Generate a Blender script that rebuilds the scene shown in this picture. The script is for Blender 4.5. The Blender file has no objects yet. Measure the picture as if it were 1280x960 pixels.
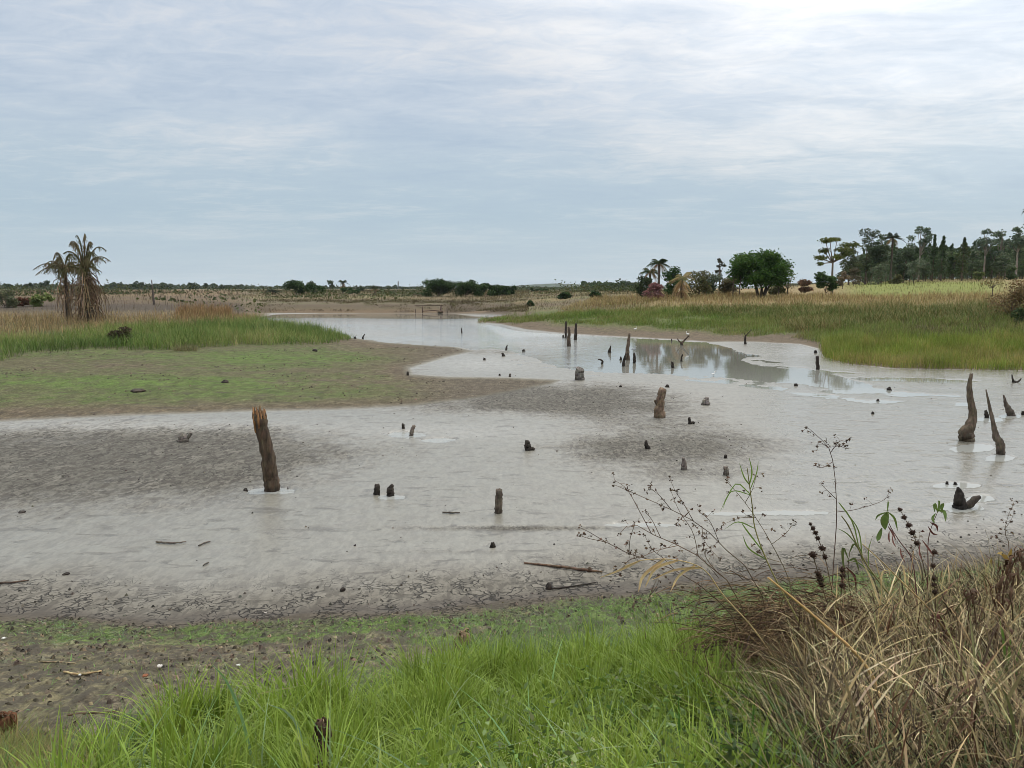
import bpy, math, random
import numpy as np
from mathutils import Vector

random.seed(7)
RNG = np.random.default_rng(7)
PI = math.pi
F = 960.0                    # focal length in photo pixels
PITCH = math.atan(120.0 / F)
CAMZ = 4.0
CP, SP = math.cos(PITCH), math.sin(PITCH)

scene = bpy.context.scene
COL = scene.collection

# ---------------------------------------------------------------- camera
cam_d = bpy.data.cameras.new('camera')
cam_d.sensor_width = 36.0
cam_d.lens = 36.0 * F / 1280.0
cam_d.clip_start = 0.05
cam_d.clip_end = 12000
cam = bpy.data.objects.new('camera', cam_d)
cam.location = (0, 0, CAMZ)
cam.rotation_euler = (PI / 2 - PITCH, 0, 0)
COL.objects.link(cam)
scene.camera = cam


def project(x, y, z):
    dz = z - CAMZ
    fwd = y * CP - dz * SP
    up = y * SP + dz * CP
    fwd = np.where(fwd < 0.05, 0.05, fwd)
    return 640 + F * x / fwd, 480 - F * up / fwd


def ray_tan(v):
    """drop per metre of forward distance for photo row v"""
    return math.tan(math.atan((v - 480) / F) + PITCH)


def pt(u, v, y):
    """the point on the sight line of photo pixel (u, v) at forward distance y"""
    drop = y * ray_tan(v)
    fwd = y * CP + drop * SP
    return np.array([(u - 640) / F * fwd, y, CAMZ - drop])


# ---------------------------------------------------------------- colours, noise
def srgb(r, g, b):
    c = np.array([r, g, b], float) / 255.0
    return np.where(c <= 0.04045, c / 12.92, ((c + 0.055) / 1.055) ** 2.4)


_tabs = {}


def vnoise(x, y, seed=0):
    if seed not in _tabs:
        _tabs[seed] = np.random.default_rng(1000 + seed).random((256, 256))
    T = _tabs[seed]
    xi, yi = np.floor(x), np.floor(y)
    fx, fy = x - xi, y - yi
    fx = fx * fx * (3 - 2 * fx)
    fy = fy * fy * (3 - 2 * fy)
    xi = xi.astype(np.int64) & 255
    yi = yi.astype(np.int64) & 255
    x1, y1 = (xi + 1) & 255, (yi + 1) & 255
    return (T[xi, yi] * (1 - fx) + T[x1, yi] * fx) * (1 - fy) + (T[xi, y1] * (1 - fx) + T[x1, y1] * fx) * fy


def fbm(x, y, octv=4, seed=0, gain=0.5):
    s = np.zeros_like(x, dtype=float)
    a, t, f = 1.0, 0.0, 1.0
    for k in range(octv):
        s += a * vnoise(x * f + 17.3 * k, y * f - 9.1 * k, seed + k)
        t += a
        a *= gain
        f *= 2.03
    return s / t            # 0..1, mean .5


def sstep(a, b, x):
    t = np.clip((x - a) / (b - a), 0, 1)
    return t * t * (3 - 2 * t)


def lerp(a, b, t):
    return a + (b - a) * t


def polysd(U, V, poly, ky=1.0):
    """signed distance in photo pixels to a polygon (positive inside); rows stretched by ky"""
    P = np.array(poly, float)
    P[:, 1] *= ky
    X, Y = U, V * ky
    best = np.full(U.shape, 1e18)
    inside = np.zeros(U.shape, bool)
    n = len(P)
    for i in range(n):
        a, b = P[i], P[(i + 1) % n]
        e = b - a
        wx, wy = X - a[0], Y - a[1]
        t = np.clip((wx * e[0] + wy * e[1]) / (e @ e + 1e-12), 0, 1)
        dx, dy = wx - e[0] * t, wy - e[1] * t
        best = np.minimum(best, dx * dx + dy * dy)
        c = (a[1] > Y) != (b[1] > Y)
        with np.errstate(divide='ignore', invalid='ignore'):
            xi = (b[0] - a[0]) * (Y - a[1]) / (b[1] - a[1] + 1e-12) + a[0]
        inside ^= c & (X < xi)
    d = np.sqrt(best)
    return np.where(inside, d, -d)


def ell(U, V, cx, cy, rx, ry):
    return np.exp(-((U - cx) / rx) ** 2 - ((V - cy) / ry) ** 2)


# ---------------------------------------------------------------- object helpers
def tag(o, label=None, cat=None, group=None, kind=None):
    if label:
        o['label'] = label
    if cat:
        o['category'] = cat
    if group:
        o['group'] = group
    if kind:
        o['kind'] = kind
    return o


def empty(name, loc, label, cat, group=None, rz=0.0, scale=None):
    o = bpy.data.objects.new(name, None)
    o.empty_display_size = 0.2
    o.location = [float(c) for c in loc]
    o.rotation_euler = (0, 0, rz)
    if scale is not None:
        o.scale = scale if hasattr(scale, '__len__') else (scale,) * 3
    COL.objects.link(o)
    return tag(o, label, cat, group)


def np_mesh(name, V, Q, mat, col=None, parent=None, smooth=False, attrs=None):
    V = np.ascontiguousarray(V, dtype=np.float32)
    Q = np.ascontiguousarray(Q, dtype=np.int32)
    me = bpy.data.meshes.new(name)
    me.vertices.add(len(V))
    me.vertices.foreach_set('co', V.ravel())
    nf, k = Q.shape
    me.loops.add(nf * k)
    me.loops.foreach_set('vertex_index', Q.ravel())
    me.polygons.add(nf)
    me.polygons.foreach_set('loop_start', np.arange(0, nf * k, k, dtype=np.int32))
    me.update(calc_edges=True)
    for an, c in ([('Col', col)] if col is not None else []) + list((attrs or {}).items()):
        a = me.color_attributes.new(an, 'FLOAT_COLOR', 'POINT')
        full = np.ones((len(V), 4), np.float32)
        full[:, :3] = c
        a.data.foreach_set('color', full.ravel())
    if smooth:
        me.polygons.foreach_set('use_smooth', np.ones(nf, bool))
    if mat is not None:
        me.materials.append(mat)
    o = bpy.data.objects.new(name, me)
    COL.objects.link(o)
    if parent is not None:
        o.parent = parent
    return o


class MB:
    """collects quads with a colour per vertex and links them as ONE mesh object"""

    def __init__(self):
        self.v, self.q, self.c, self.n = [], [], [], 0

    def add(self, V, Q, C):
        V = np.asarray(V, float).reshape(-1, 3)
        C = np.asarray(C, float)
        if C.ndim == 1:
            C = np.tile(C, (len(V), 1))
        self.v.append(V)
        self.q.append(np.asarray(Q, int) + self.n)
        self.c.append(C)
        self.n += len(V)
        return self

    def build(self, name, mat, parent=None, origin=None, smooth=False):
        V = np.concatenate(self.v)
        if origin is not None:
            V = V - np.asarray(origin)
        return np_mesh(name, V, np.concatenate(self.q), mat, np.concatenate(self.c), parent, smooth)


def tube(path, radii, sides=8, rough=0.0, seed=0, cap=True, jag=0.0):
    """tapered round-ish tube along a polyline; rough = bark relief, jag = torn end"""
    path = np.asarray(path, float)
    radii = np.asarray(radii, float)
    n = len(path)
    tang = np.gradient(path, axis=0)
    tang /= np.linalg.norm(tang, axis=1)[:, None] + 1e-12
    ref = np.array([0.0, 1.0, 0.0]) if abs(tang[:, 1]).mean() < 0.8 else np.array([1.0, 0, 0])
    a = np.cross(tang, ref)
    a /= np.linalg.norm(a, axis=1)[:, None] + 1e-12
    b = np.cross(tang, a)
    ang = np.arange(sides) * 2 * PI / sides
    rr = np.random.default_rng(seed)
    R = np.tile(radii[:, None], (1, sides))
    if rough > 0:
        ridg = rr.random(sides) * 2 - 1
        ridg = 0.6 * ridg + 0.4 * np.roll(ridg, 1)
        drift = (rr.random((n, sides)) * 2 - 1)
        drift = (drift + np.roll(drift, 1, 0) + np.roll(drift, 1, 1)) / 2
        R = R * (1 + rough * (0.9 * ridg[None, :] + 0.7 * drift))
    V = path[:, None, :] + R[:, :, None] * (np.cos(ang)[None, :, None] * a[:, None, :] + np.sin(ang)[None, :, None] * b[:, None, :])
    if jag > 0:
        j = (rr.random(sides) - 0.35) * jag
        V[-1] += tang[-1] * j[:, None]
        V[-2] += tang[-1] * (j * 0.4)[:, None]
    rings = [V[i] for i in range(n)]
    if cap:
        top = path[-1] - tang[-1] * jag * 0.3
        rings.append(lerp(V[-1], top[None, :], 0.45) - tang[-1] * jag * 0.25)
        rings.append(top[None, :] + (V[-1] - path[-1]) * 0.02)
        rings.insert(0, path[0][None, :] + (V[0] - path[0]) * 0.02)
    V = np.concatenate(rings)
    m = len(rings)
    i = np.arange(m - 1)[:, None] * sides
    k = np.arange(sides)[None, :]
    k2 = (k + 1) % sides
    Q = np.stack([i + k, i + k2, i + sides + k2, i + sides + k], -1).reshape(-1, 4)
    return V, Q


def smooth_path(pts, n=12):
    pts = np.asarray(pts, float)
    t = np.linspace(0, 1, len(pts))
    tt = np.linspace(0, 1, n)
    out = np.zeros((n, pts.shape[1]))
    # catmull-rom
    ext = np.vstack([2 * pts[0] - pts[1], pts, 2 * pts[-1] - pts[-2]])
    for j, x in enumerate(tt):
        s = x * (len(pts) - 1)
        i = min(int(s), len(pts) - 2)
        f = s - i
        p0, p1, p2, p3 = ext[i], ext[i + 1], ext[i + 2], ext[i + 3]
        out[j] = 0.5 * ((2 * p1) + (-p0 + p2) * f + (2 * p0 - 5 * p1 + 4 * p2 - p3) * f * f + (-p0 + 3 * p1 - 3 * p2 + p3) * f ** 3)
    return out


def blades(P, H, W, az, lean, curl, C, segs=4, tip=None, rng=RNG, fold=0.25):
    """grass blades as curved tapering ribbons: returns V, Q, C"""
    n = len(P)
    P = np.asarray(P, float)
    H, W, az, lean, curl = [np.broadcast_to(np.asarray(q, float), (n,)) for q in (H, W, az, lean, curl)]
    t = np.linspace(0, 1, segs + 1)
    d = np.stack([np.cos(az), np.sin(az), np.zeros(n)], 1)
    ps = az + PI / 2 + (rng.random(n) - 0.5) * 1.6
    s = np.stack([np.cos(ps), np.sin(ps), fold * (rng.random(n) - 0.5)], 1)
    hor = H[:, None] * (lean[:, None] * t + curl[:, None] * t ** 2.2)
    ver = H[:, None] * (t * np.sqrt(np.clip(1 - 0.5 * lean[:, None] ** 2, 0.1, 1)) - 0.62 * np.clip(curl[:, None], 0, 3) * t ** 2.6)
    c = P[:, None, :] + d[:, None, :] * hor[:, :, None]
    c[:, :, 2] += ver
    w = W[:, None] * (np.clip(1 - t ** 1.6, 0.04, 1) * (0.7 + 0.3 * np.minimum(1, t * 4)))[None, :]
    V = np.stack([c - s[:, None, :] * w[:, :, None] / 2, c + s[:, None, :] * w[:, :, None] / 2], 2)   # n,segs+1,2,3
    base = np.arange(n)[:, None] * (2 * (segs + 1))
    k = np.arange(segs)[None, :] * 2
    Q = np.stack([base + k, base + k + 1, base + k + 3, base + k + 2], -1).reshape(-1, 4)
    C = np.asarray(C, float)
    if C.ndim == 1:
        C = np.tile(C, (n, 1))
    CC = np.repeat(C[:, None, :], 2 * (segs + 1), 1)
    if tip is not None:
        tw = np.repeat((t ** 2)[None, :], 2, 0).T.reshape(-1)
        CC = CC * (1 - tw[None, :, None]) + np.asarray(tip) * tw[None, :, None]
    return V.reshape(-1, 3), Q, CC.reshape(-1, 3)


def leaves(P, size, C, rng=RNG, aspect=0.5, up=0.35, droop=None):
    """diamond leaves / leaf clumps with a fold, random orientation"""
    n = len(P)
    a = rng.normal(size=(n, 3))
    a[:, 2] *= 0.6
    if droop is not None:
        a[:, 2] -= droop
    a /= np.linalg.norm(a, axis=1)[:, None]
    b = rng.normal(size=(n, 3))
    b[:, 2] += up
    b -= a * (a * b).sum(1)[:, None]
    b /= np.linalg.norm(b, axis=1)[:, None]
    nn = np.cross(a, b)
    size = np.broadcast_to(np.asarray(size, float), (n,))[:, None]
    P = np.asarray(P, float)
    v0 = P - a * size * 0.5
    v2 = P + a * size * 0.5
    v1 = P + b * size * aspect * 0.5 + nn * size * 0.12
    v3 = P - b * size * aspect * 0.5 + nn * size * 0.12
    V = np.stack([v0, v1, v2, v3], 1).reshape(-1, 3)
    Q = np.arange(4 * n).reshape(-1, 4)
    C = np.asarray(C, float)
    if C.ndim == 1:
        C = np.tile(C, (n, 1))
    return V, Q, np.repeat(C, 4, 0)


def jitter(c, n, amt=0.25, rng=RNG, hue=0.12):
    c = np.asarray(c, float)
    k = 1 + amt * (rng.random((n, 1)) * 2 - 1)
    h = 1 + hue * (rng.random((n, 3)) * 2 - 1)
    return np.clip(c * k * h, 0.003, 0.95)


# ---------------------------------------------------------------- materials
def new_mat(name):
    m = bpy.data.materials.new(name)
    m.use_nodes = True
    nt = m.node_tree
    nt.nodes.clear()
    return m, nt, nt.nodes, nt.links


def N(nodes, typ, **kw):
    n = nodes.new(typ)
    for k, v in kw.items():
        if k.startswith('i_'):
            n.inputs[k[2:].replace('_', ' ')].default_value = v
        else:
            setattr(n, k, v)
    return n


def mathn(nt, op, a, b=None, c=None, clamp=False):
    n = nt.nodes.new('ShaderNodeMath')
    n.operation = op
    n.use_clamp = clamp
    for i, x in enumerate((a, b, c)):
        if x is None:
            continue
        if isinstance(x, (int, float)):
            n.inputs[i].default_value = x
        else:
            nt.links.new(x, n.inputs[i])
    return n.outputs[0]


def mixrgb(nt, typ, fac, a, b):
    n = nt.nodes.new('ShaderNodeMix')
    n.data_type = 'RGBA'
    n.blend_type = typ
    for sock, x in ((n.inputs['Factor'], fac), (n.inputs[6], a), (n.inputs[7], b)):
        if isinstance(x, (int, float)):
            sock.default_value = x
        elif isinstance(x, tuple):
            sock.default_value = (*x, 1.0)
        else:
            nt.links.new(x, sock)
    return n.outputs[2]


def ramp(nt, fac, p0, p1, c0=0.0, c1=1.0):
    n = nt.nodes.new('ShaderNodeMapRange')
    n.inputs['From Min'].default_value = p0
    n.inputs['From Max'].default_value = p1
    n.inputs['To Min'].default_value = c0
    n.inputs['To Max'].default_value = c1
    nt.links.new(fac, n.inputs['Value'])
    return n.outputs[0]


def foliage_mat(name, rough=0.55, trans=0.25, spec=0.3, noise=0.35, scale=9.0):
    m, nt, nd, lk = new_mat(name)
    out = N(nd, 'ShaderNodeOutputMaterial')
    att = N(nd, 'ShaderNodeAttribute', attribute_name='Col')
    tc = N(nd, 'ShaderNodeTexCoord')
    nz = N(nd, 'ShaderNodeTexNoise', i_Scale=scale, i_Detail=3.0)
    lk.new(tc.outputs['Object'], nz.inputs['Vector'])
    k = ramp(nt, nz.outputs['Fac'], 0.25, 0.75, 1 - noise, 1 + noise)
    col = mixrgb(nt, 'MULTIPLY', 1.0, att.outputs['Color'], k)
    bs = N(nd, 'ShaderNodeBsdfPrincipled', i_Roughness=rough)
    bs.inputs['Specular IOR Level'].default_value = spec
    lk.new(col, bs.inputs['Base Color'])
    if trans > 0:
        tr = N(nd, 'ShaderNodeBsdfTranslucent')
        lk.new(col, tr.inputs['Color'])
        mx = N(nd, 'ShaderNodeMixShader')
        mx.inputs[0].default_value = trans
        lk.new(bs.outputs[0], mx.inputs[1])
        lk.new(tr.outputs[0], mx.inputs[2])
        lk.new(mx.outputs[0], out.inputs['Surface'])
    else:
        lk.new(bs.outputs[0], out.inputs['Surface'])
    return m


def bark_mat(name, rough=0.85, scale=14.0, stretch=0.25, contrast=0.55, bump=0.5, dist=0.02):
    m, nt, nd, lk = new_mat(name)
    out = N(nd, 'ShaderNodeOutputMaterial')
    att = N(nd, 'ShaderNodeAttribute', attribute_name='Col')
    tc = N(nd, 'ShaderNodeTexCoord')
    mp = N(nd, 'ShaderNodeMapping')
    mp.inputs['Scale'].default_value = (1, 1, stretch)
    lk.new(tc.outputs['Object'], mp.inputs['Vector'])
    nz = N(nd, 'ShaderNodeTexNoise', i_Scale=scale, i_Detail=6.0, i_Roughness=0.65)
    lk.new(mp.outputs[0], nz.inputs['Vector'])
    n2 = N(nd, 'ShaderNodeTexNoise', i_Scale=scale * 0.25, i_Detail=3.0)
    lk.new(tc.outputs['Object'], n2.inputs['Vector'])
    k = ramp(nt, nz.outputs['Fac'], 0.3, 0.72, 1 - contrast, 1 + contrast)
    k2 = ramp(nt, n2.outputs['Fac'], 0.3, 0.7, 0.7, 1.3)
    col = mixrgb(nt, 'MULTIPLY', 1.0, att.outputs['Color'], mathn(nt, 'MULTIPLY', k, k2))
    bs = N(nd, 'ShaderNodeBsdfPrincipled', i_Roughness=rough)
    bs.inputs['Specular IOR Level'].default_value = 0.25
    bm = N(nd, 'ShaderNodeBump', i_Strength=bump, i_Distance=dist)
    lk.new(nz.outputs['Fac'], bm.inputs['Height'])
    lk.new(bm.outputs[0], bs.inputs['Normal'])
    lk.new(col, bs.inputs['Base Color'])
    lk.new(bs.outputs[0], out.inputs['Surface'])
    return m


M_GRASS = foliage_mat('grass_blades', 0.5, 0.30, 0.22, 0.2)
M_DRY = foliage_mat('dry_straw', 0.7, 0.12, 0.1, 0.25)
M_REED = foliage_mat('reed_blades', 0.6, 0.25, 0.1, 0.3, 0.6)
M_LEAF = foliage_mat('tree_leaves', 0.6, 0.34, 0.12, 0.25, 1.2)
M_TRUNK = bark_mat('tree_bark', scale=6, bump=0.4)
M_STUMP = bark_mat('weathered_stump_wood', 0.8, 16.0, 0.22, 0.6, 0.8, 0.03)
M_TWIG = bark_mat('dry_twig_bark', 0.8, 30.0, 0.5, 0.35, 0.2, 0.003)
M_METAL = bark_mat('weathered_metal', 0.55, 4.0, 1.0, 0.3, 0.1, 0.005)
M_BIRD = foliage_mat('bird_feathers', 0.7, 0.0, 0.2, 0.1)
# ---------------------------------------------------------------- sky and sun
SUN_EL, SUN_AZ = math.radians(52), math.radians(38)        # bright veiled sun ahead and to the right
world = bpy.data.worlds.new('World')
scene.world = world
world.use_nodes = True
nt = world.node_tree
nt.nodes.clear()
nd, lk = nt.nodes, nt.links
w_out = N(nd, 'ShaderNodeOutputWorld')
bg = N(nd, 'ShaderNodeBackground')
bg.inputs['Strength'].default_value = 0.1
lk.new(bg.outputs[0], w_out.inputs['Surface'])
sky = N(nd, 'ShaderNodeTexSky', sky_type='NISHITA')
sky.sun_disc = False
sky.sun_elevation = SUN_EL
sky.sun_rotation = SUN_AZ
sky.air_density = 1.0
sky.dust_density = 3.0
tc = N(nd, 'ShaderNodeTexCoord')
sx = N(nd, 'ShaderNodeSeparateXYZ')
lk.new(tc.outputs['Generated'], sx.inputs[0])
z = mathn(nt, 'MAXIMUM', sx.outputs['Z'], 0.0)
# cloud deck: project the direction on a flat layer
den = mathn(nt, 'ADD', z, 0.07)
cx = N(nd, 'ShaderNodeCombineXYZ')
lk.new(mathn(nt, 'DIVIDE', sx.outputs['X'], den), cx.inputs[0])
lk.new(mathn(nt, 'DIVIDE', sx.outputs['Y'], den), cx.inputs[1])


def cloud_noise(scale, detail, rough, rot, sc, off, dist=0.0):
    mp = N(nd, 'ShaderNodeMapping')
    mp.inputs['Rotation'].default_value = (0, 0, rot)
    mp.inputs['Scale'].default_value = sc
    mp.inputs['Location'].default_value = off
    lk.new(cx.outputs[0], mp.inputs['Vector'])
    n = N(nd, 'ShaderNodeTexNoise', i_Scale=scale, i_Detail=detail, i_Roughness=rough, i_Distortion=dist)
    lk.new(mp.outputs[0], n.inputs['Vector'])
    return n.outputs['Fac']


big = cloud_noise(0.55, 4.0, 0.5, 0.35, (0.75, 1.0, 1), (3.1, 1.7, 0), 0.3)
mid = cloud_noise(1.9, 7.0, 0.58, 0.45, (0.75, 1.25, 1), (0.4, 8.2, 0), 0.9)
fine = cloud_noise(6.0, 7.0, 0.66, 0.55, (0.8, 1.25, 1), (5.4, 2.2, 0), 1.2)
# deck colour by height: blue-grey near the horizon, paler and brighter upwards (an overcast sky is brightest overhead)
cr = N(nd, 'ShaderNodeValToRGB')
lk.new(z, cr.inputs['Fac'])
els = cr.color_ramp.elements
stops = [(0.0, (202, 216, 224)), (0.035, (193, 210, 221)), (0.09, (182, 202, 216)), (0.15, (189, 206, 219)),
         (0.22, (201, 213, 226)), (0.34, (205, 216, 230)), (0.5, (240, 243, 247)), (1.0, (252, 252, 252))]
while len(els) < len(stops):
    els.new(0.5)
for e, (p, c) in zip(els, stops):
    e.position = p
    e.color = (*srgb(*c), 1)
deck = cr.outputs['Color']
# variation strength grows away from the horizon
amt = ramp(nt, z, 0.03, 0.26)
amt = mathn(nt, 'MINIMUM', mathn(nt, 'MAXIMUM', amt, 0.0), 1.0)
s = mathn(nt, 'ADD', mathn(nt, 'MULTIPLY', ramp(nt, big, 0.34, 0.66, -1, 1), 0.8),
          mathn(nt, 'ADD', mathn(nt, 'MULTIPLY', ramp(nt, mid, 0.32, 0.68, -1, 1), 0.5),
                mathn(nt, 'MULTIPLY', ramp(nt, fine, 0.34, 0.66, -1, 1), 0.36)))
s = mathn(nt, 'MULTIPLY', s, mathn(nt, 'ADD', mathn(nt, 'MULTIPLY', amt, 0.82), 0.18))
hi = mathn(nt, 'MINIMUM', mathn(nt, 'MAXIMUM', s, 0.0), 1.0)
lo = mathn(nt, 'MINIMUM', mathn(nt, 'MAXIMUM', mathn(nt, 'MULTIPLY', s, -1.0), 0.0), 1.0)
c1 = mixrgb(nt, 'MIX', mathn(nt, 'MULTIPLY', hi, 0.6), deck, tuple(srgb(244, 242, 240)))
c2 = mixrgb(nt, 'MIX', mathn(nt, 'MULTIPLY', lo, 0.62), c1, tuple(srgb(166, 187, 210)))
# thin bright cloud round the veiled sun
sd = (math.sin(SUN_AZ) * math.cos(SUN_EL), math.cos(SUN_AZ) * math.cos(SUN_EL), math.sin(SUN_EL))
dp = N(nd, 'ShaderNodeVectorMath', operation='DOT_PRODUCT')
lk.new(tc.outputs['Generated'], dp.inputs[0])
dp.inputs[1].default_value = sd
glow = ramp(nt, dp.outputs['Value'], 0.66, 1.0)
glow = mathn(nt, 'POWER', mathn(nt, 'MAXIMUM', glow, 0.0), 1.2)
glow = mathn(nt, 'MULTIPLY', glow, ramp(nt, mid, 0.3, 0.7, 0.6, 1.35))
c3 = mixrgb(nt, 'ADD', glow, c2, (0.8, 0.78, 0.73))
over = N(nd, 'ShaderNodeVectorMath', operation='SCALE')
lk.new(c3, over.inputs[0])
lk.new(ramp(nt, z, 0.0, 1.0, 10.0, 21.0), over.inputs['Scale'])
over.inputs['Scale'].default_value = 10
# below z=.36 the deck keeps the same brightness, it only grows overhead
for l in list(lk):
    if l.to_socket == over.inputs['Scale']:
        l.from_node.inputs['From Min'].default_value = 0.32
        l.from_node.inputs['From Max'].default_value = 0.85
        l.from_node.clamp = True
fin = mixrgb(nt, 'MIX', 0.9, sky.outputs['Color'], over.outputs[0])
lk.new(fin, bg.inputs['Color'])

sun_d = bpy.data.lights.new('sun', 'SUN')
sun_d.energy = 1.0
sun_d.angle = math.radians(22)
sun_d.color = (1.0, 0.96, 0.9)
sun = bpy.data.objects.new('sun', sun_d)
sun.location = (60, 60, 90)
sun.rotation_euler = Vector(sd).to_track_quat('Z', 'Y').to_euler()
COL.objects.link(sun)

vs = scene.view_settings
scene.display_settings.display_device = 'sRGB'
vs.view_transform = 'Standard'
vs.look = 'None'
vs.exposure = 0.0
vs.gamma = 1.0
scene.cycles.use_denoising = True
scene.cycles.denoising_prefilter = 'ACCURATE'
scene.cycles.filter_width = 0.85
scene.cycles.adaptive_threshold = 0.005
scene.cycles.max_bounces = 6
scene.cycles.diffuse_bounces = 3
scene.cycles.glossy_bounces = 3
scene.cycles.transmission_bounces = 3
scene.cycles.transparent_max_bounces = 4
scene.cycles.volume_bounces = 0
scene.cycles.sample_clamp_indirect = 6
# ---------------------------------------------------------------- terrain as one polar sheet
th_f = np.radians(np.arange(-38, 38.001, 0.12))
th_s = np.radians(np.concatenate([np.arange(-180, -60, 4.0), np.arange(-60, -38, 1.0)]))
TH = np.concatenate([th_s, th_f, -th_s[::-1]])
TH = np.unique(np.round(TH, 7))
RR = np.concatenate([np.geomspace(0.3, 2.6, 40, endpoint=False), np.geomspace(2.6, 250, 700, endpoint=False), np.geomspace(250, 3000, 120)])


def prof(edge, pts):
    """list of (log r, z) from near bank, mud edge row, then (v,z) or ('d',dist,z)"""
    ye = (CAMZ - 0.03) / ray_tan(edge)
    out = [(0.2, 2.42), (1.2, 2.38), (2.4, 2.14), (lerp(2.4, ye, 0.45), 1.14), (lerp(2.4, ye, 0.8), 0.36), (ye, 0.03), (ye * 1.08, 0.02)]
    for p in pts:
        if p[0] == 'd':
            out.append((p[1], p[2]))
        else:
            out.append(((CAMZ - p[1]) / ray_tan(p[0]), p[1]))
    d = np.array([o[0] for o in out])
    assert (np.diff(d) > 0).all(), (edge, d)
    return np.log(d), np.array([o[1] for o in out])


FAR_SHORE = [(391.3, .03), ('d', 125.8, .6), ('d', 128, 1.25), ('d', 133, 1.45), ('d', 165, 1.9), (367.5, 2.35), (364.5, 2.75), ('d', 420, 3.0), ('d', 1500, 3.3), ('d', 3000, 3.6)]
LEFT_FAR = [(425, .85), (408, 1.15), (398, 1.4), (388, 1.75), (379, 2.1), (371, 2.5), ('d', 220, 2.75), ('d', 420, 3.05), ('d', 1500, 3.4), ('d', 3000, 3.6)]
COLS = [
    (-500, prof(755, [(533, .04), (500, .22), (450, .55)] + LEFT_FAR)),
    (0, prof(769, [(528, .04), (500, .18), (450, .5)] + LEFT_FAR)),
    (200, prof(776, [(518, .04), (490, .15), (450, .4), (430, .6), (410, .95), (398, 1.3), (388, 1.7), (379, 2.1), (371, 2.5), ('d', 220, 2.75), ('d', 420, 3.05), ('d', 1500, 3.4), ('d', 3000, 3.6)])),
    (330, prof(774, [(514, .04), (480, .12), (440, .28), (425, .4), (412, .42), (402, .1)] + FAR_SHORE)),
    (450, prof(766, [(512, .04), (480, .1), (445, .12), (428, .07), (420, .03)] + FAR_SHORE)),
    (560, prof(759, [(505, .04), (490, .07), (470, .05), (435, .04)] + FAR_SHORE)),
    (610, prof(755, [(500, .04), (440, .035), (405, .06), (398, .22)] + FAR_SHORE[1:])),
    (720, prof(743, [(455, .03), (417, .03), (413, .08), (407, .3), (398, .8), (388, 1.3), (380, 1.75), (372, 2.4), ('d', 175, 2.95), ('d', 260, 2.9), ('d', 500, 2.4), ('d', 1500, 3.2), ('d', 3000, 3.6)])),
    (820, prof(730, [(466, .02), (421, .03), (417, .1), (410, .4), (395, 1.15), (385, 1.75), (378, 2.3), ('d', 110, 2.85), ('d', 150, 3.2), ('d', 260, 3.1), ('d', 500, 2.6), ('d', 1500, 3.2), ('d', 3000, 3.6)])),
    (940, prof(721, [(475, .01), (426, .03), (421, .12), (412, .4), (397, 1.1), (385, 1.85), (377, 2.5), ('d', 112, 3.1), ('d', 150, 3.6), ('d', 300, 3.5), ('d', 1500, 3.2), ('d', 3000, 3.6)])),
    (1030, prof(713, [(487, .01), (445, .04), (440, .14), (425, .5), (402, 1.25), (387, 1.95), (378, 2.5), (369, 3.05), ('d', 135, 3.7), ('d', 170, 4.5), ('d', 215, 5.2), ('d', 300, 5.5), ('d', 1500, 5), ('d', 3000, 4.2)])),
    (1150, prof(704, [(470, .01), (460, .1), (440, .45), (412, 1.1), (395, 1.75), (380, 2.5), (370, 3.1), ('d', 115, 4.0), ('d', 155, 5.1), ('d', 205, 6.1), ('d', 270, 6.7), ('d', 1500, 6), ('d', 3000, 4.5)])),
    (1280, prof(687, [(480, .01), (462, .1), (440, .45), (412, 1.15), (398, 1.7), (385, 2.35), (372, 3.05), ('d', 102, 3.95), ('d', 132, 4.9), ('d', 170, 5.9), ('d', 215, 6.9), ('d', 280, 7.4), ('d', 1500, 7), ('d', 3000, 5)])),
    (1700, prof(665, [(480, .01), (462, .1), (440, .45), (412, 1.15), (398, 1.7), (385, 2.35), (372, 3.05), ('d', 102, 3.95), ('d', 132, 4.9), ('d', 170, 5.9), ('d', 215, 6.9), ('d', 280, 7.4), ('d', 1500, 7), ('d', 3000, 5)])),
]
cu = np.array([c[0] for c in COLS], float)
ct = (cu - 640) / F
ca = np.clip(TH, -1.2, 1.2)
tt = np.tan(ca)
cosv = np.cos(ca)
LR = np.log(RR)
Zc = np.zeros((len(COLS), len(TH), len(RR)), np.float32)
w = np.zeros((len(COLS), len(TH)))
for i in range(len(COLS)):
    hat = np.interp(np.clip(tt, ct[0], ct[-1]), ct, np.eye(len(COLS))[i])
    w[i] = hat
# depth along the sight line = r*cos(theta)
Z = np.zeros((len(TH), len(RR)))
for i, (u, (ld, zz)) in enumerate(COLS):
    D = LR[None, :] + np.log(cosv)[:, None]
    sel = w[i] > 0
    Z[sel] += w[i][sel][:, None] * np.interp(D[sel], ld, zz)
# soften the kinks of the profiles along r
ker = np.hanning(11)
ker /= ker.sum()
Zp = np.pad(Z, ((0, 0), (5, 5)), 'edge')
Z = sum(ker[k] * Zp[:, k:k + len(RR)] for k in range(11))

X = RR[None, :] * np.sin(TH)[:, None]
Y = RR[None, :] * np.cos(TH)[:, None]
U, V = project(X, np.where(Y > 0.2, Y, 0.2), Z)
behind = Y < 0.3
U = np.where(behind, np.where(X > 0, 3000, -2000), U)
V = np.where(behind, 3000, V)
U = np.clip(U, -900, 2200)
V = np.clip(V, 300, 2500)

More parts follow.
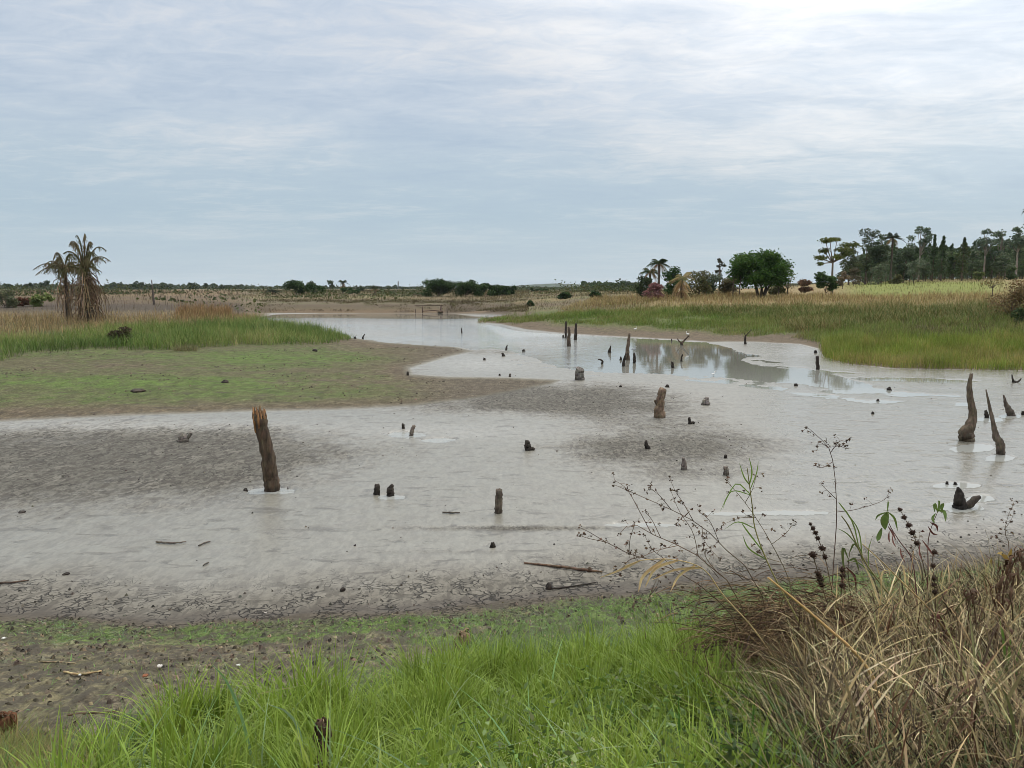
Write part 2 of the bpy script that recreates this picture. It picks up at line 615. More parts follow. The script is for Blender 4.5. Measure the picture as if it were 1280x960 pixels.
# --- where things lie (outlines read off the photograph, as zones of the ground)
edge_u = [-900, 0, 200, 330, 480, 640, 760, 880, 1000, 1120, 1220, 1280, 2200]
edge_v = [758, 769, 777, 774, 765, 753, 740, 727, 716, 707, 697, 687, 640]
wob = (fbm(X * 1.3, Y * 1.3, 4, 3) - 0.5)
EDGE = V - np.interp(U, edge_u, edge_v) + wob * 16            # >0 on the near bank
LAKE = [(325, 396), (345, 393), (400, 391.6), (480, 391.2), (560, 391.2), (612, 391.6), (640, 391.4), (622, 394.5), (604, 397.5), (596, 401.5), (604, 405),
        (626, 406.5), (640, 411.5), (664, 415), (705, 417.5), (745, 420), (795, 422.5), (850, 425.5), (885, 428), (908, 434), (927, 441), (931, 446), (922, 450),
        (940, 456), (968, 459), (1005, 461.5), (1034, 465), (1050, 471), (1088, 481), (1090, 486), (1050, 486), (1010, 481), (985, 478), (950, 476), (900, 471),
        (830, 467), (770, 465), (722, 462), (690, 456), (665, 446), (640, 438), (612, 435), (590, 436), (570, 433.5), (540, 431.5), (480, 427.5), (440, 421.5), (380, 411), (325, 403)]
lake = polysd(U, V, LAKE, 4.0)
lake = np.where(V < 388, -60.0, lake)
FLAT = [(-900, 540), (0, 527), (150, 520), (320, 514), (420, 512), (520, 507), (600, 497), (690, 480), (700, 475), (640, 472), (560, 471), (515, 468), (512, 460),
        (560, 446), (590, 439), (565, 432.5), (540, 430.5), (480, 426.5), (440, 420.5), (380, 409), (325, 401), (312, 392), (300, 340), (-900, 340)]
flat = polysd(U, V, FLAT, 2.5)
RIGHT = [(592, 402), (626, 405), (660, 412), (705, 416.5), (790, 421.5), (850, 424.5), (890, 427.5), (940, 427), (1000, 430), (1024, 436), (1030, 446), (1060, 455), (1120, 460.5),
         (1280, 463.5), (2200, 470), (2200, 300), (640, 300), (640, 392), (605, 396)]
right = polysd(U, V, RIGHT, 2.5)
far = sstep(391.8, 390.4, V) * (U < 660) * sstep(285, 335, U + (fbm(X * .05, Y * .05, 3, 13) - .5) * 60)
rad = np.hypot(X, Y)

mudness = sstep(3, -3, EDGE) * sstep(3, -3, flat) * sstep(2, -2, right) * (1 - far) * sstep(390.6, 391.8, V) * (1 - sstep(345, 325, U) * sstep(404, 400, V))
# relief
n_big = fbm(X * 0.16, Y * 0.16, 3, 11) - 0.5
n_mid = fbm(X * 0.9, Y * 0.9, 4, 21) - 0.5
n_fin = fbm(X * 5.0, Y * 5.0, 4, 31, 0.6) - 0.5
n_cl = fbm(X * 14.0, Y * 14.0, 3, 131, 0.6) - 0.5
wetright = sstep(880, 1080, U) * sstep(690, 640, V) * mudness
Z = Z + mudness * (0.03 * n_big + 0.022 * n_mid + 0.012 * n_fin) - wetright * 0.004
pale = np.ones_like(Z)
Z = np.where(mudness > 0.5, np.maximum(Z, 0.006 + 0.0 * Z), Z)
nearb = sstep(-2, 14, EDGE) * (rad < 40)
Z = Z + nearb * (0.06 * n_mid + 0.075 * n_fin + 0.05 * n_cl * sstep(20, 4, rad))
landl = sstep(0, 12, flat)
Z = Z + landl * (0.1 * n_mid + 0.05 * n_fin) * np.clip(rad / 40, 0.3, 2.0)
landr = sstep(-1, 9, right)
Z = Z + landr * (0.14 * n_mid + 0.3 * n_big) * np.clip(rad / 80, 0.3, 2.0)
# lake bed and puddles
lk_s = sstep(-3.0, 4.0, lake + (12 * n_mid + 10 * n_fin) * sstep(400, 430, V))
Z = lerp(Z, -0.16, lk_s)
PUD = [(340, 612, 36, 5.5), (487, 620, 22, 4.5), (510, 543, 27, 4.5), (545, 549, 30, 3.5), (1200, 633, 24, 6), (1225, 622, 16, 4), (1212, 560, 30, 5), (1120, 474, 60, 2.2),
       (1180, 476, 40, 1.8), (1250, 572, 18, 4), (1236, 524, 20, 3), (1075, 489, 40, 3), (1100, 502, 30, 2.0), (800, 655, 60, 2.0), (905, 641, 50, 2.0), (1195, 606, 30, 3), (1262, 520, 16, 3),
       (1020, 466, 26, 4), (985, 640, 60, 3.0)]
film = sstep(-60, -6, lake) * sstep(425, 440, V) + .9 * ell(U, V, 1120, 500, 160, 26) + .55 * ell(U, V, 1150, 590, 150, 40) + .7 * ell(U, V, 680, 445, 60, 10)
pud = np.clip(film, 0, 1) * sstep(.5, .66, fbm(X * .5, Y * .8, 4, 81, .6)) * 1.1
for (a, b, c, d) in PUD:
    pud = np.maximum(pud, 1.6 * ell(U, V, a, b, c, d) + 0.9 * (n_mid + n_fin) * (ell(U, V, a, b, c * 1.6, d * 1.6) > 0.2))
Z = lerp(Z, -0.02, sstep(0.5, 0.95, pud) * mudness)

# --- colours (the ground's own)
wt = {}
C = np.zeros(Z.shape + (3,))
n1 = fbm(X * 0.5, Y * 0.5, 5, 41)
n2 = fbm(X * 2.2, Y * 2.2, 5, 51, 0.6)
n3 = fbm(X * 0.12, Y * 0.12, 4, 61)
n4 = fbm(X * 9.0, Y * 9.0, 3, 71, 0.6)


def put(col, m):
    global C
    C += (np.asarray(col) - C) * np.clip(m, 0, 1)[..., None]


def cl(*c):
    return srgb(*c)


MUD = cl(119, 115, 103)
put(MUD, np.ones_like(Z))
put(cl(104, 92, 71), 1 - sstep(390.8, 392, V))
put(cl(112, 98, 78), sstep(345, 325, U) * sstep(405, 400, V))
dark = (1.15 * ell(U, V, -20, 588, 290, 55) + 0.5 * ell(U, V, 240, 585, 150, 30) + 0.7 * ell(U, V, 255, 545, 150, 13) + 0.45 * ell(U, V, 330, 565, 180, 22) + 1.1 * ell(U, V, 690, 493, 130, 15) + 0.6 * ell(U, V, 800, 520, 110, 18)
        + 0.75 * ell(U, V, 790, 562, 110, 16) + 0.65 * ell(U, V, 900, 556, 130, 22) + 0.4 * ell(U, V, 850, 590, 130, 18) + 0.6 * ell(U, V, 640, 508, 180, 10) + 0.45 * ell(U, V, 590, 660, 140, 4)
        + 0.5 * ell(U, V, 480, 462, 60, 9) + 0.45 * ell(U, V, 700, 660, 120, 3) + 0.35 * ell(U, V, 560, 690, 120, 3) + 0.5 * ell(U, V, 610, 440, 60, 4)) 
dark = sstep(0.05, 1.0, dark * (0.5 + 1.0 * n1) + (n2 - 0.5) * 0.5 * sstep(.05, .3, dark) + (n4 - .5) * .35 * sstep(.05, .3, dark))
put(cl(84, 80, 71), dark * 0.8)
put(cl(116, 111, 100), 0.6 * sstep(0.5, 0.7, n2) * mudness)
put(cl(146, 142, 132), 0.7 * ell(U, V, 150, 532, 260, 9) + 0.6 * ell(U, V, 600, 455, 60, 9) + 0.5 * ell(U, V, 560, 540, 120, 10))
# thin dark drag lines and footprints in the mud
for (x0, y0, x1, y1, ww) in [(0, 592, 125, 545, 2.2), (140, 530, 180, 520, 2.0), (90, 556, 122, 547, 1.5), (395, 745, 460, 716, 2.0), (330, 757, 400, 740, 2), (560, 655, 640, 672, 1.5), (590, 690, 660, 670, 1.6), (700, 668, 800, 655, 1.6)]:
    e = np.array([x1 - x0, y1 - y0], float)
    L2 = e @ e
    t = np.clip(((U - x0) * e[0] + (V - y0) * e[1]) / L2, 0, 1)
    dd = np.hypot(U - x0 - e[0] * t, (V - y0 - e[1] * t) * 1.5) + (n2 - 0.5) * 5
    put(cl(84, 80, 73), 0.8 * sstep(ww, ww * 0.4, dd) * sstep(0.42, 0.55, n4))
# cracked, drying rim below the near bank
rim = sstep(-75, -6, EDGE + (n1 - 0.5) * 40)
put(cl(108, 102, 91), 0.85 * rim * mudness)
put(cl(86, 79, 70), sstep(-16, -2, EDGE + (n2 - 0.5) * 16))
# the near bank
B = nearb
put(cl(99, 91, 75), B)
put(cl(108, 98, 78), B * sstep(0.5, 0.66, n2))
put(cl(70, 61, 51), B * sstep(0.54, 0.68, n4) * 0.8)
put(cl(128, 116, 98), B * sstep(0.6, 0.72, n4 * 0.6 + n2 * 0.4) * 0.6)
NEAR_G = np.clip(sstep(5, 11, EDGE) * sstep(34, 18, EDGE) * (.45 + .7 * sstep(.4, .55, n2)) + sstep(8, 24, EDGE) * (sstep(360, 500, U + 150 * (n1 - .5)) * .85 + .15) * sstep(.34, .55, n2 + .2 * sstep(500, 800, U)), 0, 1) * nearb
put(cl(82, 102, 48), NEAR_G * 0.8)
# soil and green on the left flat
S = landl
soil = cl(93, 83, 66)
put(soil, S)
put(cl(112, 98, 80), S * sstep(0.5, 0.65, n2) * 0.6)
put(cl(76, 66, 55), S * sstep(0.54, 0.64, n4 * .5 + n2 * .5) * 0.8)
ins = sstep(14, 55, flat + (n1 - 0.5) * 40)
gr = ins * (0.3 + 0.5 * sstep(0.4, 0.6, n1 * .6 + n2 * .4)) * (1 - 0.9 * sstep(440, 620, U + 80 * (n1 - .5))) * sstep(527, 505, V)
gr = np.clip(gr + 0.7 * ell(U, V, 150, 478, 240, 8) + 0.7 * ell(U, V, 330, 447, 120, 9) + 0.5 * ell(U, V, 250, 492, 220, 12) - 0.75 * ell(U, V, 110, 458, 140, 7) * sstep(.42, .6, n1) - 0.6 * ell(U, V, 400, 480, 90, 12), 0, 1) * S
GREEN_L = gr.copy()
put(cl(80, 93, 48), gr * 0.8)
put(cl(74, 92, 44), gr * 0.4 * sstep(0.5, 0.64, n2))
put(cl(88, 108, 50), S * (.75 * ell(U, V, 150, 478, 260, 6) + .7 * ell(U, V, 335, 447, 110, 6) + .5 * ell(U, V, 60, 437, 120, 4)) * sstep(.36, .58, n2))
spit = S * sstep(470, 600, U)
put(cl(90, 82, 71), spit * 0.75)
# land behind: left field
LF = S * sstep(402, 392, V)
put(cl(100, 88, 67), LF)
put(cl(84, 72, 60), LF * sstep(0.45, 0.62, n3) * 0.8)
put(cl(70, 62, 54), LF * sstep(392, 386, V) * sstep(378, 383, V) * 0.8)
put(cl(104, 86, 68), LF * sstep(380, 374, V) * 0.4)
put(cl(124, 106, 80), LF * sstep(372, 367, V) * 0.8)
# far shore
FS = far
put(cl(98, 88, 68), FS)
put(cl(106, 88, 69), FS * sstep(385, 389, V) * 0.8)
put(cl(74, 64, 53), FS * sstep(.48, .58, n3) * 0.75)
put(cl(94, 92, 62), FS * sstep(.55, .65, n1) * sstep(386, 380, V) * 0.7)
put(cl(92, 80, 66), FS * ell(V, V * 0, 382.3, 0, 2.2, 1) * 0.8)
put(cl(116, 101, 76), FS * sstep(376.5, 373, V) * 0.9)
put(cl(120, 118, 78), FS * sstep(0.5, 0.62, n3) * sstep(378, 373, V) * 0.6)
# right bank
R_ = landr * (1 - 0.0)
put(cl(98, 86, 70), sstep(-3, 3, right + 6 * (n1 - .5)) * (Y > 1))
rin = sstep(14, 38, right + (n1 - 0.5) * 24)
put(cl(88, 96, 52), landr * rin)
put(cl(134, 118, 82), landr * sstep(389, 379, V + (n1 - .5) * 12))
put(cl(136, 116, 82), landr * sstep(0.5, 0.66, n1) * sstep(382, 372, V) * 0.8)
fld = landr * sstep(1030, 1090, U) * sstep(1290, 1220, U) * sstep(373, 369, V + (n1 - .5) * 4) * sstep(350, 354, V)
put(cl(112, 120, 54), fld * 0.9)
put(cl(96, 82, 64), landr * ell(U, V, 1200, 410, 110, 7) * 0.9)
pl = sstep(830, 740, U) * sstep(600, 660, U) * sstep(392, 386, V) * (Y > 1) * sstep(-6, 2, np.where(U > 640, 1.0, -1.0) * 10)
put(cl(106, 96, 74), pl * (V < 391) * sstep(.3, .6, n3 + .15) * .9)
put(cl(104, 104, 68), pl * sstep(.5, .6, n1) * .7)
put(cl(100, 86, 70), pl * ell(V, V * 0, 380, 0, 3, 1) * .7)
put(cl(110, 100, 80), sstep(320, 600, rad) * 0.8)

wet = np.clip(mudness * (0.78 - 0.62 * np.clip(dark, 0, 1) - 0.6 * rim) + 0.35 * wetright, 0.0, 1)
wet = np.maximum(wet, sstep(0.25, 0.8, pud) * mudness)
wet = np.maximum(wet, 0.8 * sstep(-14, 0, lake) * mudness)
crack = np.clip(sstep(-62, -4, EDGE + (n1 - .5) * 50) * sstep(30, 8, EDGE) + 0.55 * dark * mudness, 0, 1)
clod = np.clip(nearb + 0.85 * (landl + landr) + 0.35 * dark * mudness, 0, 1)

nT, nR = Z.shape
VV = np.stack([X, Y, Z], -1).reshape(-1, 3)
i = np.arange(nT)[:, None] * nR
i2 = ((np.arange(nT) + 1) % nT)[:, None] * nR
j = np.arange(nR - 1)[None, :]
wrap = nT if abs((TH[-1] - TH[0]) - 2 * PI) > 1e-3 else nT - 1
QQ = np.stack([i + j, i + j + 1, i2 + j + 1, i2 + j], -1)[:wrap].reshape(-1, 4)


def ground_mat():
    m, nt, nd, lk = new_mat('mud_soil_and_turf')
    out = N(nd, 'ShaderNodeOutputMaterial')
    col = N(nd, 'ShaderNodeAttribute', attribute_name='Col')
    par = N(nd, 'ShaderNodeAttribute', attribute_name='Par')
    sp = N(nd, 'ShaderNodeSeparateColor')
    lk.new(par.outputs['Color'], sp.inputs[0])
    wet, crk, cld = sp.outputs[0], sp.outputs[1], sp.outputs[2]
    par2 = N(nd, 'ShaderNodeAttribute', attribute_name='Dry')
    dk = par2.outputs['Fac']
    tc = N(nd, 'ShaderNodeTexCoord')

    def noise(scale, det, rough, stretch=(1, 1, 1), dist=0.0):
        mp = N(nd, 'ShaderNodeMapping')
        mp.inputs['Scale'].default_value = stretch
        lk.new(tc.outputs['Object'], mp.inputs['Vector'])
        n = N(nd, 'ShaderNodeTexNoise', i_Scale=scale, i_Detail=det, i_Roughness=rough, i_Distortion=dist)
        lk.new(mp.outputs[0], n.inputs['Vector'])
        return n.outputs['Fac']
    a = noise(3.0, 8.0, 0.65, (1.0, 0.65, 1))
    b = noise(22.0, 5.0, 0.6, (1.0, 0.4, 1))
    cdark = noise(1.4, 9.0, 0.72, (0.8, 1.3, 1), 1.2)
    fleck = noise(3.0, 6.0, 0.66, (0.42, 1.15, 1), 0.6)
    fleck3 = noise(9.0, 4.0, 0.62, (1.0, 0.42, 1), 0.4)
    # cracks
    wv = N(nd, 'ShaderNodeVectorMath', operation='ADD')
    nzv = N(nd, 'ShaderNodeTexNoise', i_Scale=4.0, i_Detail=3.0)
    lk.new(tc.outputs['Object'], nzv.inputs['Vector'])
    sc = N(nd, 'ShaderNodeVectorMath', operation='SCALE')
    sc.inputs['Scale'].default_value = 0.55
    lk.new(nzv.outputs['Color'], sc.inputs[0])
    lk.new(tc.outputs['Object'], wv.inputs[0])
    lk.new(sc.outputs[0], wv.inputs[1])
    vo = N(nd, 'ShaderNodeTexVoronoi', feature='DISTANCE_TO_EDGE', i_Scale=7.5)
    vo.voronoi_dimensions = '2D'
    lk.new(wv.outputs[0], vo.inputs['Vector'])
    cw = mathn(nt, 'ADD', ramp(nt, a, 0.3, 0.72, -0.22, 0.2), mathn(nt, 'MULTIPLY', crk, 0.09))
    line = mathn(nt, 'SUBTRACT', 1.0, mathn(nt, 'DIVIDE', vo.outputs['Distance'], mathn(nt, 'MAXIMUM', cw, 0.004)), clamp=True)
    line = mathn(nt, 'MULTIPLY', line, crk)
    e_ = noise(70.0, 3.0, 0.6)
    amp = mathn(nt, 'ADD', mathn(nt, 'MULTIPLY', cld, 0.9), 0.33)
    k = mathn(nt, 'ADD', mathn(nt, 'MULTIPLY', ramp(nt, a, 0.3, 0.7, -0.35, 0.35), amp), 1.0)
    k = mathn(nt, 'MULTIPLY', k, mathn(nt, 'ADD', mathn(nt, 'MULTIPLY', ramp(nt, b, 0.3, 0.7, -0.42, 0.42), amp), 1.0))
    k = mathn(nt, 'MULTIPLY', k, mathn(nt, 'ADD', mathn(nt, 'MULTIPLY', ramp(nt, e_, 0.3, 0.7, -0.4, 0.4), cld), 1.0))
    c = mixrgb(nt, 'MULTIPLY', 1.0, col.outputs['Color'], k)
    # dark prints, cracks and painted ripple reflections in the mud, clods on the dry ground
    fl = N(nd, 'ShaderNodeMapRange')
    lk.new(fleck, fl.inputs['Value'])
    fl.inputs['From Min'].default_value = 0.56
    fl.inputs['From Max'].default_value = 0.63
    fl2 = N(nd, 'ShaderNodeMapRange')
    lk.new(cdark, fl2.inputs['Value'])
    fl2.inputs['From Min'].default_value = 0.40
    fl2.inputs['From Max'].default_value = 0.54
    fk = mathn(nt, 'MULTIPLY', mathn(nt, 'MULTIPLY', fl.outputs[0], fl2.outputs[0]), 0.75)
    f3 = N(nd, 'ShaderNodeMapRange')
    lk.new(fleck3, f3.inputs['Value'])
    f3.inputs['From Min'].default_value = 0.48
    f3.inputs['From Max'].default_value = 0.56
    f3 = mathn(nt, 'MULTIPLY', f3.outputs[0], mathn(nt, 'ADD', mathn(nt, 'MULTIPLY', dk, 0.85), 0.22))
    c = mixrgb(nt, 'MIX', f3, c, tuple(srgb(74, 69, 61)))
    c = mixrgb(nt, 'MIX', fk, c, tuple(srgb(80, 75, 66)))
    c = mixrgb(nt, 'MIX', mathn(nt, 'MULTIPLY', line, 0.85), c, tuple(srgb(46, 42, 37)))  # shade inside the cracks put into the base colour
    bs = N(nd, 'ShaderNodeBsdfPrincipled')
    lk.new(c, bs.inputs['Base Color'])
    rg = N(nd, 'ShaderNodeMapRange')
    lk.new(mathn(nt, 'ADD', wet, mathn(nt, 'MULTIPLY', mathn(nt, 'SUBTRACT', a, 0.5), 0.5)), rg.inputs['Value'])
    rg.inputs['To Min'].default_value = 0.92
    rg.inputs['To Max'].default_value = 0.2
    lk.new(rg.outputs[0], bs.inputs['Roughness'])
    sl = N(nd, 'ShaderNodeMapRange')
    lk.new(wet, sl.inputs['Value'])
    sl.inputs['To Min'].default_value = 0.12
    sl.inputs['To Max'].default_value = 0.85
    lk.new(sl.outputs[0], bs.inputs['Specular IOR Level'])
    h = mathn(nt, 'ADD', mathn(nt, 'MULTIPLY', a, mathn(nt, 'ADD', mathn(nt, 'MULTIPLY', cld, 0.09), 0.011)),
              mathn(nt, 'MULTIPLY', b, mathn(nt, 'ADD', mathn(nt, 'MULTIPLY', cld, 0.03), 0.003)))
    h = mathn(nt, 'SUBTRACT', h, mathn(nt, 'MULTIPLY', line, 0.04))
    h = mathn(nt, 'SUBTRACT', h, mathn(nt, 'MULTIPLY', fk, 0.012))
    bm = N(nd, 'ShaderNodeBump', i_Strength=0.9, i_Distance=1.0)
    lk.new(h, bm.inputs['Height'])
    lk.new(bm.outputs[0], bs.inputs['Normal'])
    lk.new(bs.outputs[0], out.inputs['Surface'])
    return m


ground = np_mesh('ground', VV, QQ, ground_mat(), C.reshape(-1, 3), None, True,
                 {'Par': np.stack([wet, crack, clod], -1).reshape(-1, 3), 'Dry': np.repeat(np.clip((dark + .5 * rim) * mudness + .6 * nearb, 0, 1).reshape(-1, 1), 3, 1)})
tag(ground, 'grey drying mud flat between grassy banks, reaching to the horizon', 'ground', kind='structure')


# ---------------------------------------------------------------- water
def water_mat():
    m, nt, nd, lk = new_mat('shallow_muddy_water')
    out = N(nd, 'ShaderNodeOutputMaterial')
    bs = N(nd, 'ShaderNodeBsdfPrincipled', i_Roughness=0.03, i_IOR=1.33)
    mk = N(nd, 'ShaderNodeAttribute', attribute_name='PaleSheen')
    lk.new(mixrgb(nt, 'MIX', mk.outputs['Fac'], tuple(srgb(118, 116, 106)), tuple(srgb(186, 188, 184))), bs.inputs['Base Color'])
    tc = N(nd, 'ShaderNodeTexCoord')
    mp = N(nd, 'ShaderNodeMapping')
    mp.inputs['Scale'].default_value = (0.7, 1.6, 1)
    lk.new(tc.outputs['Object'], mp.inputs['Vector'])
    n = N(nd, 'ShaderNodeTexNoise', i_Scale=1.6, i_Detail=4.0)
    lk.new(mp.outputs[0], n.inputs['Vector'])
    big = N(nd, 'ShaderNodeTexNoise', i_Scale=0.05, i_Detail=3.0)
    mp2 = N(nd, 'ShaderNodeMapping')
    mp2.inputs['Scale'].default_value = (0.5, 1.4, 1)
    lk.new(tc.outputs['Object'], mp2.inputs['Vector'])
    lk.new(mp2.outputs[0], big.inputs['Vector'])
    bm = N(nd, 'ShaderNodeBump', i_Distance=0.11)
    rip = N(nd, 'ShaderNodeAttribute', attribute_name='Ripple')
    lk.new(mathn(nt, 'MULTIPLY', rip.outputs['Fac'], ramp(nt, big.outputs['Fac'], 0.36, 0.6, 0.45, 1.0)), bm.inputs['Strength'])
    lk.new(n.outputs['Fac'], bm.inputs['Height'])
    lk.new(bm.outputs[0], bs.inputs['Normal'])
    lk.new(bs.outputs[0], out.inputs['Surface'])
    return m


wx = np.linspace(-95, 60, 120)
wy = np.geomspace(9.0, 150, 120)
gx, gy = np.meshgrid(wx, wy, indexing='ij')
wv_ = np.stack([gx, gy, np.zeros_like(gx)], -1).reshape(-1, 3)
ii = np.arange(119)[:, None] * 120
jj = np.arange(119)[None, :]
wq = np.stack([ii + jj, ii + 120 + jj, ii + 121 + jj, ii + 1 + jj], -1).reshape(-1, 4)
wu, wv2 = project(gx, gy, 0 * gx)
# wind ripples on the open middle of the lake, calm under the banks
rp = 0.02 + 0.98 * sstep(396, 403, wv2 + 5 * (fbm(gx * .05, gy * .05, 3, 14) - .5)) * sstep(800, 660, wu + (wv2 - 440) * 1.0)
water = np_mesh('water', wv_, wq, water_mat(), attrs={'Ripple': np.repeat(rp.reshape(-1, 1), 3, 1), 'PaleSheen': np.repeat(np.maximum(.32 * sstep(44, 24, gy), .62 * rp * sstep(40, 60, gy)).reshape(-1, 1), 3, 1)})  # near puddles show pale bed; open lake paled for murk and painted sky sheen
tag(water, 'pale shallow lake water reflecting the cloudy sky', 'water', kind='structure')

# ---------------------------------------------------------------- ground look-up
dth = None


def ground_z(x, y):
    """bilinear height of the terrain sheet"""
    x = np.atleast_1d(np.asarray(x, float))
    y = np.atleast_1d(np.asarray(y, float))
    th = np.arctan2(x, y)
    r = np.hypot(x, y)
    fi = np.interp(th, TH, np.arange(nT))
    fj = np.interp(np.log(np.maximum(r, RR[0])), LR, np.arange(nR))
    i0 = np.clip(fi.astype(int), 0, nT - 2)
    j0 = np.clip(fj.astype(int), 0, nR - 2)
    a, b = fi - i0, fj - j0
    return (Z[i0, j0] * (1 - a) + Z[i0 + 1, j0] * a) * (1 - b) + (Z[i0, j0 + 1] * (1 - a) + Z[i0 + 1, j0 + 1] * a) * b


RS = np.geomspace(1.5, 600, 2600)


def hit(u, v):
    """where the sight line of photo pixel (u, v) meets the ground or the water"""
    tn = ray_tan(v)
    ys = RS
    fwd = ys * CP + ys * tn * SP
    xs = (u - 640) / F * fwd
    zr = CAMZ - ys * tn
    zg = np.maximum(ground_z(xs, ys), 0.0 if v < 760 else -9)
    below = np.nonzero(zr <= zg)[0]
    k = below[0] if len(below) else len(ys) - 1
    return np.array([xs[k], ys[k], zg[k]])


GU, GV, GX, GY = U, V, X, Y
# cell areas for scattering
dT = np.gradient(TH)
AREA = (RR * np.gradient(RR))[None, :] * dT[:, None]


def scatter(density, n, rng=RNG):
    """n points on the sheet, in proportion to density (per square metre) times area"""
    Wt = np.clip(density, 0, None) * AREA
    Wt[:, -1] = 0
    Wt[-1] = 0
    c = np.cumsum(Wt.ravel())
    k = np.searchsorted(c, rng.random(n) * c[-1])
    k = np.clip(k, 0, Wt.size - 1)
    i, j = np.unravel_index(k, Wt.shape)
    a, b = rng.random(n), rng.random(n)
    i1, j1 = np.minimum(i + 1, nT - 1), np.minimum(j + 1, nR - 1)
    th = TH[i] * (1 - a) + TH[i1] * a
    r = RR[j] * (1 - b) + RR[j1] * b
    x, y = r * np.sin(th), r * np.cos(th)
    return np.stack([x, y, ground_z(x, y)], 1), (i, j)
# ---------------------------------------------------------------- dead stumps and sticks standing in the mud
BARK = srgb(84, 72, 60)
DARKB = srgb(56, 49, 42)
GREYB = srgb(104, 97, 88)
G_ST = 'dead stumps standing in the drying mud'


def stump(label, pix, wid, col=BARK, name='dead_stump', rough=0.16, jag=0.35, sides=12, lean=0.0, seed=0, n=None, build_top=False, cat='stump', group=G_ST, sink=0.12, forks=(), dy=0.0):
    """pix: centre line from the foot upwards in photo pixels; wid: widths in pixels"""
    base = hit(*pix[0])
    y = base[1] + dy
    px = F / (y * CP + (CAMZ - base[2]) * SP)             # pixels per metre there
    P = np.array([pt(u, v, y) for u, v in pix])
    for k in range(len(P)):
        P[k, 1] += lean * (P[k, 2] - P[0, 2])
    P[0] = [P[0, 0], y, base[2]]
    W = np.array(wid, float) / px / 2
    n = n or max(8, 4 * len(pix))
    path = smooth_path(P, n) if len(P) > 2 else np.array([lerp(P[0], P[-1], t) for t in np.linspace(0, 1, n)])
    rad = np.interp(np.linspace(0, 1, n), np.linspace(0, 1, len(W)), W)
    rr = np.random.default_rng(seed + 100)
    L = np.linalg.norm(P[-1] - P[0])
    path[1:-1] += (rr.random((n - 2, 3)) - 0.5) * rad[1:-1, None] * 0.25 * np.array([1, 1, 0.2])
    # roots go into the mud
    path = np.vstack([path[0] - [0, 0, sink], path])
    rad = np.concatenate([[rad[0] * 1.12], rad])
    root = empty(name, base, label, cat, group) if build_top or forks else None
    mb = MB()
    V, Q = tube(path, rad, sides, rough, seed, True, jag * rad[-1] * 2)
    cc = jitter(col, len(V), 0.3, rr, 0.08)
    zrel = (V[:, 2] - base[2])
    wetl = sstep(0.14, 0.02, zrel + 0.05 * (rr.random(len(V)) - .5))     # damp, mud-stained foot
    cc = cc * (1 - 0.5 * wetl[:, None])
    mb.add(V, Q, cc)
    o = mb.build(name if root is None else 'shaft', M_STUMP, root, base)
    if root is None:
        o.location = base
        tag(o, label, cat, group)
    for (nm, fp, fw, fc) in forks:
        Pf = np.array([pt(u, v, y) + [0, lean * max(0, (base[1] and pt(u, v, y)[2] - P[0, 2])), 0] for u, v in fp])
        Wf = np.array(fw, float) / px / 2
        m = max(7, 3 * len(fp))
        pf = smooth_path(Pf, m)
        rf = np.interp(np.linspace(0, 1, m), np.linspace(0, 1, len(Wf)), Wf)
        V, Q = tube(pf, rf, max(6, sides - 2), rough, seed + 5, True, jag * rf[-1])
        MB().add(V, Q, jitter(fc, len(V), 0.25, rr, 0.08)).build(nm, M_STUMP, root, base)
    if build_top:
        # torn pale wood standing out of the broken end
        mb = MB()
        ax = path[-1] - path[-3]
        ax /= np.linalg.norm(ax)
        e = path[-1]
        sx_ = np.cross(ax, [0, 1, 0])
        sx_ /= np.linalg.norm(sx_)
        sy_ = np.cross(sx_, ax)
        for k in range(26):
            a = k * 2 * PI / 26 + rr.random() * 0.3
            r = rad[-1] * (0.62 + 0.32 * rr.random())
            h = rad[-1] * (0.15 + 0.9 * rr.random()) * (1.3 if math.cos(a) > 0 else .7)
            o_ = sx_ * math.cos(a) + sy_ * math.sin(a)
            s0 = e + o_ * r * .9 - ax * rad[-1] * (1.6 + 1.6 * rr.random())
            s1 = e + o_ * r * 1.05 + ax * h
            V, Q = tube([s0, lerp(s0, s1, .5) + o_ * rad[-1] * .05, s1], [rad[-1] * .2, rad[-1] * .22, rad[-1] * .07], 6, 0.25, k)
            mb.add(V, Q, jitter(lerp(srgb(150, 106, 64), srgb(104, 82, 60), rr.random()), len(V), 0.3, rr, 0.08))
        mb.build('broken_top', M_STUMP, root, base)
    return root or o


stump('tall leaning dead post with an orange broken top, standing in a round puddle', [(340, 613), (338, 592), (334, 565), (328, 536), (324, 517)], [19, 18, 16, 15, 16], srgb(76, 63, 49), 'tall_post', seed=1, n=22, sides=18, build_top=True, rough=0.1, cat='post')
stump('smaller blunt stump of the pair by the small puddle right of the tall leaning post', [(471, 618), (471, 607)], [9, 7], DARKB, seed=2)
stump('pointed dark stump of the pair by the small puddle right of the tall leaning post', [(488, 620), (488, 612), (491, 606)], [10, 9, 4], DARKB, seed=3)
stump('upright straight cut post alone in the middle of the pale near mud', [(623, 641), (623.5, 627), (624, 613)], [9.5, 9, 8], srgb(98, 88, 76), 'short_post', seed=4, rough=0.1, sides=14, cat='post')
stump('tiny dark nub of a stump below the upright cut post', [(616, 684), (616, 678)], [8, 4], DARKB, seed=5)
stump('low grey root stub with a slanted arm, left of the tall leaning post', [(229, 552), (230, 545)], [14, 9], GREYB, seed=6, forks=[('arm', [(230, 549), (236, 545), (239, 541)], [7, 5, 4], GREYB), ('arm', [(228, 549), (223, 546)], [5, 3], GREYB)])
stump('rounded dark stump with a foot to its right, in the middle of the mud', [(660, 563), (659.5, 556), (659, 551)], [9, 8, 5], DARKB, seed=7, forks=[('root', [(660, 561), (665, 561), (668, 562)], [5, 5, 4], DARKB)])
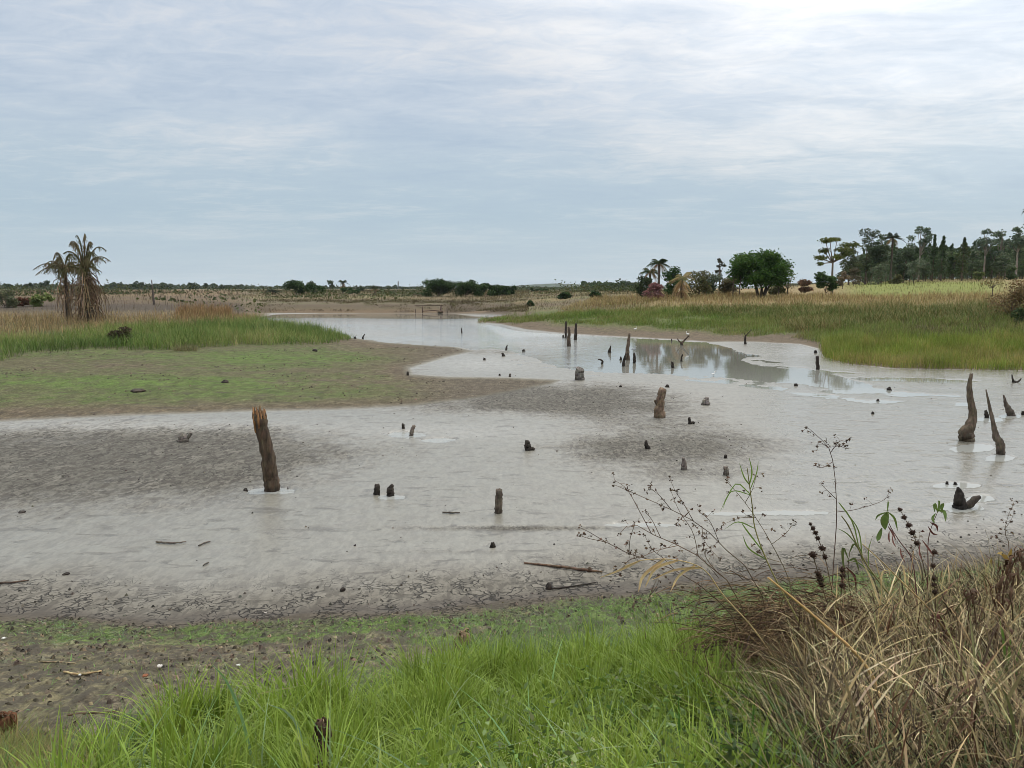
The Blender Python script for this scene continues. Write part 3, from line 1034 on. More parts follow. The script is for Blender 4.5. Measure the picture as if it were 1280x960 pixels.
stump('tiny upright stub behind the tilted stick stump in a bluish puddle', [(504, 536), (504, 530)], [4, 3.5], DARKB, seed=8)
stump('thin stick stump tilted right, standing in a bluish puddle', [(514, 545), (515, 538), (517.5, 532)], [5, 4.5, 4], srgb(120, 108, 96), seed=9)
stump('small dark stub on the dark mud patch, left of the two grey cones', [(810, 561), (808, 556), (807.5, 551)], [7, 5, 3], DARKB, seed=10)
stump('grey cone-shaped stump with a narrow tip on the dark mud patch', [(855, 587), (855, 580), (854, 572)], [9, 7, 3], srgb(112, 102, 94), seed=11)
stump('small square grey stump right of the narrow cone on the dark mud patch', [(908, 594), (907.5, 588), (907, 583)], [7.5, 7, 5.5], srgb(116, 106, 96), seed=12)
stump('speck of a stub just above the small square grey stump', [(907, 573), (907, 569)], [4, 3], DARKB, seed=13)
stump('thick crooked bark stump leaning right, near the middle of the mud', [(824, 522), (824, 510), (826, 498), (829, 487)], [14, 11, 9.5, 9], srgb(112, 94, 76), 'crooked_stump', seed=14, n=16, sides=14, forks=[('knob', [(823, 506), (820, 502), (819.5, 500)], [6, 5, 4], BARK)])
stump('grey triangular stump to the right of the thick crooked one', [(882, 506), (882.5, 501), (884, 497)], [11, 8, 4], srgb(120, 112, 104), seed=15)
stump('thin L-shaped stub with a foot to its right, below the triangular stump', [(862, 530), (862, 526), (861.5, 522)], [4, 3.5, 3], DARKB, seed=16, forks=[('root', [(862, 529), (866, 528), (868, 529)], [3, 3, 3], DARKB)])
stump('flat dark mound of a stump just above the thick crooked one', [(834, 484), (834.5, 481)], [6, 3], DARKB, seed=17)
stump('tiny dark nub at the edge of the grey spit, right of the block stump', [(776, 484), (775, 482)], [4, 2.5], DARKB, seed=18)
stump('square grey block stump at the tip of the brown spit', [(724.5, 475), (724.5, 468), (725, 461)], [12, 11, 10], srgb(104, 98, 90), 'block_stump', seed=19, jag=0.2, sides=10, rough=0.08)
stump('thickest of three posts in the open water, frayed at its top', [(711, 433), (711, 425), (711.5, 416), (711, 409)], [6, 5, 4.4, 3.2], BARK, 'water_post', seed=20, cat='post')
stump('thin post behind the thickest of the three posts in the water', [(707, 423), (707.3, 412), (707.5, 402)], [2.8, 2.8, 2.2], DARKB, 'water_post', seed=21, cat='post')
stump('slim post standing apart, right of the other two in the water', [(719, 425), (719.5, 414), (720, 404)], [4, 3.4, 2.4], DARKB, 'water_post', seed=22, cat='post')
stump('pair of specks of a rotten stub, left of the three water posts', [(704, 422), (704, 419)], [2.6, 2], DARKB, seed=23)
stump('tall post at the water edge with a slanted stick leaning on its foot', [(784.5, 450), (784, 440), (785.5, 428), (786.5, 417)], [5.5, 5, 3.8, 3], srgb(98, 84, 70), 'water_post', seed=24, cat='post')
stump('slanted broken stick beside the foot of the tall water-edge post', [(779, 458), (780, 451), (782.5, 442)], [4, 3.4, 2], DARKB, 'broken_stick', seed=25, cat='stick')
stump('dark spindle-shaped stub with a small bird on it, right of the tall water-edge post', [(793, 454), (793, 448), (792.5, 441)], [3.6, 4, 2], DARKB, seed=26)
stump('thin pointed snag alone in the water left of the tall water-edge post', [(761.8, 441), (762, 438), (763.6, 432)], [4.4, 3.6, 0.9], DARKB, 'pointed_snag', seed=27, cat='snag')
stump('bent black branch arching out of the water like a hook', [(752.5, 455), (753, 451.5), (750.5, 449.6), (747.5, 449.4)], [2.6, 2.4, 1.8, 1.2], DARKB, 'hooked_branch', seed=28, n=12, cat='branch')
stump('small round nub in the water between the hooked branch and the tall post', [(776, 450), (776, 446)], [3.4, 1.8], DARKB, seed=29)
stump('short blunt stub in the shallow water, left of the thin bent stick', [(841, 460), (840.6, 456), (840.4, 452.5)], [4, 3, 3], DARKB, seed=30)
stump('thin bent stick in the shallow water with its mirror image below', [(852, 452), (852, 447.5), (853.2, 443)], [2.6, 2, 1.4], DARKB, 'bent_stick', seed=31, cat='stick')
stump('forked dead branch like a wide V in the water, white bird on one arm', [(852, 431.5), (851.8, 429.5), (852, 428)], [3.4, 3, 2.6], BARK, 'forked_branch', seed=32, cat='branch',
      forks=[('arm', [(852, 429), (848.5, 426), (846.5, 423)], [2.2, 1.8, 1], BARK), ('arm', [(852, 429), (857, 424), (861.5, 419)], [2.6, 2.2, 1.2], BARK), ('arm', [(858.5, 422.5), (860.5, 421), (862, 420.5)], [1.4, 1.0, .8], BARK)])
stump('speck of a stub in the water close to the right bank, before the forked branch', [(839.5, 426.5), (839.5, 423.5)], [1.8, 1.5], DARKB, seed=33)
stump('thin post with two antler twigs on the mud below the right bank', [(931.5, 430.5), (931.6, 425), (931.8, 419.5)], [3, 2.6, 2.2], DARKB, 'antlered_post', seed=34, cat='post',
      forks=[('twig', [(932, 420), (936, 415.5), (940, 412)], [1.2, 1, .7], DARKB), ('twig', [(932, 419.5), (930.5, 416.5)], [1, .7], DARKB)])
stump('dark rounded post by the small pond in front of the right reeds', [(1022.5, 462), (1022, 454), (1021.7, 445.5)], [4.6, 4.4, 4], DARKB, 'pond_post', seed=35, cat='post')
stump('tall bent stump with a swollen foot, largest on the right mud', [(1209, 551), (1207, 541), (1213, 530), (1216.5, 517), (1213.5, 502), (1211.5, 487), (1214, 467)], [17, 17, 12, 9, 8, 6.5, 3.5], srgb(92, 80, 66), 'bent_stump', seed=36, n=30, sides=16, rough=0.12)
stump('slim spiky stump leaning left, beside the tall bent one', [(1251, 568), (1250.5, 556), (1246, 546), (1242, 530), (1237, 508), (1232.5, 487)], [9.5, 10, 8, 5, 3.6, 1.4], srgb(96, 86, 74), 'spiky_stump', seed=37, n=26, sides=12, rough=0.14)
stump('small dark nub between the tall bent stump and the tusk-like one', [(1233.5, 522.5), (1232.8, 518), (1232, 513)], [6, 5.5, 3], DARKB, seed=38)
stump('tusk-like stub curving up to the left, behind the slim spiky stump', [(1264, 519.5), (1262, 513.5), (1258, 506), (1254.5, 494)], [9, 7.5, 5, 1.6], srgb(92, 82, 72), 'tusk_stump', seed=39, n=16)
stump('dark nub cut by the right border of the view, beside the tusk-like stub', [(1279, 518.5), (1279, 514.5)], [5, 4], DARKB, seed=40)
stump('twisted root with two prongs lying near the right reeds', [(1268, 478.3), (1268, 476.8)], [6, 3], DARKB, 'pronged_root', seed=41, cat='root',
      forks=[('prong', [(1267, 477.6), (1265.6, 473), (1264.8, 468)], [2.4, 2, 1], DARKB), ('prong', [(1270, 478), (1274, 476), (1276.5, 473)], [2.2, 2, 1.2], DARKB)])
stump('sharp black triangular stump with a low root beside it, near the right border', [(1200, 635), (1199.5, 626), (1199, 617), (1197.5, 609.5)], [15.5, 13, 9, 3], srgb(48, 42, 36), 'triangular_stump', seed=42, n=14, sides=14,
      forks=[('root', [(1206, 634), (1213, 630), (1219, 624), (1225, 621)], [6, 9, 8, 4], srgb(66, 58, 50))])
stump('left dark speck of two in the puddle above the black triangular stump', [(1184, 605.5), (1184, 602.5)], [3.6, 2.6], DARKB, seed=43)
stump('right dark speck of two in the puddle above the black triangular stump', [(1194, 606.5), (1194, 603.2)], [4.4, 3], DARKB, seed=44)
stump('thin pole standing alone far out in the open lake', [(577.2, 416.5), (577, 413), (576.7, 410)], [1.9, 1.5, 0.8], DARKB, 'lake_pole', seed=45, cat='pole')
stump('dark curved snag at the tip of the left grass bank', [(453.5, 424), (454, 421), (456.2, 417.5)], [2.4, 1.8, 1], DARKB, 'curved_snag', seed=46, cat='snag')
stump('low dark stub at the tip of the left grass bank, left of the curved snag', [(444, 423.5), (444, 421)], [3.2, 2], DARKB, seed=47)
stump('small black stub on the brown soil at the mouth of the pale mud inlet', [(509.5, 469.5), (509.4, 465)], [3, 2.6], DARKB, seed=48)
stump('small nub highest up in the pale mud inlet', [(605.5, 450.5), (605.4, 447.5)], [3.6, 2.4], DARKB, seed=49)
stump('thin stub with a twig on the far mud, at the edge of the lake', [(633, 437.5), (633.2, 434), (634.2, 431.5)], [3, 2.2, 1], DARKB, seed=50)
stump('flat dark nub right of the thin far stub at the edge of the lake', [(654.5, 439.5), (654.5, 437.3)], [4.4, 2.6], DARKB, seed=51)
stump('slanted nub on the far mud, below the thin stub at the edge of the lake', [(629.5, 445.5), (628, 441.5)], [4.4, 2.6], DARKB, seed=52)
stump('small upright nub on the upper edge of the brown spit', [(637.2, 471), (637.4, 467)], [3.2, 2.2], srgb(96, 88, 80), seed=53)
stump('tiny nub on the upper edge of the brown spit, left of the upright nub', [(624.5, 469.5), (624.5, 467.3)], [3, 2], DARKB, seed=54)
stump('dark stub at the foot of the right reeds, above the pond post', [(1019.5, 441.5), (1019.5, 438)], [4, 2.6], DARKB, seed=55)
stump('dark clump of a stub in the small pond before the right reeds', [(995, 482.2), (995, 479.6)], [5, 3], DARKB, seed=56)
stump('dark clump of a stub at the right end of the small pond', [(1111.5, 487.6), (1111.5, 484.8)], [7, 3.6], DARKB, seed=57)
stump('speck of a stub lower on the bare mud right of the small pond', [(1091, 517.5), (1091, 515)], [4, 2.6], DARKB, seed=58)
stump('speck of a stub higher on the bare mud right of the small pond', [(1097.5, 501.5), (1097.5, 499.2)], [4, 2.6], DARKB, seed=59)

G_CL = 'dark clods and tussocks on the flat'


def clod(label, u, v, w, h, col, name='mud_clod', cat='clod', seed=0):
    b = hit(u, v)
    px = F / (b[1] * CP + (CAMZ - b[2]) * SP)
    rr = np.random.default_rng(seed)
    mb = MB()
    for k in range(3):
        nn, s = 7, 10
        zz = np.linspace(-0.3, 1, nn)
        off = np.array([(rr.random() - .5) * w * .55, (rr.random() - .5) * w * .4, 0]) / px
        hh = h / px * (0.6 + 0.4 * rr.random()) if k else h / px
        path = np.stack([off[0] + 0 * zz, off[1] + 0 * zz, zz * hh], 1)
        rad = w / px / 2 * (0.85 if k == 0 else .55) * np.sqrt(np.clip(1 - np.clip(zz, 0, 1) ** 2, 0.02, 1))
        V, Q = tube(path, rad, s, 0.35, seed * 7 + k, True)
        mb.add(V, Q, jitter(col, len(V), 0.25, rr))
    o = mb.build(name, M_STUMP)
    o.location = b
    return tag(o, label, cat, G_CL)


clod('dark flat clod on the green left flat, nearest to the mud', 172, 490, 20, 3.6, srgb(64, 54, 46), seed=1)
clod('dark clod on the brownish middle of the left flat', 283, 478.5, 9, 4, srgb(58, 50, 42), seed=2)
clod('dark double clod on the green left flat below the reeds', 395, 439.5, 7, 3.4, srgb(50, 44, 38), seed=3)
clod('dark clod lying in the cracked near rim of the mud, left of centre', 427, 739, 7, 5, srgb(52, 46, 40), seed=4)
clod('dark clod beside the thin dark twig in the cracked near rim', 685, 737, 10, 8, srgb(50, 44, 38), seed=5)
clod('small dark clod on the far left pale mud', 28, 641, 9, 2.6, srgb(60, 54, 48), seed=6)
clod('small dark clod on the left pale mud near the cracked rim', 82, 719, 8, 3, srgb(56, 50, 44), seed=7)
clod('small black lump at the left edge of the round puddle by the leaning post', 307, 614, 6, 3.6, srgb(56, 50, 44), seed=8)


def stick(label, pix, wid, col, name='fallen_stick', lift=0.01, group='sticks lying on the mud', seed=0, knots=()):
    P = np.array([hit(u, v) for u, v in pix])
    y = P[:, 1].mean()
    px = F / (y * CP + CAMZ * SP)
    R = np.array(wid, float) / px / 2
    P[:, 2] += R * 0.6 + lift
    n = max(10, len(pix) * 4)
    path = smooth_path(P, n) if len(P) > 2 else np.array([lerp(P[0], P[1], t) for t in np.linspace(0, 1, n)])
    rr = np.random.default_rng(seed)
    path += (rr.random(path.shape) - 0.5) * R.mean() * 0.5
    rad = np.interp(np.linspace(0, 1, n), np.linspace(0, 1, len(R)), R)
    V, Q = tube(path, rad, 7, 0.2, seed)
    mb = MB().add(V, Q, jitter(col, len(V), 0.25, rr))
    for (u, v, w) in knots:
        c = hit(u, v)
        V, Q = tube([c, c + [0, 0, w / px * .5], c + [0, 0, w / px * .8]], [w / px / 2, w / px * .4, w / px * .1], 8, .3, seed)
        mb.add(V, Q, jitter(col * .7, len(V), 0.25, rr))
    o = mb.build(name, M_STUMP, None, P[0])
    o.location = P[0]
    return tag(o, label, 'stick', group)


stick('long brown stick with a knot lying on the pale mud near the bank', [(655, 705), (690, 709), (725, 714), (753, 716.5)], [2, 3, 3.2, 2.2], srgb(98, 78, 62), seed=1, knots=[(737, 714.5, 7)])
stick('thin dark twig lying in the cracked rim, right of a dark clod', [(690, 737.5), (715, 734.5), (745, 730)], [2, 2.2, 1.4], DARKB, seed=2)
stick('brown stick on the mud at the left border, above the cracked rim', [(-12, 730.5), (12, 730), (36, 727)], [2.6, 2.6, 1.4], srgb(88, 74, 62), seed=3)
stick('thin level stick on the left pale mud, left of a shorter slanted one', [(195, 679), (212, 680.5), (233, 679)], [2.2, 2.4, 1.2], srgb(92, 84, 74), seed=4)
stick('short stick slanting up to the right on the left pale mud', [(248, 683.5), (256, 680), (263, 678)], [1.6, 2, 1.4], srgb(92, 84, 74), seed=5)
stick('shortest slanted twig on the left pale mud below the level stick', [(254, 708), (258, 706), (261, 704.5)], [1.6, 1.8, 1.2], srgb(88, 80, 70), seed=6)
stick('dark flat stick on the pale mud, left of the upright cut post', [(553, 641.5), (563, 642.5), (575, 642)], [1.4, 2.6, 1.2], srgb(76, 68, 60), seed=7)
stick('pale straw-coloured stick on the dirt of the near left bank', [(80, 843), (100, 845), (127, 841)], [2.6, 3, 2.2], srgb(168, 148, 108), seed=8, group='sticks lying on the near bank')
stick('thin pale stalk lying higher on the near left bank dirt', [(48, 829), (70, 829.5), (95, 831)], [1.6, 1.8, 1.2], srgb(150, 134, 104), seed=9, group='sticks lying on the near bank')
stick('brown stick half hidden by the grass of the near left bank', [(84, 896.5), (110, 894.5), (148, 893)], [2.4, 2.6, 1.6], srgb(96, 76, 58), seed=10, group='sticks lying on the near bank')

# litter on the near bank
for k, (lab, u, v, s, c) in enumerate([('white scrap of litter on the dirt at the left border, highest of the scraps', 5, 801, 7, (214, 212, 204)),
                                      ('white scrap of litter beside the pale stick on the near left bank', 100, 847, 5, (214, 212, 204)),
                                      ('whitish flat scrap on the near left dirt, left of the reddish leaf', 200, 836, 9, (196, 190, 182)),
                                      ('reddish dry leaf on the near left dirt beside a whitish scrap', 182, 848, 10, (140, 92, 66)),
                                      ('white scrap of litter at the upper edge of the tall near grass', 298, 834, 7, (206, 204, 196)),
                                      ('pale pebble on the dark rim of the near bank', 332, 768, 5, (168, 160, 150))]):
    b = hit(u, v)
    px = F / (b[1] * CP + (CAMZ - b[2]) * SP)
    rr = np.random.default_rng(300 + k)
    s = s * .6 / px
    g = 5
    xs = np.linspace(-.5, .5, g)
    A, Bq = np.meshgrid(xs, xs, indexing='ij')
    top = np.stack([A * s, Bq * s * .8, 0.02 + s * .5 * rr.random((g, g)) * (1 - (A ** 2 + Bq ** 2) * 1.2)], -1)
    bot = top - [0, 0, max(0.006, s * .08)]
    Vv = np.concatenate([top.reshape(-1, 3), bot.reshape(-1, 3)])
    q = []
    for i_ in range(g - 1):
        for j_ in range(g - 1):
            a_ = i_ * g + j_
            q.append((a_, a_ + g, a_ + g + 1, a_ + 1))
            q.append((g * g + a_, g * g + a_ + 1, g * g + a_ + g + 1, g * g + a_ + g))
    ring = [i_ * g for i_ in range(g)] + [(g - 1) * g + j_ for j_ in range(1, g)] + [i_ * g + g - 1 for i_ in range(g - 2, -1, -1)] + [j_ for j_ in range(g - 2, 0, -1)]
    for a_, b_ in zip(ring, ring[1:] + ring[:1]):
        q.append((a_, b_, b_ + g * g, a_ + g * g))
    nm, ct_ = ('dry_leaf', 'leaf') if 'leaf' in lab else (('pebble', 'pebble') if 'pebble' in lab else ('litter_scrap', 'litter'))
    o = np_mesh(nm, Vv, np.array(q), M_BIRD, np.tile(srgb(*c), (len(Vv), 1)), smooth=True)
    o.location = b
    tag(o, lab, ct_)

# ---------------------------------------------------------------- birds: one continuous body each (tail, trunk, S-shaped neck, head, beak) with legs


def bird(label, u, v, hpx, face=1, col=(232, 230, 224), beak=(150, 120, 60), legs=True, y=None, seed=0):
    if y is None:
        b = hit(u, v)
    else:
        b = pt(u, v, y)
    px = F / (b[1] * CP + (CAMZ - b[2]) * SP)
    h = hpx / px
    f = face
    prof_ = [(-.42, .50, .012), (-.30, .52, .05), (-.12, .50, .12), (.06, .50, .135), (.18, .56, .10), (.235, .66, .055), (.22, .76, .04), (.19, .84, .036), (.215, .91, .04), (.27, .95, .05), (.33, .945, .04), (.38, .935, .018), (.50, .915, .004)]
    path = np.array([(f * a * h, 0, z_ * h) for a, z_, r in prof_])
    rad = np.array([r * h for a, z_, r in prof_])
    V, Q = tube(path, rad, 10, 0, 0)
    cc = np.tile(srgb(*col), (len(V), 1))
    cc[V[:, 0] * f > 0.37 * h] = srgb(*beak)
    mb = MB().add(V, Q, cc)
    if legs:
        for s_ in (-1, 1):
            V, Q = tube([(f * .02 * h, s_ * .05 * h, .45 * h), (f * -.02 * h, s_ * .05 * h, .24 * h), (f * .02 * h, s_ * .05 * h, .0)], [.02 * h, .012 * h, .012 * h], 6)
            mb.add(V, Q, srgb(52, 48, 44))
            V, Q = tube([(f * -.06 * h, s_ * .05 * h, .008 * h), (f * .12 * h, s_ * .07 * h, .008 * h)], [.01 * h, .006 * h], 5)
            mb.add(V, Q, srgb(52, 48, 44))
    o = mb.build('white_bird', M_BIRD, smooth=True)
    o.location = b
    return tag(o, label, 'bird', 'small white birds at the water')


yf = hit(852, 431.5)[1]
bird('small white bird perched on the right arm of the forked branch', 859.5, 420.6, 6.2, -1, y=yf)
bird('small white bird on the muddy edge of the right bank, above the tall water post', 794, 414.5, 6.0, 1)
bird('small grey and white bird on the spindle-shaped stub by the tall water post', 792.5, 441.2, 8.5, 1, (150, 152, 152), y=hit(793, 454)[1])
bird('small white bird wading in the shallows left of the small pond', 891.5, 470.5, 6.5, 1)
# ---------------------------------------------------------------- trees and bushes


def height_at(u, v, d, z0):
    return pt(u, v, d)[2] - z0


def crown_pts(blobs, n, rng, gap=0.45, shell=0.55, gs=1.3):
    """leaf positions in a set of ellipsoids, thinned where a noise field leaves gaps; returns points and clump ids"""
    vol = np.array([b[3] * b[4] * b[5] for b in blobs]) ** (2 / 3)
    k = rng.choice(len(blobs), n, p=vol / vol.sum())
    B = np.array([b[:6] for b in blobs])[k]
    d = rng.normal(size=(n, 3))
    d /= np.linalg.norm(d, axis=1)[:, None]
    r = (shell + (1 - shell) * rng.random(n)) * (0.82 + 0.36 * rng.random(n))
    P = B[:, :3] + d * B[:, 3:6] * r[:, None]
    nz = vnoise(P[:, 0] * gs + P[:, 2] * 0.7 * gs, P[:, 1] * gs - P[:, 2] * 0.9 * gs, 5)
    keep = nz > gap * 0.75
    return P[keep], k[keep]


def leafy(parent, name, blobs, n, leaf, c1, c2, seed=0, gap=0.45, shell=0.45, aspect=0.6, droop=None):
    rng = np.random.default_rng(seed)
    P, k = crown_pts(blobs, n, rng, gap, shell, 1.2 / max(0.4, np.mean([b[3] for b in blobs])))
    t = rng.random(len(blobs))[k][:, None] * 0.6 + rng.random((len(P), 1)) * 0.4
    C = (np.asarray(c1) * (1 - t) + np.asarray(c2) * t)
    C = jitter(C, len(P), 0.25, rng)
    V, Q, CC = leaves(P, leaf * (0.6 + 0.8 * rng.random(len(P))), C, rng, aspect, droop=droop)
    return MB().add(V, Q, CC).build(name, M_LEAF, parent)


def trunk_mesh(parent, segs, col, name='trunk', sides=8):
    mb = MB()
    for k, (p, r) in enumerate(segs):
        p = smooth_path(p, max(6, 3 * len(p))) if len(p) > 2 else np.array(p, float)
        rad = np.interp(np.linspace(0, 1, len(p)), np.linspace(0, 1, len(r)), r)
        V, Q = tube(p, rad, sides, 0.08, k)
        mb.add(V, Q, jitter(col, len(V), 0.2))
    return mb.build(name, M_TRUNK, parent)


def blobs_in(w, h0, h1, n, seed, flat=1.0, top=0.7, wob=0.35):
    """lumpy crown between heights h0..h1 with half width w"""
    rr = np.random.default_rng(seed)
    out = []
    H = h1 - h0
    for k in range(n):
        t = rr.random()
        z = h0 + H * (0.15 + 0.75 * t)
        ww = w * (1 - (abs(t - 0.4) / 0.75) ** 2 * top)
        a = rr.random() * 2 * PI
        q = math.sqrt(rr.random()) * 0.75
        s = w * wob * (0.7 + 0.6 * rr.random())
        s = min(s, H * 0.35)
        out.append((math.cos(a) * q * ww, math.sin(a) * q * ww, z, s * 1.15, s * 1.15, s * flat))
    return out


def limbs_to(blobs, base_r, fork_h, rng, nl=6, bx=0.0):
    segs = [([(0, 0, -0.3), (bx * .3, 0, fork_h * .5), (bx, 0, fork_h)], [base_r * 1.2, base_r, base_r * .8])]
    for b in blobs[:nl]:
        e = np.array(b[:3]) * [0.85, 0.85, 1]
        m = np.array([bx, 0, fork_h]) * .5 + e * .5 + (rng.random(3) - .5) * 0.3
        segs.append(([(bx, 0, fork_h), m, e], [base_r * .6, base_r * .4, base_r * .15]))
    return segs


def place(u, d, vbase=None):
    """ground point at photo column u, forward distance d (or where row vbase meets the ground)"""
    if d is None:
        return hit(u, vbase)
    fwd = d * CP + 1.0 * SP
    x = (u - 640) / F * fwd
    z = float(ground_z(x, d)[0])
    return np.array([x, d, z])


G_FOREST = 'trees of the plantation on the right skyline'
DKGREEN, MIDGREEN = srgb(48, 64, 40), srgb(78, 98, 52)
EUC1, EUC2 = srgb(82, 98, 78), srgb(116, 128, 104)
OLIVE1, OLIVE2 = srgb(74, 78, 50), srgb(112, 110, 74)
TRK = srgb(96, 84, 72)


def broadleaf(label, u, d, vtop, hw, vbase=None, h0=0.3, c1=DKGREEN, c2=MIDGREEN, n=2600, leaf=None, nb=14, name='leafy_tree', cat='tree', group=None, seed=0, gap=0.4, top=0.7, wob=0.4, tr=None, nl=6, trunk_h=None, tcol=TRK, flat=0.85, aspect=0.6, part='crown'):
    b = place(u, d, vbase)
    d = b[1]
    px = F / (d * CP)
    H = height_at(u, vtop, d, b[2])
    w = hw / px
    root = empty(name, b, label, cat, group)
    bl = blobs_in(w, H * h0, H, nb, seed, flat, top, wob)
    leafy(root, part, bl, n, leaf or max(0.16, 2.6 / px), c1, c2, seed, gap, aspect=aspect)
    r = tr or max(0.05, H * 0.02)
    trunk_mesh(root, limbs_to(bl, r, trunk_h or H * (h0 * .8 + .12), np.random.default_rng(seed), nl), tcol)
    return root


def bush(label, u, d, vtop, hw, vbase=None, c1=DKGREEN, c2=MIDGREEN, n=1500, name='bush', group=None, seed=0, leaf=None, gap=0.35, cat='bush', nb=12):
    return broadleaf(label, u, d, vtop, hw, vbase, 0.0, c1, c2, n, leaf, nb, name, cat, group, seed, gap, 0.55, 0.42, None, 5, None, TRK, 0.8, part='foliage')


def frond(L, up, out, az, droop, col, rng, leafn=22, leaflen=0.35, width=0.03, stiff=0.0, hang=0.35):
    """palm frond: arching rachis with two rows of leaflets"""
    t = np.linspace(0, 1, 9)
    hor = L * (out * t + 0.15 * t ** 2)
    ver = L * (up * t - droop * t ** 2.2)
    P = np.stack([np.cos(az) * hor, np.sin(az) * hor, ver], 1)
    mb = MB()
    V, Q = tube(P, np.linspace(width, width * .25, 9), 5)
    mb.add(V, Q, np.asarray(col) * 0.9)
    k = np.linspace(0.12, 1, leafn)
    base = np.stack([np.interp(k, t, P[:, i]) for i in range(3)], 1)
    sdir = np.array([-math.sin(az), math.cos(az), 0])
    fdir = np.array([math.cos(az), math.sin(az), 0])
    for s_ in (-1, 1):
        ll = leaflen * L * np.sin(PI * np.clip(k * .8 + .14, 0, 1)) * (0.8 + 0.4 * rng.random(leafn))
        tipv = base + (sdir * s_ * 0.8 + fdir * 0.55)[None] * ll[:, None] * np.array([1, 1, 1])
        tipv[:, 2] -= ll * hang
        mid = (base + tipv) / 2
        mid[:, 2] += ll * 0.08
        wv = (fdir * 0.5 + np.array([0, 0, .5]))[None] * (0.06 * ll)[:, None]
        V = np.stack([base - wv * .4, base + wv * .4, mid + wv, mid - wv, tipv], 1)
        Qf = []
        VV = np.concatenate([V[:, 0], V[:, 1], V[:, 2], V[:, 3], V[:, 4], V[:, 4] + 0.002])
        n_ = leafn
        a = np.arange(n_)
        Q1 = np.stack([a, a + n_, a + 2 * n_, a + 3 * n_], 1)
        Q2 = np.stack([a + 3 * n_, a + 2 * n_, a + 5 * n_, a + 4 * n_], 1)
        mb.add(VV, np.concatenate([Q1, Q2]), jitter(col, len(VV), .25, rng))
    return np.concatenate(mb.v), np.concatenate(mb.q), np.concatenate(mb.c)


def palm(label, u, d, vtop, vbase=None, crown_px=10, nf=18, col=srgb(70, 82, 52), dead=srgb(150, 124, 90), ndead=10, tr=0.14, lean=0.0, skirt=0.0, name='palm_tree', group=None, seed=0, up=0.7, droop=0.75, tcol=srgb(84, 74, 64), crown_h=None, hang=0.35, dead_up=0.0, leaflen=.35):
    b = place(u, d, vbase)
    d = b[1]
    px = F / (d * CP)
    H = height_at(u, vtop, d, b[2])
    L = crown_px / px * 1.15
    ch = H - L * (crown_h if crown_h is not None else 0.35)
    rng = np.random.default_rng(seed)
    root = empty(name, b, label, 'palm', group)
    trunk_mesh(root, [([(0, 0, -.3), (lean * .4, 0, ch * .5), (lean, 0, ch)], [tr * 1.3, tr, tr * 1.05])], tcol)
    mb = MB()
    for k in range(nf):
        az = k * 2.399 + rng.random() * .5
        e = rng.random()
        V, Q, C = frond(L * (.8 + .35 * rng.random()), lerp(0.15, up * 1.5, e), lerp(1.0, .35, e), az, droop * (0.6 + .7 * rng.random()), jitter(col, 1, .25, rng)[0], rng, hang=hang, leaflen=leaflen, width=max(.03, .25 / px))
        mb.add(V + [lean, 0, ch], Q, C)
    mb.build('crown', M_LEAF, root)
    if ndead:
        mb = MB()
        for k in range(ndead):
            az = k * 2.399 + rng.random()
            zz = ch - skirt * H * rng.random()
            V, Q, C = frond(L * (.7 + .5 * rng.random()), .12 + dead_up * rng.random(), .3 + .35 * rng.random(), az, .9 + .35 * rng.random(), jitter(dead, 1, .3, rng)[0], rng, 16, leaflen * .8, max(.03, .22 / px), hang=.9)
            mb.add(V + [lean * zz / ch, 0, zz], Q, C)
        mb.build('dead_fronds', M_DRY, root)
    return root


# ---- the two shaggy palms on the left bank
PB = hit(90, 401)


def ribbons(mb, paths, w, cols, rng):
    """thin drooping ribbons along many polylines (n, m, 3)"""
    paths = np.asarray(paths)
    n, m, _ = paths.shape
    tg_ = np.gradient(paths, axis=1)
    s_ = np.cross(tg_, rng.normal(size=(n, 1, 3)) * .5 + np.array([0, 1.0, 0]))
    s_ /= np.linalg.norm(s_, axis=2)[:, :, None] + 1e-9
    ww = w * np.linspace(1, .3, m)[None, :, None]
    V = np.stack([paths - s_ * ww / 2, paths + s_ * ww / 2], 2).reshape(-1, 3)
    b_ = np.arange(n)[:, None] * (2 * m)
    k_ = np.arange(m - 1)[None, :] * 2
    Q = np.stack([b_ + k_, b_ + k_ + 1, b_ + k_ + 3, b_ + k_ + 2], -1).reshape(-1, 4)
    mb.add(V, Q, np.repeat(cols, 2 * m, 0))


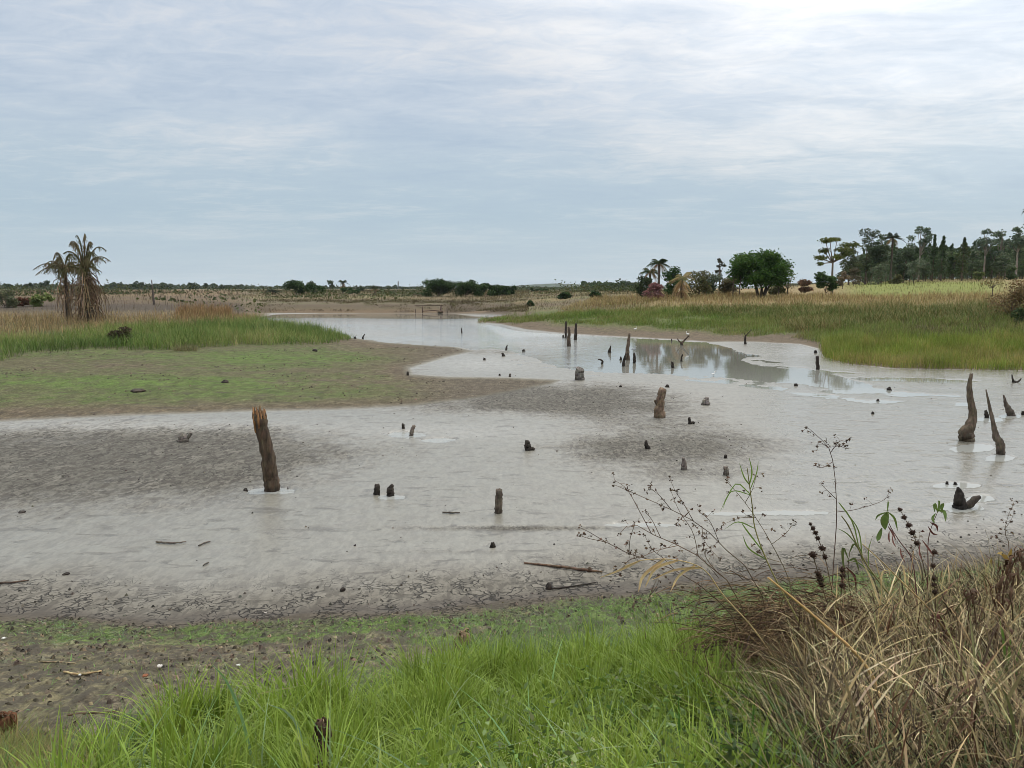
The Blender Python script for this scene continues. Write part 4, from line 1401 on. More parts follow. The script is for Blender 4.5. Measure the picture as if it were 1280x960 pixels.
def shaggy_palm(label, u, d, vtop, Lpx, nf, up, skirt_n, skirt_len, skirt_w, low, tr, seed, green):
    b = place(u, d)
    px = F / (d * CP)
    H = height_at(u, vtop, d, b[2])
    L = Lpx / px
    ch = H - L * up * .75
    rng = np.random.default_rng(seed)
    root = empty('shaggy_palm', b, label, 'palm', 'shaggy palms on the left bank')
    trunk_mesh(root, [([(0, 0, -.3), (.05, 0, ch * .5), (0, 0, ch)], [tr * 1.3, tr, tr])], srgb(72, 62, 52))
    mb = MB()
    for k in range(nf):
        az = k * 2.399 + rng.random() * .6
        t = np.linspace(0, 1, 12)
        e = rng.random()
        LL = L * (.7 + .45 * rng.random())
        hor = LL * (.22 + .5 * (1 - e)) * (t + .35 * t ** 2)
        ver = LL * ((.35 + up * e * 1.1) * 1.5 * t - (.55 + .75 * e + .3 * rng.random()) * t ** 2.3)
        P = np.stack([math.cos(az) * hor, math.sin(az) * hor, ch + ver], 1)
        V, Q = tube(P, np.linspace(.06, .03, 12), 5)
        c0 = lerp(green, srgb(124, 108, 80), rng.random() * .8)
        mb.add(V, Q, jitter(c0 * .8, len(V), .2, rng))
        # leaflets hang down from the rachis
        m = 34
        kk = .15 + .85 * rng.random(m)
        base = np.stack([np.interp(kk, t, P[:, i]) for i in range(3)], 1)
        out = rng.normal(size=(m, 3)) * np.array([.35, .35, .1])
        ll = LL * (.14 + .16 * rng.random(m)) * np.sin(PI * np.clip(kk * .8 + .15, 0, 1))
        q = np.linspace(0, 1, 4)[None, :, None]
        pth = base[:, None, :] + out[:, None, :] * ll[:, None, None] * q - np.array([0, 0, 1.0]) * ll[:, None, None] * (.35 * q + .6 * q ** 2)
        ribbons(mb, pth, .055, jitter(c0, m, .3, rng), rng)
    mb.build('crown', M_LEAF, root)
    mb = MB()
    n = skirt_n
    z0 = ch * (low + (1.06 - low) * rng.random(n) ** .7)
    az = rng.random(n) * 2 * PI
    LL = skirt_len * (.4 + .8 * rng.random(n))
    LL = np.minimum(LL, z0 * 1.15 + .3)
    wd = skirt_w * (.3 + .95 * rng.random(n)) * (1.05 - .4 * z0 / ch)
    q = np.linspace(0, 1, 7)[None, :]
    hor = wd[:, None] * np.sin(np.minimum(q * 1.9, PI / 2 + q * .2))
    ver = LL[:, None] * (.22 * np.sin(q * PI * .8) - .95 * q ** 1.5)
    pth = np.stack([np.cos(az)[:, None] * hor, np.sin(az)[:, None] * hor, z0[:, None] + ver], -1)
    pth += np.cumsum(rng.normal(size=pth.shape) * .11, 1)
    pth[:, :, 2] = np.maximum(pth[:, :, 2], .1)
    cs = np.asarray([srgb(128, 106, 80), srgb(100, 82, 64), srgb(150, 128, 98), srgb(80, 68, 54), srgb(116, 100, 82)])
    ribbons(mb, pth, .075, jitter(cs[rng.integers(0, 5, n)], n, .25, rng), rng)
    mb.build('dead_fronds', M_DRY, root)


shaggy_palm('shaggy palm with drooping grey-green fronds, left of two on the left bank', 83, PB[1], 317, 44, 22, .75, 60, 3.0, .7, .3, .13, 3, srgb(94, 94, 66))
shaggy_palm('taller shaggy palm in a skirt of dead brown fronds on the left bank', 109, PB[1] - 2, 303, 42, 24, 1.25, 270, 3.0, 1.45, .2, .17, 8, srgb(88, 88, 58))

# ---- bushes and a pole on the left bank
bush('low grey-green bush at the left border beyond the reeds', 6, None, 365, 16, 385, srgb(82, 88, 66), srgb(112, 116, 86), seed=21, n=1500)
bush('rounded reddish-brown bush beyond the left reeds', 30, None, 371, 9, 383, srgb(88, 62, 50), srgb(122, 88, 70), seed=22, n=1200)
bush('light green bush left of the shaggy palms', 52, None, 368, 14, 383, srgb(92, 106, 58), srgb(130, 142, 84), seed=23, n=1600)
bush('dark dead bush in the grass in front of the shaggy palms', 150, None, 410, 14, 432, srgb(52, 44, 36), srgb(92, 80, 62), seed=24, n=1800, leaf=.16)
stump('bare thin dead pole standing in the dry field right of the shaggy palms', [(192.5, 381), (191, 366), (189.5, 350)], [2.4, 1.8, 1.0], srgb(86, 76, 68), 'dead_pole', seed=61, cat='pole', group='', sink=.3)

# ---- centre-right group
palm('taller green palm of two at the left end of the copse beyond the water', 823, None, 324, 373, 14, 22, srgb(66, 80, 52), ndead=8, seed=31, group='palms of the copse beyond the water', tr=.16)
palm('shorter green palm left of the taller one in the copse beyond the water', 812, None, 335, 373, 13, 20, srgb(74, 86, 58), ndead=8, seed=32, group='palms of the copse beyond the water', tr=.14)
bush('grey-green bush under the two palms of the copse', 804, None, 343, 13, 374, srgb(58, 68, 48), srgb(86, 96, 66), seed=33, n=1500)
broadleaf('dense dark green tree right of the two palms of the copse', 840, None, 332, 15, 373, .02, srgb(42, 66, 34), srgb(76, 104, 50), 2400, seed=34)
bush('pink-tinged bush at the foot of the copse', 818, None, 353, 12, 375, srgb(118, 84, 82), srgb(152, 112, 106), seed=35, n=1500)
palm('squat palm with pale straw fronds in the copse', 852, None, 341, 375, 15, 10, srgb(140, 128, 92), srgb(178, 152, 112), 45, .2, 0, .6, seed=36, up=.7, hang=.6)
bush('olive bush right of the pale straw palm', 874, None, 336, 18, 372, OLIVE1, OLIVE2, seed=37, n=2000)
bush('low grey-green bush between the olive bush and the thin open tree', 890, None, 343, 15, 371, srgb(66, 76, 56), srgb(98, 106, 80), seed=38, n=1700)
broadleaf('thin open tree with sparse dark tufts behind the copse', 899, 118, 321, 8, None, .45, srgb(58, 58, 48), srgb(88, 88, 70), 420, nb=8, seed=39, gap=.5, wob=.3)
bush('brownish bush left of the big round tree', 912, None, 342, 17, 370, srgb(82, 80, 58), srgb(116, 110, 80), seed=40, n=1800)
b = hit(950, 372)
px = F / b[1]
H = height_at(946, 312, b[1], b[2])
w_ = 40 / px
root = empty('round_tree', b, 'big round dense green tree with many stems beyond the water', 'tree')
rr = np.random.default_rng(41)
bl = []
for k in range(80):
    a, e = rr.random() * 2 * PI, rr.random()
    zc = H * (0.3 + 0.58 * e)
    rad_ = w_ * 0.84 * math.sqrt(max(0.04, 1 - ((zc / H - .5) / .52) ** 2)) * math.sqrt(.12 + .88 * rr.random())
    s_ = w_ * (.2 + .1 * rr.random())
    bl.append((math.cos(a) * rad_ - 4 / px, math.sin(a) * rad_, zc, s_ * 1.2, s_ * 1.2, s_ * .75))
leafy(root, 'crown', bl, 21000, .27, srgb(40, 64, 28), srgb(82, 112, 46), 41, .2, .3)
segs = []
for k in range(9):
    a = rr.random() * 2 * PI
    x0 = (rr.random() - .4) * 1.4
    segs.append(([(x0 * .5, math.sin(a) * .4, -.3), (x0 + math.cos(a) * .3, math.sin(a) * .6, H * .25), (math.cos(a) * w_ * .5, math.sin(a) * w_ * .5, H * .58)], [.13, .1, .05]))
for x0 in (-2.6, -3.4, 2.2):
    segs.append(([(x0, 0, -.2), (x0 + .1, .1, H * .2), (x0 * .95, .2, H * .45)], [.07, .06, .04]))
trunk_mesh(root, segs, srgb(84, 74, 64))
broadleaf('nearly bare grey twiggy shrub at the right side of the big round tree', 984, None, 330, 11, 371, .15, srgb(112, 108, 88), srgb(142, 136, 112), 620, leaf=.16, seed=42, gap=.5, name='twiggy_shrub', cat='shrub', nl=12)
bush('low olive bush under the right edge of the big round tree', 970, None, 354, 10, 371, OLIVE1, OLIVE2, seed=43, n=1200)
bush('rusty brown rounded bush between the big round tree and the tiered tree', 1006, 112, 350, 9, None, srgb(104, 82, 66), srgb(134, 108, 84), seed=44, n=1200)

# ---- tiered tree and shrub at the left end of the plantation
b = place(1040, 108)
px = F / b[1]
root = empty('tiered_tree', b, 'tall tree with flat tiered crown at the left end of the plantation', 'tree')
bl = []
for (uu, vv, ww, hh) in [(1036, 300, 13, 3.4), (1048, 299, 5, 3), (1030, 302, 6, 3), (1034, 313, 9, 4), (1028, 322, 9, 4), (1052, 312, 11, 4), (1065, 306, 13, 4), (1074, 305, 8, 4), (1054, 318, 9, 4), (1044, 322, 8, 4), (1024, 330, 5, 3)]:
    c = pt(uu, vv, b[1]) - b
    bl.append((c[0], (np.random.default_rng(int(uu)).random() - .5) * 2, c[2], ww / px, ww / px, hh / px))
leafy(root, 'crown', bl, 3000, .26, srgb(66, 78, 40), srgb(108, 112, 58), 51, .36, .2)
T = pt(1041, 328, b[1]) - b
segs = [([(0, 0, -.3), (T[0] * .8, 0, T[2] * .5), tuple(T)], [.2, .16, .12])]
for q in bl:
    segs.append(([tuple(T), ((T[0] + q[0]) / 2, q[1] / 2, T[2] * .6 + q[2] * .4), q[:3]], [.1, .07, .03]))
trunk_mesh(root, segs, srgb(104, 92, 78))
bush('dense green shrub in front of the tiered tree', 1032, None, 330, 13, 371, srgb(46, 66, 36), srgb(80, 104, 54), seed=52, n=2400)

# ---- plantation


def conifer_mesh(parent, H, w, c1, c2, n, seed, leaf=.3, irr=.35, bare=.1):
    rng = np.random.default_rng(seed)
    t = rng.random(n) ** 0.8
    z = H * (bare + (1 - bare) * t)
    whorl = 0.75 + 0.25 * np.sin(z * 2 * PI / (H * .09) + seed)
    lump = 0.45 + 1.1 * vnoise(np.full(n, seed * 1.7), z * 1.1, 7)
    a = rng.random(n) * 2 * PI
    br = np.floor(a / (2 * PI) * 7)
    lump2 = 0.35 + 1.1 * vnoise(br * 3.1 + seed, z * .9, 8)
    r = w * (1 - t) ** .75 * whorl * lump * lump2 * np.sqrt(rng.random(n) * .8 + .2) + .05
    P = np.stack([np.cos(a) * r, np.sin(a) * r, z - r * .15], 1)
    m = rng.random((n, 1)) * .6 + .4 * vnoise(br * 2.0, z * 1.3, 9)[:, None]
    C = jitter(np.asarray(c1) * (1 - m) + np.asarray(c2) * m, n, .2, rng)
    V, Q, CC = leaves(P, leaf * (.6 + .8 * rng.random(n)), C, rng, .45, droop=.3)
    return MB().add(V, Q, CC).build('crown', M_LEAF, parent)


def copy_tree(root, loc, scale, label, group=None, rz=0.0):
    r = root.copy()
    COL.objects.link(r)
    r.location = [float(c) for c in loc]
    r.scale = scale
    r.rotation_euler = (0, 0, rz)
    r['label'] = label
    if group:
        r['group'] = group
    for ch in root.children:
        c = ch.copy()
        COL.objects.link(c)
        c.parent = r
    return r


G_PINE = 'dark pines packed in the plantation'
L_PINE = 'dark pine packed among its like in the plantation on the right skyline'
protos = []
for s_ in range(4):
    root = empty('pine_tree', (0, 0, 0), L_PINE, 'tree', G_PINE)
    conifer_mesh(root, 10, 2.6 + .5 * s_, srgb(56, 72, 46), srgb(92, 108, 70), 1300, s_ + 3, .42)
    trunk_mesh(root, [([(0, 0, -.5), (0, 0, 5), (0, 0, 9.6)], [.17, .12, .03])], srgb(92, 80, 70))
    protos.append(root)
rr = np.random.default_rng(77)
used_p = [False] * 4
spots = []
for row, (d0, vt) in enumerate([(176, 322), (186, 318), (198, 314), (212, 311), (226, 308)]):
    for u in np.arange(1072 + 4 * row, 1330, 13):
        spots.append((u + (rr.random() - .5) * 8, d0 + (rr.random() - .5) * 8, vt + (rr.random() - .5) * 17 - 6 * sstep(1100, 1280, u)))
for k, (u, d, vt) in enumerate(spots):
    b = place(u, d)
    H = height_at(u, vt, d, b[2])
    s_ = k % 4
    sc = (H / 10 * (.8 + .4 * rr.random()),) * 2 + (H / 10,)
    if not used_p[s_]:
        used_p[s_] = True
        protos[s_].location = b
        protos[s_].scale = sc
    else:
        copy_tree(protos[s_], b, sc, L_PINE, G_PINE, rr.random() * 6)


L_RT = 'rounded grey-green tree among the dark pines of the plantation'
G_RT = 'rounded trees among the pines'
rt = []
for k in range(3):
    bl = blobs_in(2.6, 1.6, 10, 16 + 2 * k, 200 + k, .9, .6, .34)
    root = empty('rounded_tree', (0, 0, 0), L_RT, 'tree', G_RT)
    leafy(root, 'crown', bl, 2600, .42, [srgb(72, 88, 58), srgb(62, 80, 48), srgb(84, 98, 70)][k], [srgb(110, 122, 88), srgb(98, 116, 70), srgb(124, 132, 102)][k], 200 + k, .42)
    trunk_mesh(root, limbs_to(bl, .17, 3.5, np.random.default_rng(k), 6), srgb(112, 102, 90))
    rt.append(root)
for k, (u, d, vt) in enumerate([(1072, 180, 318), (1088, 172, 322), (1106, 186, 310), (1118, 170, 324), (1136, 178, 316), (1156, 172, 322), (1172, 184, 312), (1190, 172, 322), (1208, 182, 314), (1218, 168, 324),
                                (1238, 178, 312), (1254, 168, 316), (1274, 178, 304), (1290, 168, 310), (1310, 174, 302), (1325, 168, 306)]):
    b = place(u, d)
    H = height_at(u, vt - 9 * rr.random(), d, b[2])
    sc = (H / 10 * (1.1 + .5 * rr.random()),) * 2 + (H / 10,)
    if k < 3:
        rt[k].location = b
        rt[k].scale = sc
    else:
        copy_tree(rt[k % 3], b, sc, L_RT, G_RT, rr.random() * 6)


def pine(label, u, d, vtop, hw, seed, c1=srgb(54, 70, 46), c2=srgb(88, 104, 68), n=1100, name='tall_pine'):
    b = place(u, d)
    H = height_at(u, vtop, d, b[2])
    root = empty(name, b, label, 'tree', G_FOREST)
    conifer_mesh(root, H, hw * d / F, c1, c2, n, seed, .42, bare=.15)
    trunk_mesh(root, [([(0, 0, -.5), (0, 0, H * .5), (0, 0, H * .96)], [.2, .14, .03])], srgb(100, 88, 76))


def euc(label, u, d, vtop, hw, seed, n=1100, h0=.42, gap=.5, c1=EUC1, c2=EUC2, nb=12):
    return broadleaf(label, u, d, vtop, hw, None, h0, c1, c2, n, .4, nb, 'eucalyptus_tree', 'tree', G_FOREST, seed, gap, .5, .3, .2, 8, None, srgb(132, 122, 110), .9)


broadleaf('broad dark tree rising left of the round-headed palm in the plantation', 1081, 168, 283, 17, None, .12, srgb(56, 66, 46), srgb(86, 96, 66), 3200, .4, 20, 'broad_tree', 'tree', G_FOREST, 61, .4, .75, .34)
broadleaf('dull green round-topped tree behind the tiered tree', 1060, 165, 306, 16, None, .05, srgb(62, 72, 48), srgb(92, 100, 64), 2400, .4, 18, 'broad_tree', 'tree', G_FOREST, 73, .35, .7, .36)
broadleaf('dark dense tree under the pale grey-green one in the plantation', 1097, 160, 304, 15, None, .05, srgb(50, 62, 44), srgb(80, 92, 62), 2400, .4, 18, 'broad_tree', 'tree', G_FOREST, 74, .35, .7, .36)
broadleaf('dull dense tree right of the palm with the small round head', 1128, 166, 308, 14, None, .05, srgb(56, 68, 48), srgb(84, 96, 68), 2200, .4, 18, 'broad_tree', 'tree', G_FOREST, 75, .35, .7, .36)
euc('pale grey-green tree just left of the round-headed palm in the plantation', 1101, 175, 289, 11, 62, 1100)
palm('palm with a small round dark head above the left part of the plantation', 1112, 160, 290, None, 11, 24, srgb(58, 62, 46), ndead=8, seed=63, group=G_FOREST, tr=.2, up=.8, droop=.6, crown_h=.6)
euc('open-crowned eucalyptus with two clumps, tallest in the middle of the plantation', 1147, 172, 280, 17, 64, 1700)
pine('slender pine with a needle-like top right of the open-crowned eucalyptus', 1164, 168, 293, 8, 65)
pine('broader pine close to the right of the slender needle-topped one', 1175, 166, 295, 11, 66)
pine('pine with yellowish lower boughs in the middle of the plantation', 1201, 164, 297, 12, 67, srgb(48, 58, 40), srgb(92, 100, 56))
euc('grey eucalyptus with a wide open crown, left of the last three tall trees', 1228, 172, 285, 15, 68, 1700)
euc('grey eucalyptus between the wide open one and the tallest at the right border', 1247, 174, 286, 13, 69, 1400)
euc('tallest eucalyptus close to the right border of the view', 1268, 160, 274, 15, 70, 1900)
euc('eucalyptus cut by the right border of the view', 1284, 166, 276, 14, 71, 1600)
palm('high palm head just entering at the right border above the eucalyptus', 1281, 96, 258, None, 11, 18, srgb(64, 68, 50), ndead=4, seed=72, tr=.17, crown_h=.35)
for k, (lab, u, d, vt, hw, c1, c2) in enumerate([
        ('pale brown understory bush at the left foot of the plantation', 1053, 130, 338, 8, srgb(104, 90, 70), srgb(134, 118, 92)),
        ('brown leafless-looking shrub under the broad dark plantation tree', 1066, 150, 334, 10, srgb(84, 76, 58), srgb(112, 104, 80)),
        ('grey-green bushy sapling below the pale grey-green plantation tree', 1098, 150, 330, 12, srgb(80, 90, 68), srgb(108, 116, 88)),
        ('grey-green bush under the open-crowned eucalyptus', 1141, 150, 318, 11, srgb(82, 94, 74), srgb(110, 120, 94)),
        ('yellow-green young tree at the foot of the plantation, right of its middle', 1222, 150, 339, 6, srgb(92, 104, 58), srgb(124, 132, 78)),
        ('green bush at the foot of the plantation near the right border', 1262, 150, 333, 8, srgb(58, 72, 44), srgb(86, 100, 58)),
        ('low olive bush at the foot of the plantation below the round-headed palm', 1120, 150, 343, 8, OLIVE1, OLIVE2)]):
    bush(lab, u, d, vt, hw, None, c1, c2, 1000, 'understory_bush', 'bushes at the foot of the plantation', 80 + k, .32)

# ---- small tree and dry bush on the right bank
broadleaf('small bare-branched tree with few leaves in the yellow-green field at right', 1240, None, 345, 16, 374, .45, srgb(92, 84, 52), srgb(128, 112, 68), 260, .14, 9, 'field_sapling', 'tree', None, 91, .45, .5, .25, nl=9)
bush('dry brown bush at the right border below the field', 1262, None, 354, 26, 400, srgb(104, 88, 62), srgb(140, 120, 84), n=2600, seed=92, leaf=.16, name='dry_bush')
bush('dark green bush at the right border in front of the dry brown one', 1275, None, 385, 12, 409, srgb(52, 66, 42), srgb(80, 94, 56), n=1300, seed=93, leaf=.14)

# ---- far shore: trees and bushes beyond the lake
G_FS = 'trees and bushes beyond the far shore'
DF = 215.0
for k, (lab, kind, u, d, vt, hw) in enumerate([
        ('dark green shrub mass, largest of the left clump beyond the far shore', 'b', 369, 205, 352, 18),
        ('dark green shrub joined to the right of the largest left clump beyond the far shore', 'b', 393, 206, 356, 15),
        ('small tree head above the left shrub clump beyond the far shore', 'e', 389, 230, 352, 6),
        ('open grey-green tree right of the left shrub clump beyond the far shore', 'e', 413, 235, 351, 6),
        ('round-headed palm, tallest on the far shore left of the mast', 'p', 429, 225, 349, 5),
        ('low dark bush at the foot of the round-headed palm beyond the far shore', 'b', 437, 215, 360, 15),
        ('light green tree between the two palms beyond the far shore', 'e', 450, 225, 357, 6),
        ('smaller palm halfway between the round-headed palm and the mast', 'p', 469, 220, 354, 6),
        ('shaggy small palm at the left end of the far shore trees', 'p', 341, 205, 358, 8),
        ('small round tree just left of the mast beyond the far shore', 'e', 487, 300, 358, 3),
        ('dense green thicket, first and tallest right of the pier', 'b', 548, 178, 350, 30),
        ('dense green thicket with a jagged top, second right of the pier', 'b', 582, 180, 352, 26),
        ('darker green thicket, third right of the pier', 'b', 610, 182, 355.5, 22),
        ('low dark green thicket, last of the row right of the pier', 'b', 634, 184, 358.5, 19),
        ('grey bare shrub at the left end of the guard rail', 's', 522, 190, 367, 7),
        ('small dark bush on the open slope between the thickets and the copse', 'b', 664, -383, 377, 5),
        ('olive hedge-like bush on the slope right of the last thicket', 'b', 678, 250, 360.5, 22),
        ('low green bush right of the olive hedge-like one on the far slope', 'b', 706, -373.5, 366.5, 9),
        ('dark bush at the foot of the distant wood left of the copse', 'b', 745, -372.5, 364, 8),
        ('dark palm-like stub tree below the smaller palm beyond the far shore', 's', 467, 190, 367, 4)]):
    if kind == 'b':
        bush(lab, u, d if d > 0 else None, vt, hw, -d if d < 0 else None, srgb(40, 58, 32), srgb(70, 90, 48), int(900 + hw * 130), 'distant_bush', G_FS, 120 + k, .42)
    elif kind == 's':
        bush(lab, u, d, vt, hw, None, srgb(104, 98, 84), srgb(132, 122, 104), 420, 'distant_bush', G_FS, 120 + k, .3, .5)
    elif kind == 'p':
        palm(lab, u, d, vt, None, hw * 1.3, 16, srgb(64, 70, 52), ndead=8, seed=120 + k, group=G_FS, tr=.22, name='distant_palm', crown_h=.55, skirt=.3)
    else:
        broadleaf(lab, u, d, vt, hw, None, .4, srgb(62, 74, 56), srgb(92, 102, 78), 420, .45, 8, 'distant_tree', 'tree', G_FS, 120 + k, .4)
# trees on the left skyline
G_SK = 'small trees on the left skyline'
for k, (lab, u, vt, hw) in enumerate([
        ('small round tree on the skyline just left of the shaggy palms', 57, 353, 6),
        ('small dark tree on the skyline left of the bare pole', 173, 354, 6),
        ('spreading dark tree on the skyline right of the bare pole', 241, 354, 6),
        ('thin small tree on the skyline right of the spreading dark tree', 257, 355.5, 2.5),
        ('low tree on the skyline at the left border', 10, 355.5, 5),
        ('small tree on the skyline between the left border and the shaggy palms', 37, 356, 5),
        ('small bushy tree on the skyline above the orange grass patch', 279, 358, 4)]):
    broadleaf(lab, u, 380 + 12 * k, vt - 1.5, hw * 1.35, None, .15, srgb(50, 62, 46), srgb(80, 92, 68), 700, .7, 8, 'skyline_tree', 'tree', G_SK, 160 + k, .35)


# ---- far woods that read as one mass (belts of leaf clumps at their real distance)
def belt(name, label, runs, c1, c2, leaf, seed, n):
    rng = np.random.default_rng(seed)
    P = []
    for (u0, u1, d, vtop, depth) in runs:
        m = int(n * (u1 - u0) / sum(q[1] - q[0] for q in runs))
        u = u0 + (u1 - u0) * rng.random(m)
        dd = d + depth * rng.random(m)
        prof_ = fbm(u * .13 + seed, u * 0 + seed, 4, 90) - .5
        prof_ += 0.8 * (vnoise(u * .45, u * 0 + 3.3 + seed, 91) - .5)
        x = (u - 640) / F * dd
        zg = ground_z(x, dd)
        if name == 'far_scrub':
            kp = fbm(x * .045, dd * .03, 3, 96) > .52
            u, dd, prof_, x, zg = u[kp], dd[kp], prof_[kp], x[kp], zg[kp]
            m = len(x)
        hh = np.maximum(CAMZ + (360 - (vtop - prof_ * 4.5)) / F * dd - zg, 1.5)
        if name == 'far_scrub':
            hh = .3 + 2.0 * np.clip(fbm(x * .16, dd * .12, 3, 98) - .36, 0, 1) * 3
        z = zg + hh * rng.random(m) ** .7
        P.append(np.stack([x, dd, z], 1))
    P = np.concatenate(P)
    tv = vnoise(P[:, 0] * .08, P[:, 1] * .05 + P[:, 2] * .15, 92)[:, None]
    C = jitter(c1 * (1 - tv) + c2 * tv, len(P), .2, rng)
    V, Q, CC = leaves(P, leaf * (.6 + .8 * rng.random(len(P))), C, rng, .7)
    o = MB().add(V, Q, CC).build(name, M_LEAF)
    return tag(o, label, 'wood', kind='stuff')


belt('left_treeline', 'low far wood along the left skyline beyond the dry field', [(-260, 330, 520, 356.6, 140), (135, 220, 430, 355.6, 60), (320, 530, 560, 358.6, 140)], srgb(54, 64, 50), srgb(84, 92, 72), 1.7, 4, 15000)
belt('far_scrub', 'low green scrub scattered over the far plain', [(-200, 330, 112, 366, 230), (330, 530, 150, 364.5, 160), (640, 800, 150, 367, 160)], srgb(50, 62, 38), srgb(88, 92, 58), .5, 8, 26000)
belt('distant_wood', 'flat-topped green wood on the skyline left of the copse', [(726, 802, 330, 353.8, 50)], srgb(46, 60, 42), srgb(72, 86, 60), .9, 5, 6000)
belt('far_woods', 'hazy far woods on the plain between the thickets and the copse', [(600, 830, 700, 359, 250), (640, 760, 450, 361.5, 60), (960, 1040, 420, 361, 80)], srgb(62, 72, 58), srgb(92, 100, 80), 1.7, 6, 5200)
belt('plantation_depth', 'dark mass of the plantation wood behind its front trees', [(1078, 1340, 228, 311, 60)], srgb(50, 64, 44), srgb(80, 94, 64), .9, 7, 15000)


# ---- far hills
def hills(name, label, d, prof_pts, col, seed):
    us = np.linspace(prof_pts[0][0], prof_pts[-1][0], 180)
    vs_ = np.interp(us, [p[0] for p in prof_pts], [p[1] for p in prof_pts])
    top = (360 - vs_) / F * d + CAMZ + (fbm(us * .08, us * 0 + seed, 5, 95) - .5) * d * .0016
    x = (us - 640) / F * d
    rows = []
    for f_, dy in ((0, -260), (.5, -120), (.85, -45), (1, 0), (.9, 60), (.4, 260), (0, 420)):
        rows.append(np.stack([x, np.full_like(x, d + dy), np.maximum(2.6 + (top - 2.6) * f_, 2.4)], 1))
    Vv = np.concatenate(rows)
    n = len(us)
    a = np.arange(len(rows) - 1)[:, None] * n
    c = np.arange(n - 1)[None, :]
    Q = np.stack([a + c, a + c + 1, a + n + c + 1, a + n + c], -1).reshape(-1, 4)
    o = np_mesh(name, Vv, Q, M_LEAF, jitter(col, len(Vv), .25), smooth=True)
    return tag(o, label, 'hills', kind='structure')


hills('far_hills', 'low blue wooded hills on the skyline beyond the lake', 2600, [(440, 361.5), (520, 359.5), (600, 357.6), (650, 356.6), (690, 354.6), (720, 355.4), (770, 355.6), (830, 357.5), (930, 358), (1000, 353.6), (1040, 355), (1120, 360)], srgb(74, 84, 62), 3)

# ---------------------------------------------------------------- pier, rail and mast on the far shore
b = hit(538, 391.6)
yp = b[1]
px = F / yp
pr = empty('jetty', (b[0], yp, 0), 'dark wooden jetty frame standing in the water at the far shore', 'jetty')
o3 = np.array([b[0], yp, 0])


def beam(p, q, r, name, parent, col, mat=None, origin=(0, 0, 0), sides=6):
    V, Q = tube([p, lerp(np.asarray(p), np.asarray(q), .5), q], [r, r, r], sides)
    return MB().add(V, Q, jitter(col, len(V), .2)).build(name, mat or M_STUMP, parent, origin)


jc = srgb(98, 82, 70)
for (u, vt, w) in ((528, 382.4, .1), (551, 382, .15), (559, 385.5, .08), (519.5, 386, .07)):
    p = pt(u, vt, yp)
    beam([p[0], yp, -.4], p, w, 'post', pr, jc, origin=o3)
beam(pt(505, 382.2, yp + 8), pt(553.5, 381.8, yp - .3), .075, 'beam', pr, jc, origin=o3)
beam(pt(528, 389, yp + .1), pt(548, 387.6, yp + .1), .06, 'brace', pr, jc, origin=o3)
beam(pt(547, 390, yp - .25), pt(554, 389.6, yp - .25), .2, 'block', pr, jc, origin=o3)
bR = place(553, 168)
rl = empty('guard_rail', bR, 'grey metal guard rail on the bank above the jetty', 'rail')
gc = srgb(132, 140, 138)
for v_ in (372.2, 374.4):
    beam(pt(535, v_ + .3, 168), pt(570, v_, 170), .07, 'rail', rl, gc, M_METAL, bR)
for u in (535, 544, 553, 562, 570):
    p = pt(u, 372.2, 168 + 2 * (u - 535) / 35)
    beam([p[0], p[1], p[2] - 1.1], p, .06, 'post', rl, gc, M_METAL, bR)
bM = place(498, 520)
mast = empty('lattice_mast', bM, 'thin mast on the skyline left of the jetty', 'mast')
Hm = height_at(498, 351.5, 520, bM[2])
for s_ in ((-.6, -.4), (.6, -.4), (0, .6)):
    beam([s_[0], s_[1], -.3], [s_[0] * .35, s_[1] * .35, Hm], .13, 'leg', mast, srgb(120, 122, 124), M_METAL)
mb = MB()
for k in range(9):
    z0, z1 = Hm * k / 9, Hm * (k + 1) / 9
    f0, f1 = 1 - .65 * k / 9, 1 - .65 * (k + 1) / 9
    V, Q = tube([(-.6 * f0, -.4 * f0, z0), (0, -.4 * (f0 + f1) / 2, (z0 + z1) / 2), (.6 * f1, -.4 * f1, z1)], [.07] * 3, 5)
    mb.add(V, Q, srgb(120, 122, 124))
mb.build('bracing', M_METAL, mast)
U, V, X, Y = GU, GV, GX, GY
# ---------------------------------------------------------------- reeds and grasses (nobody could count them)


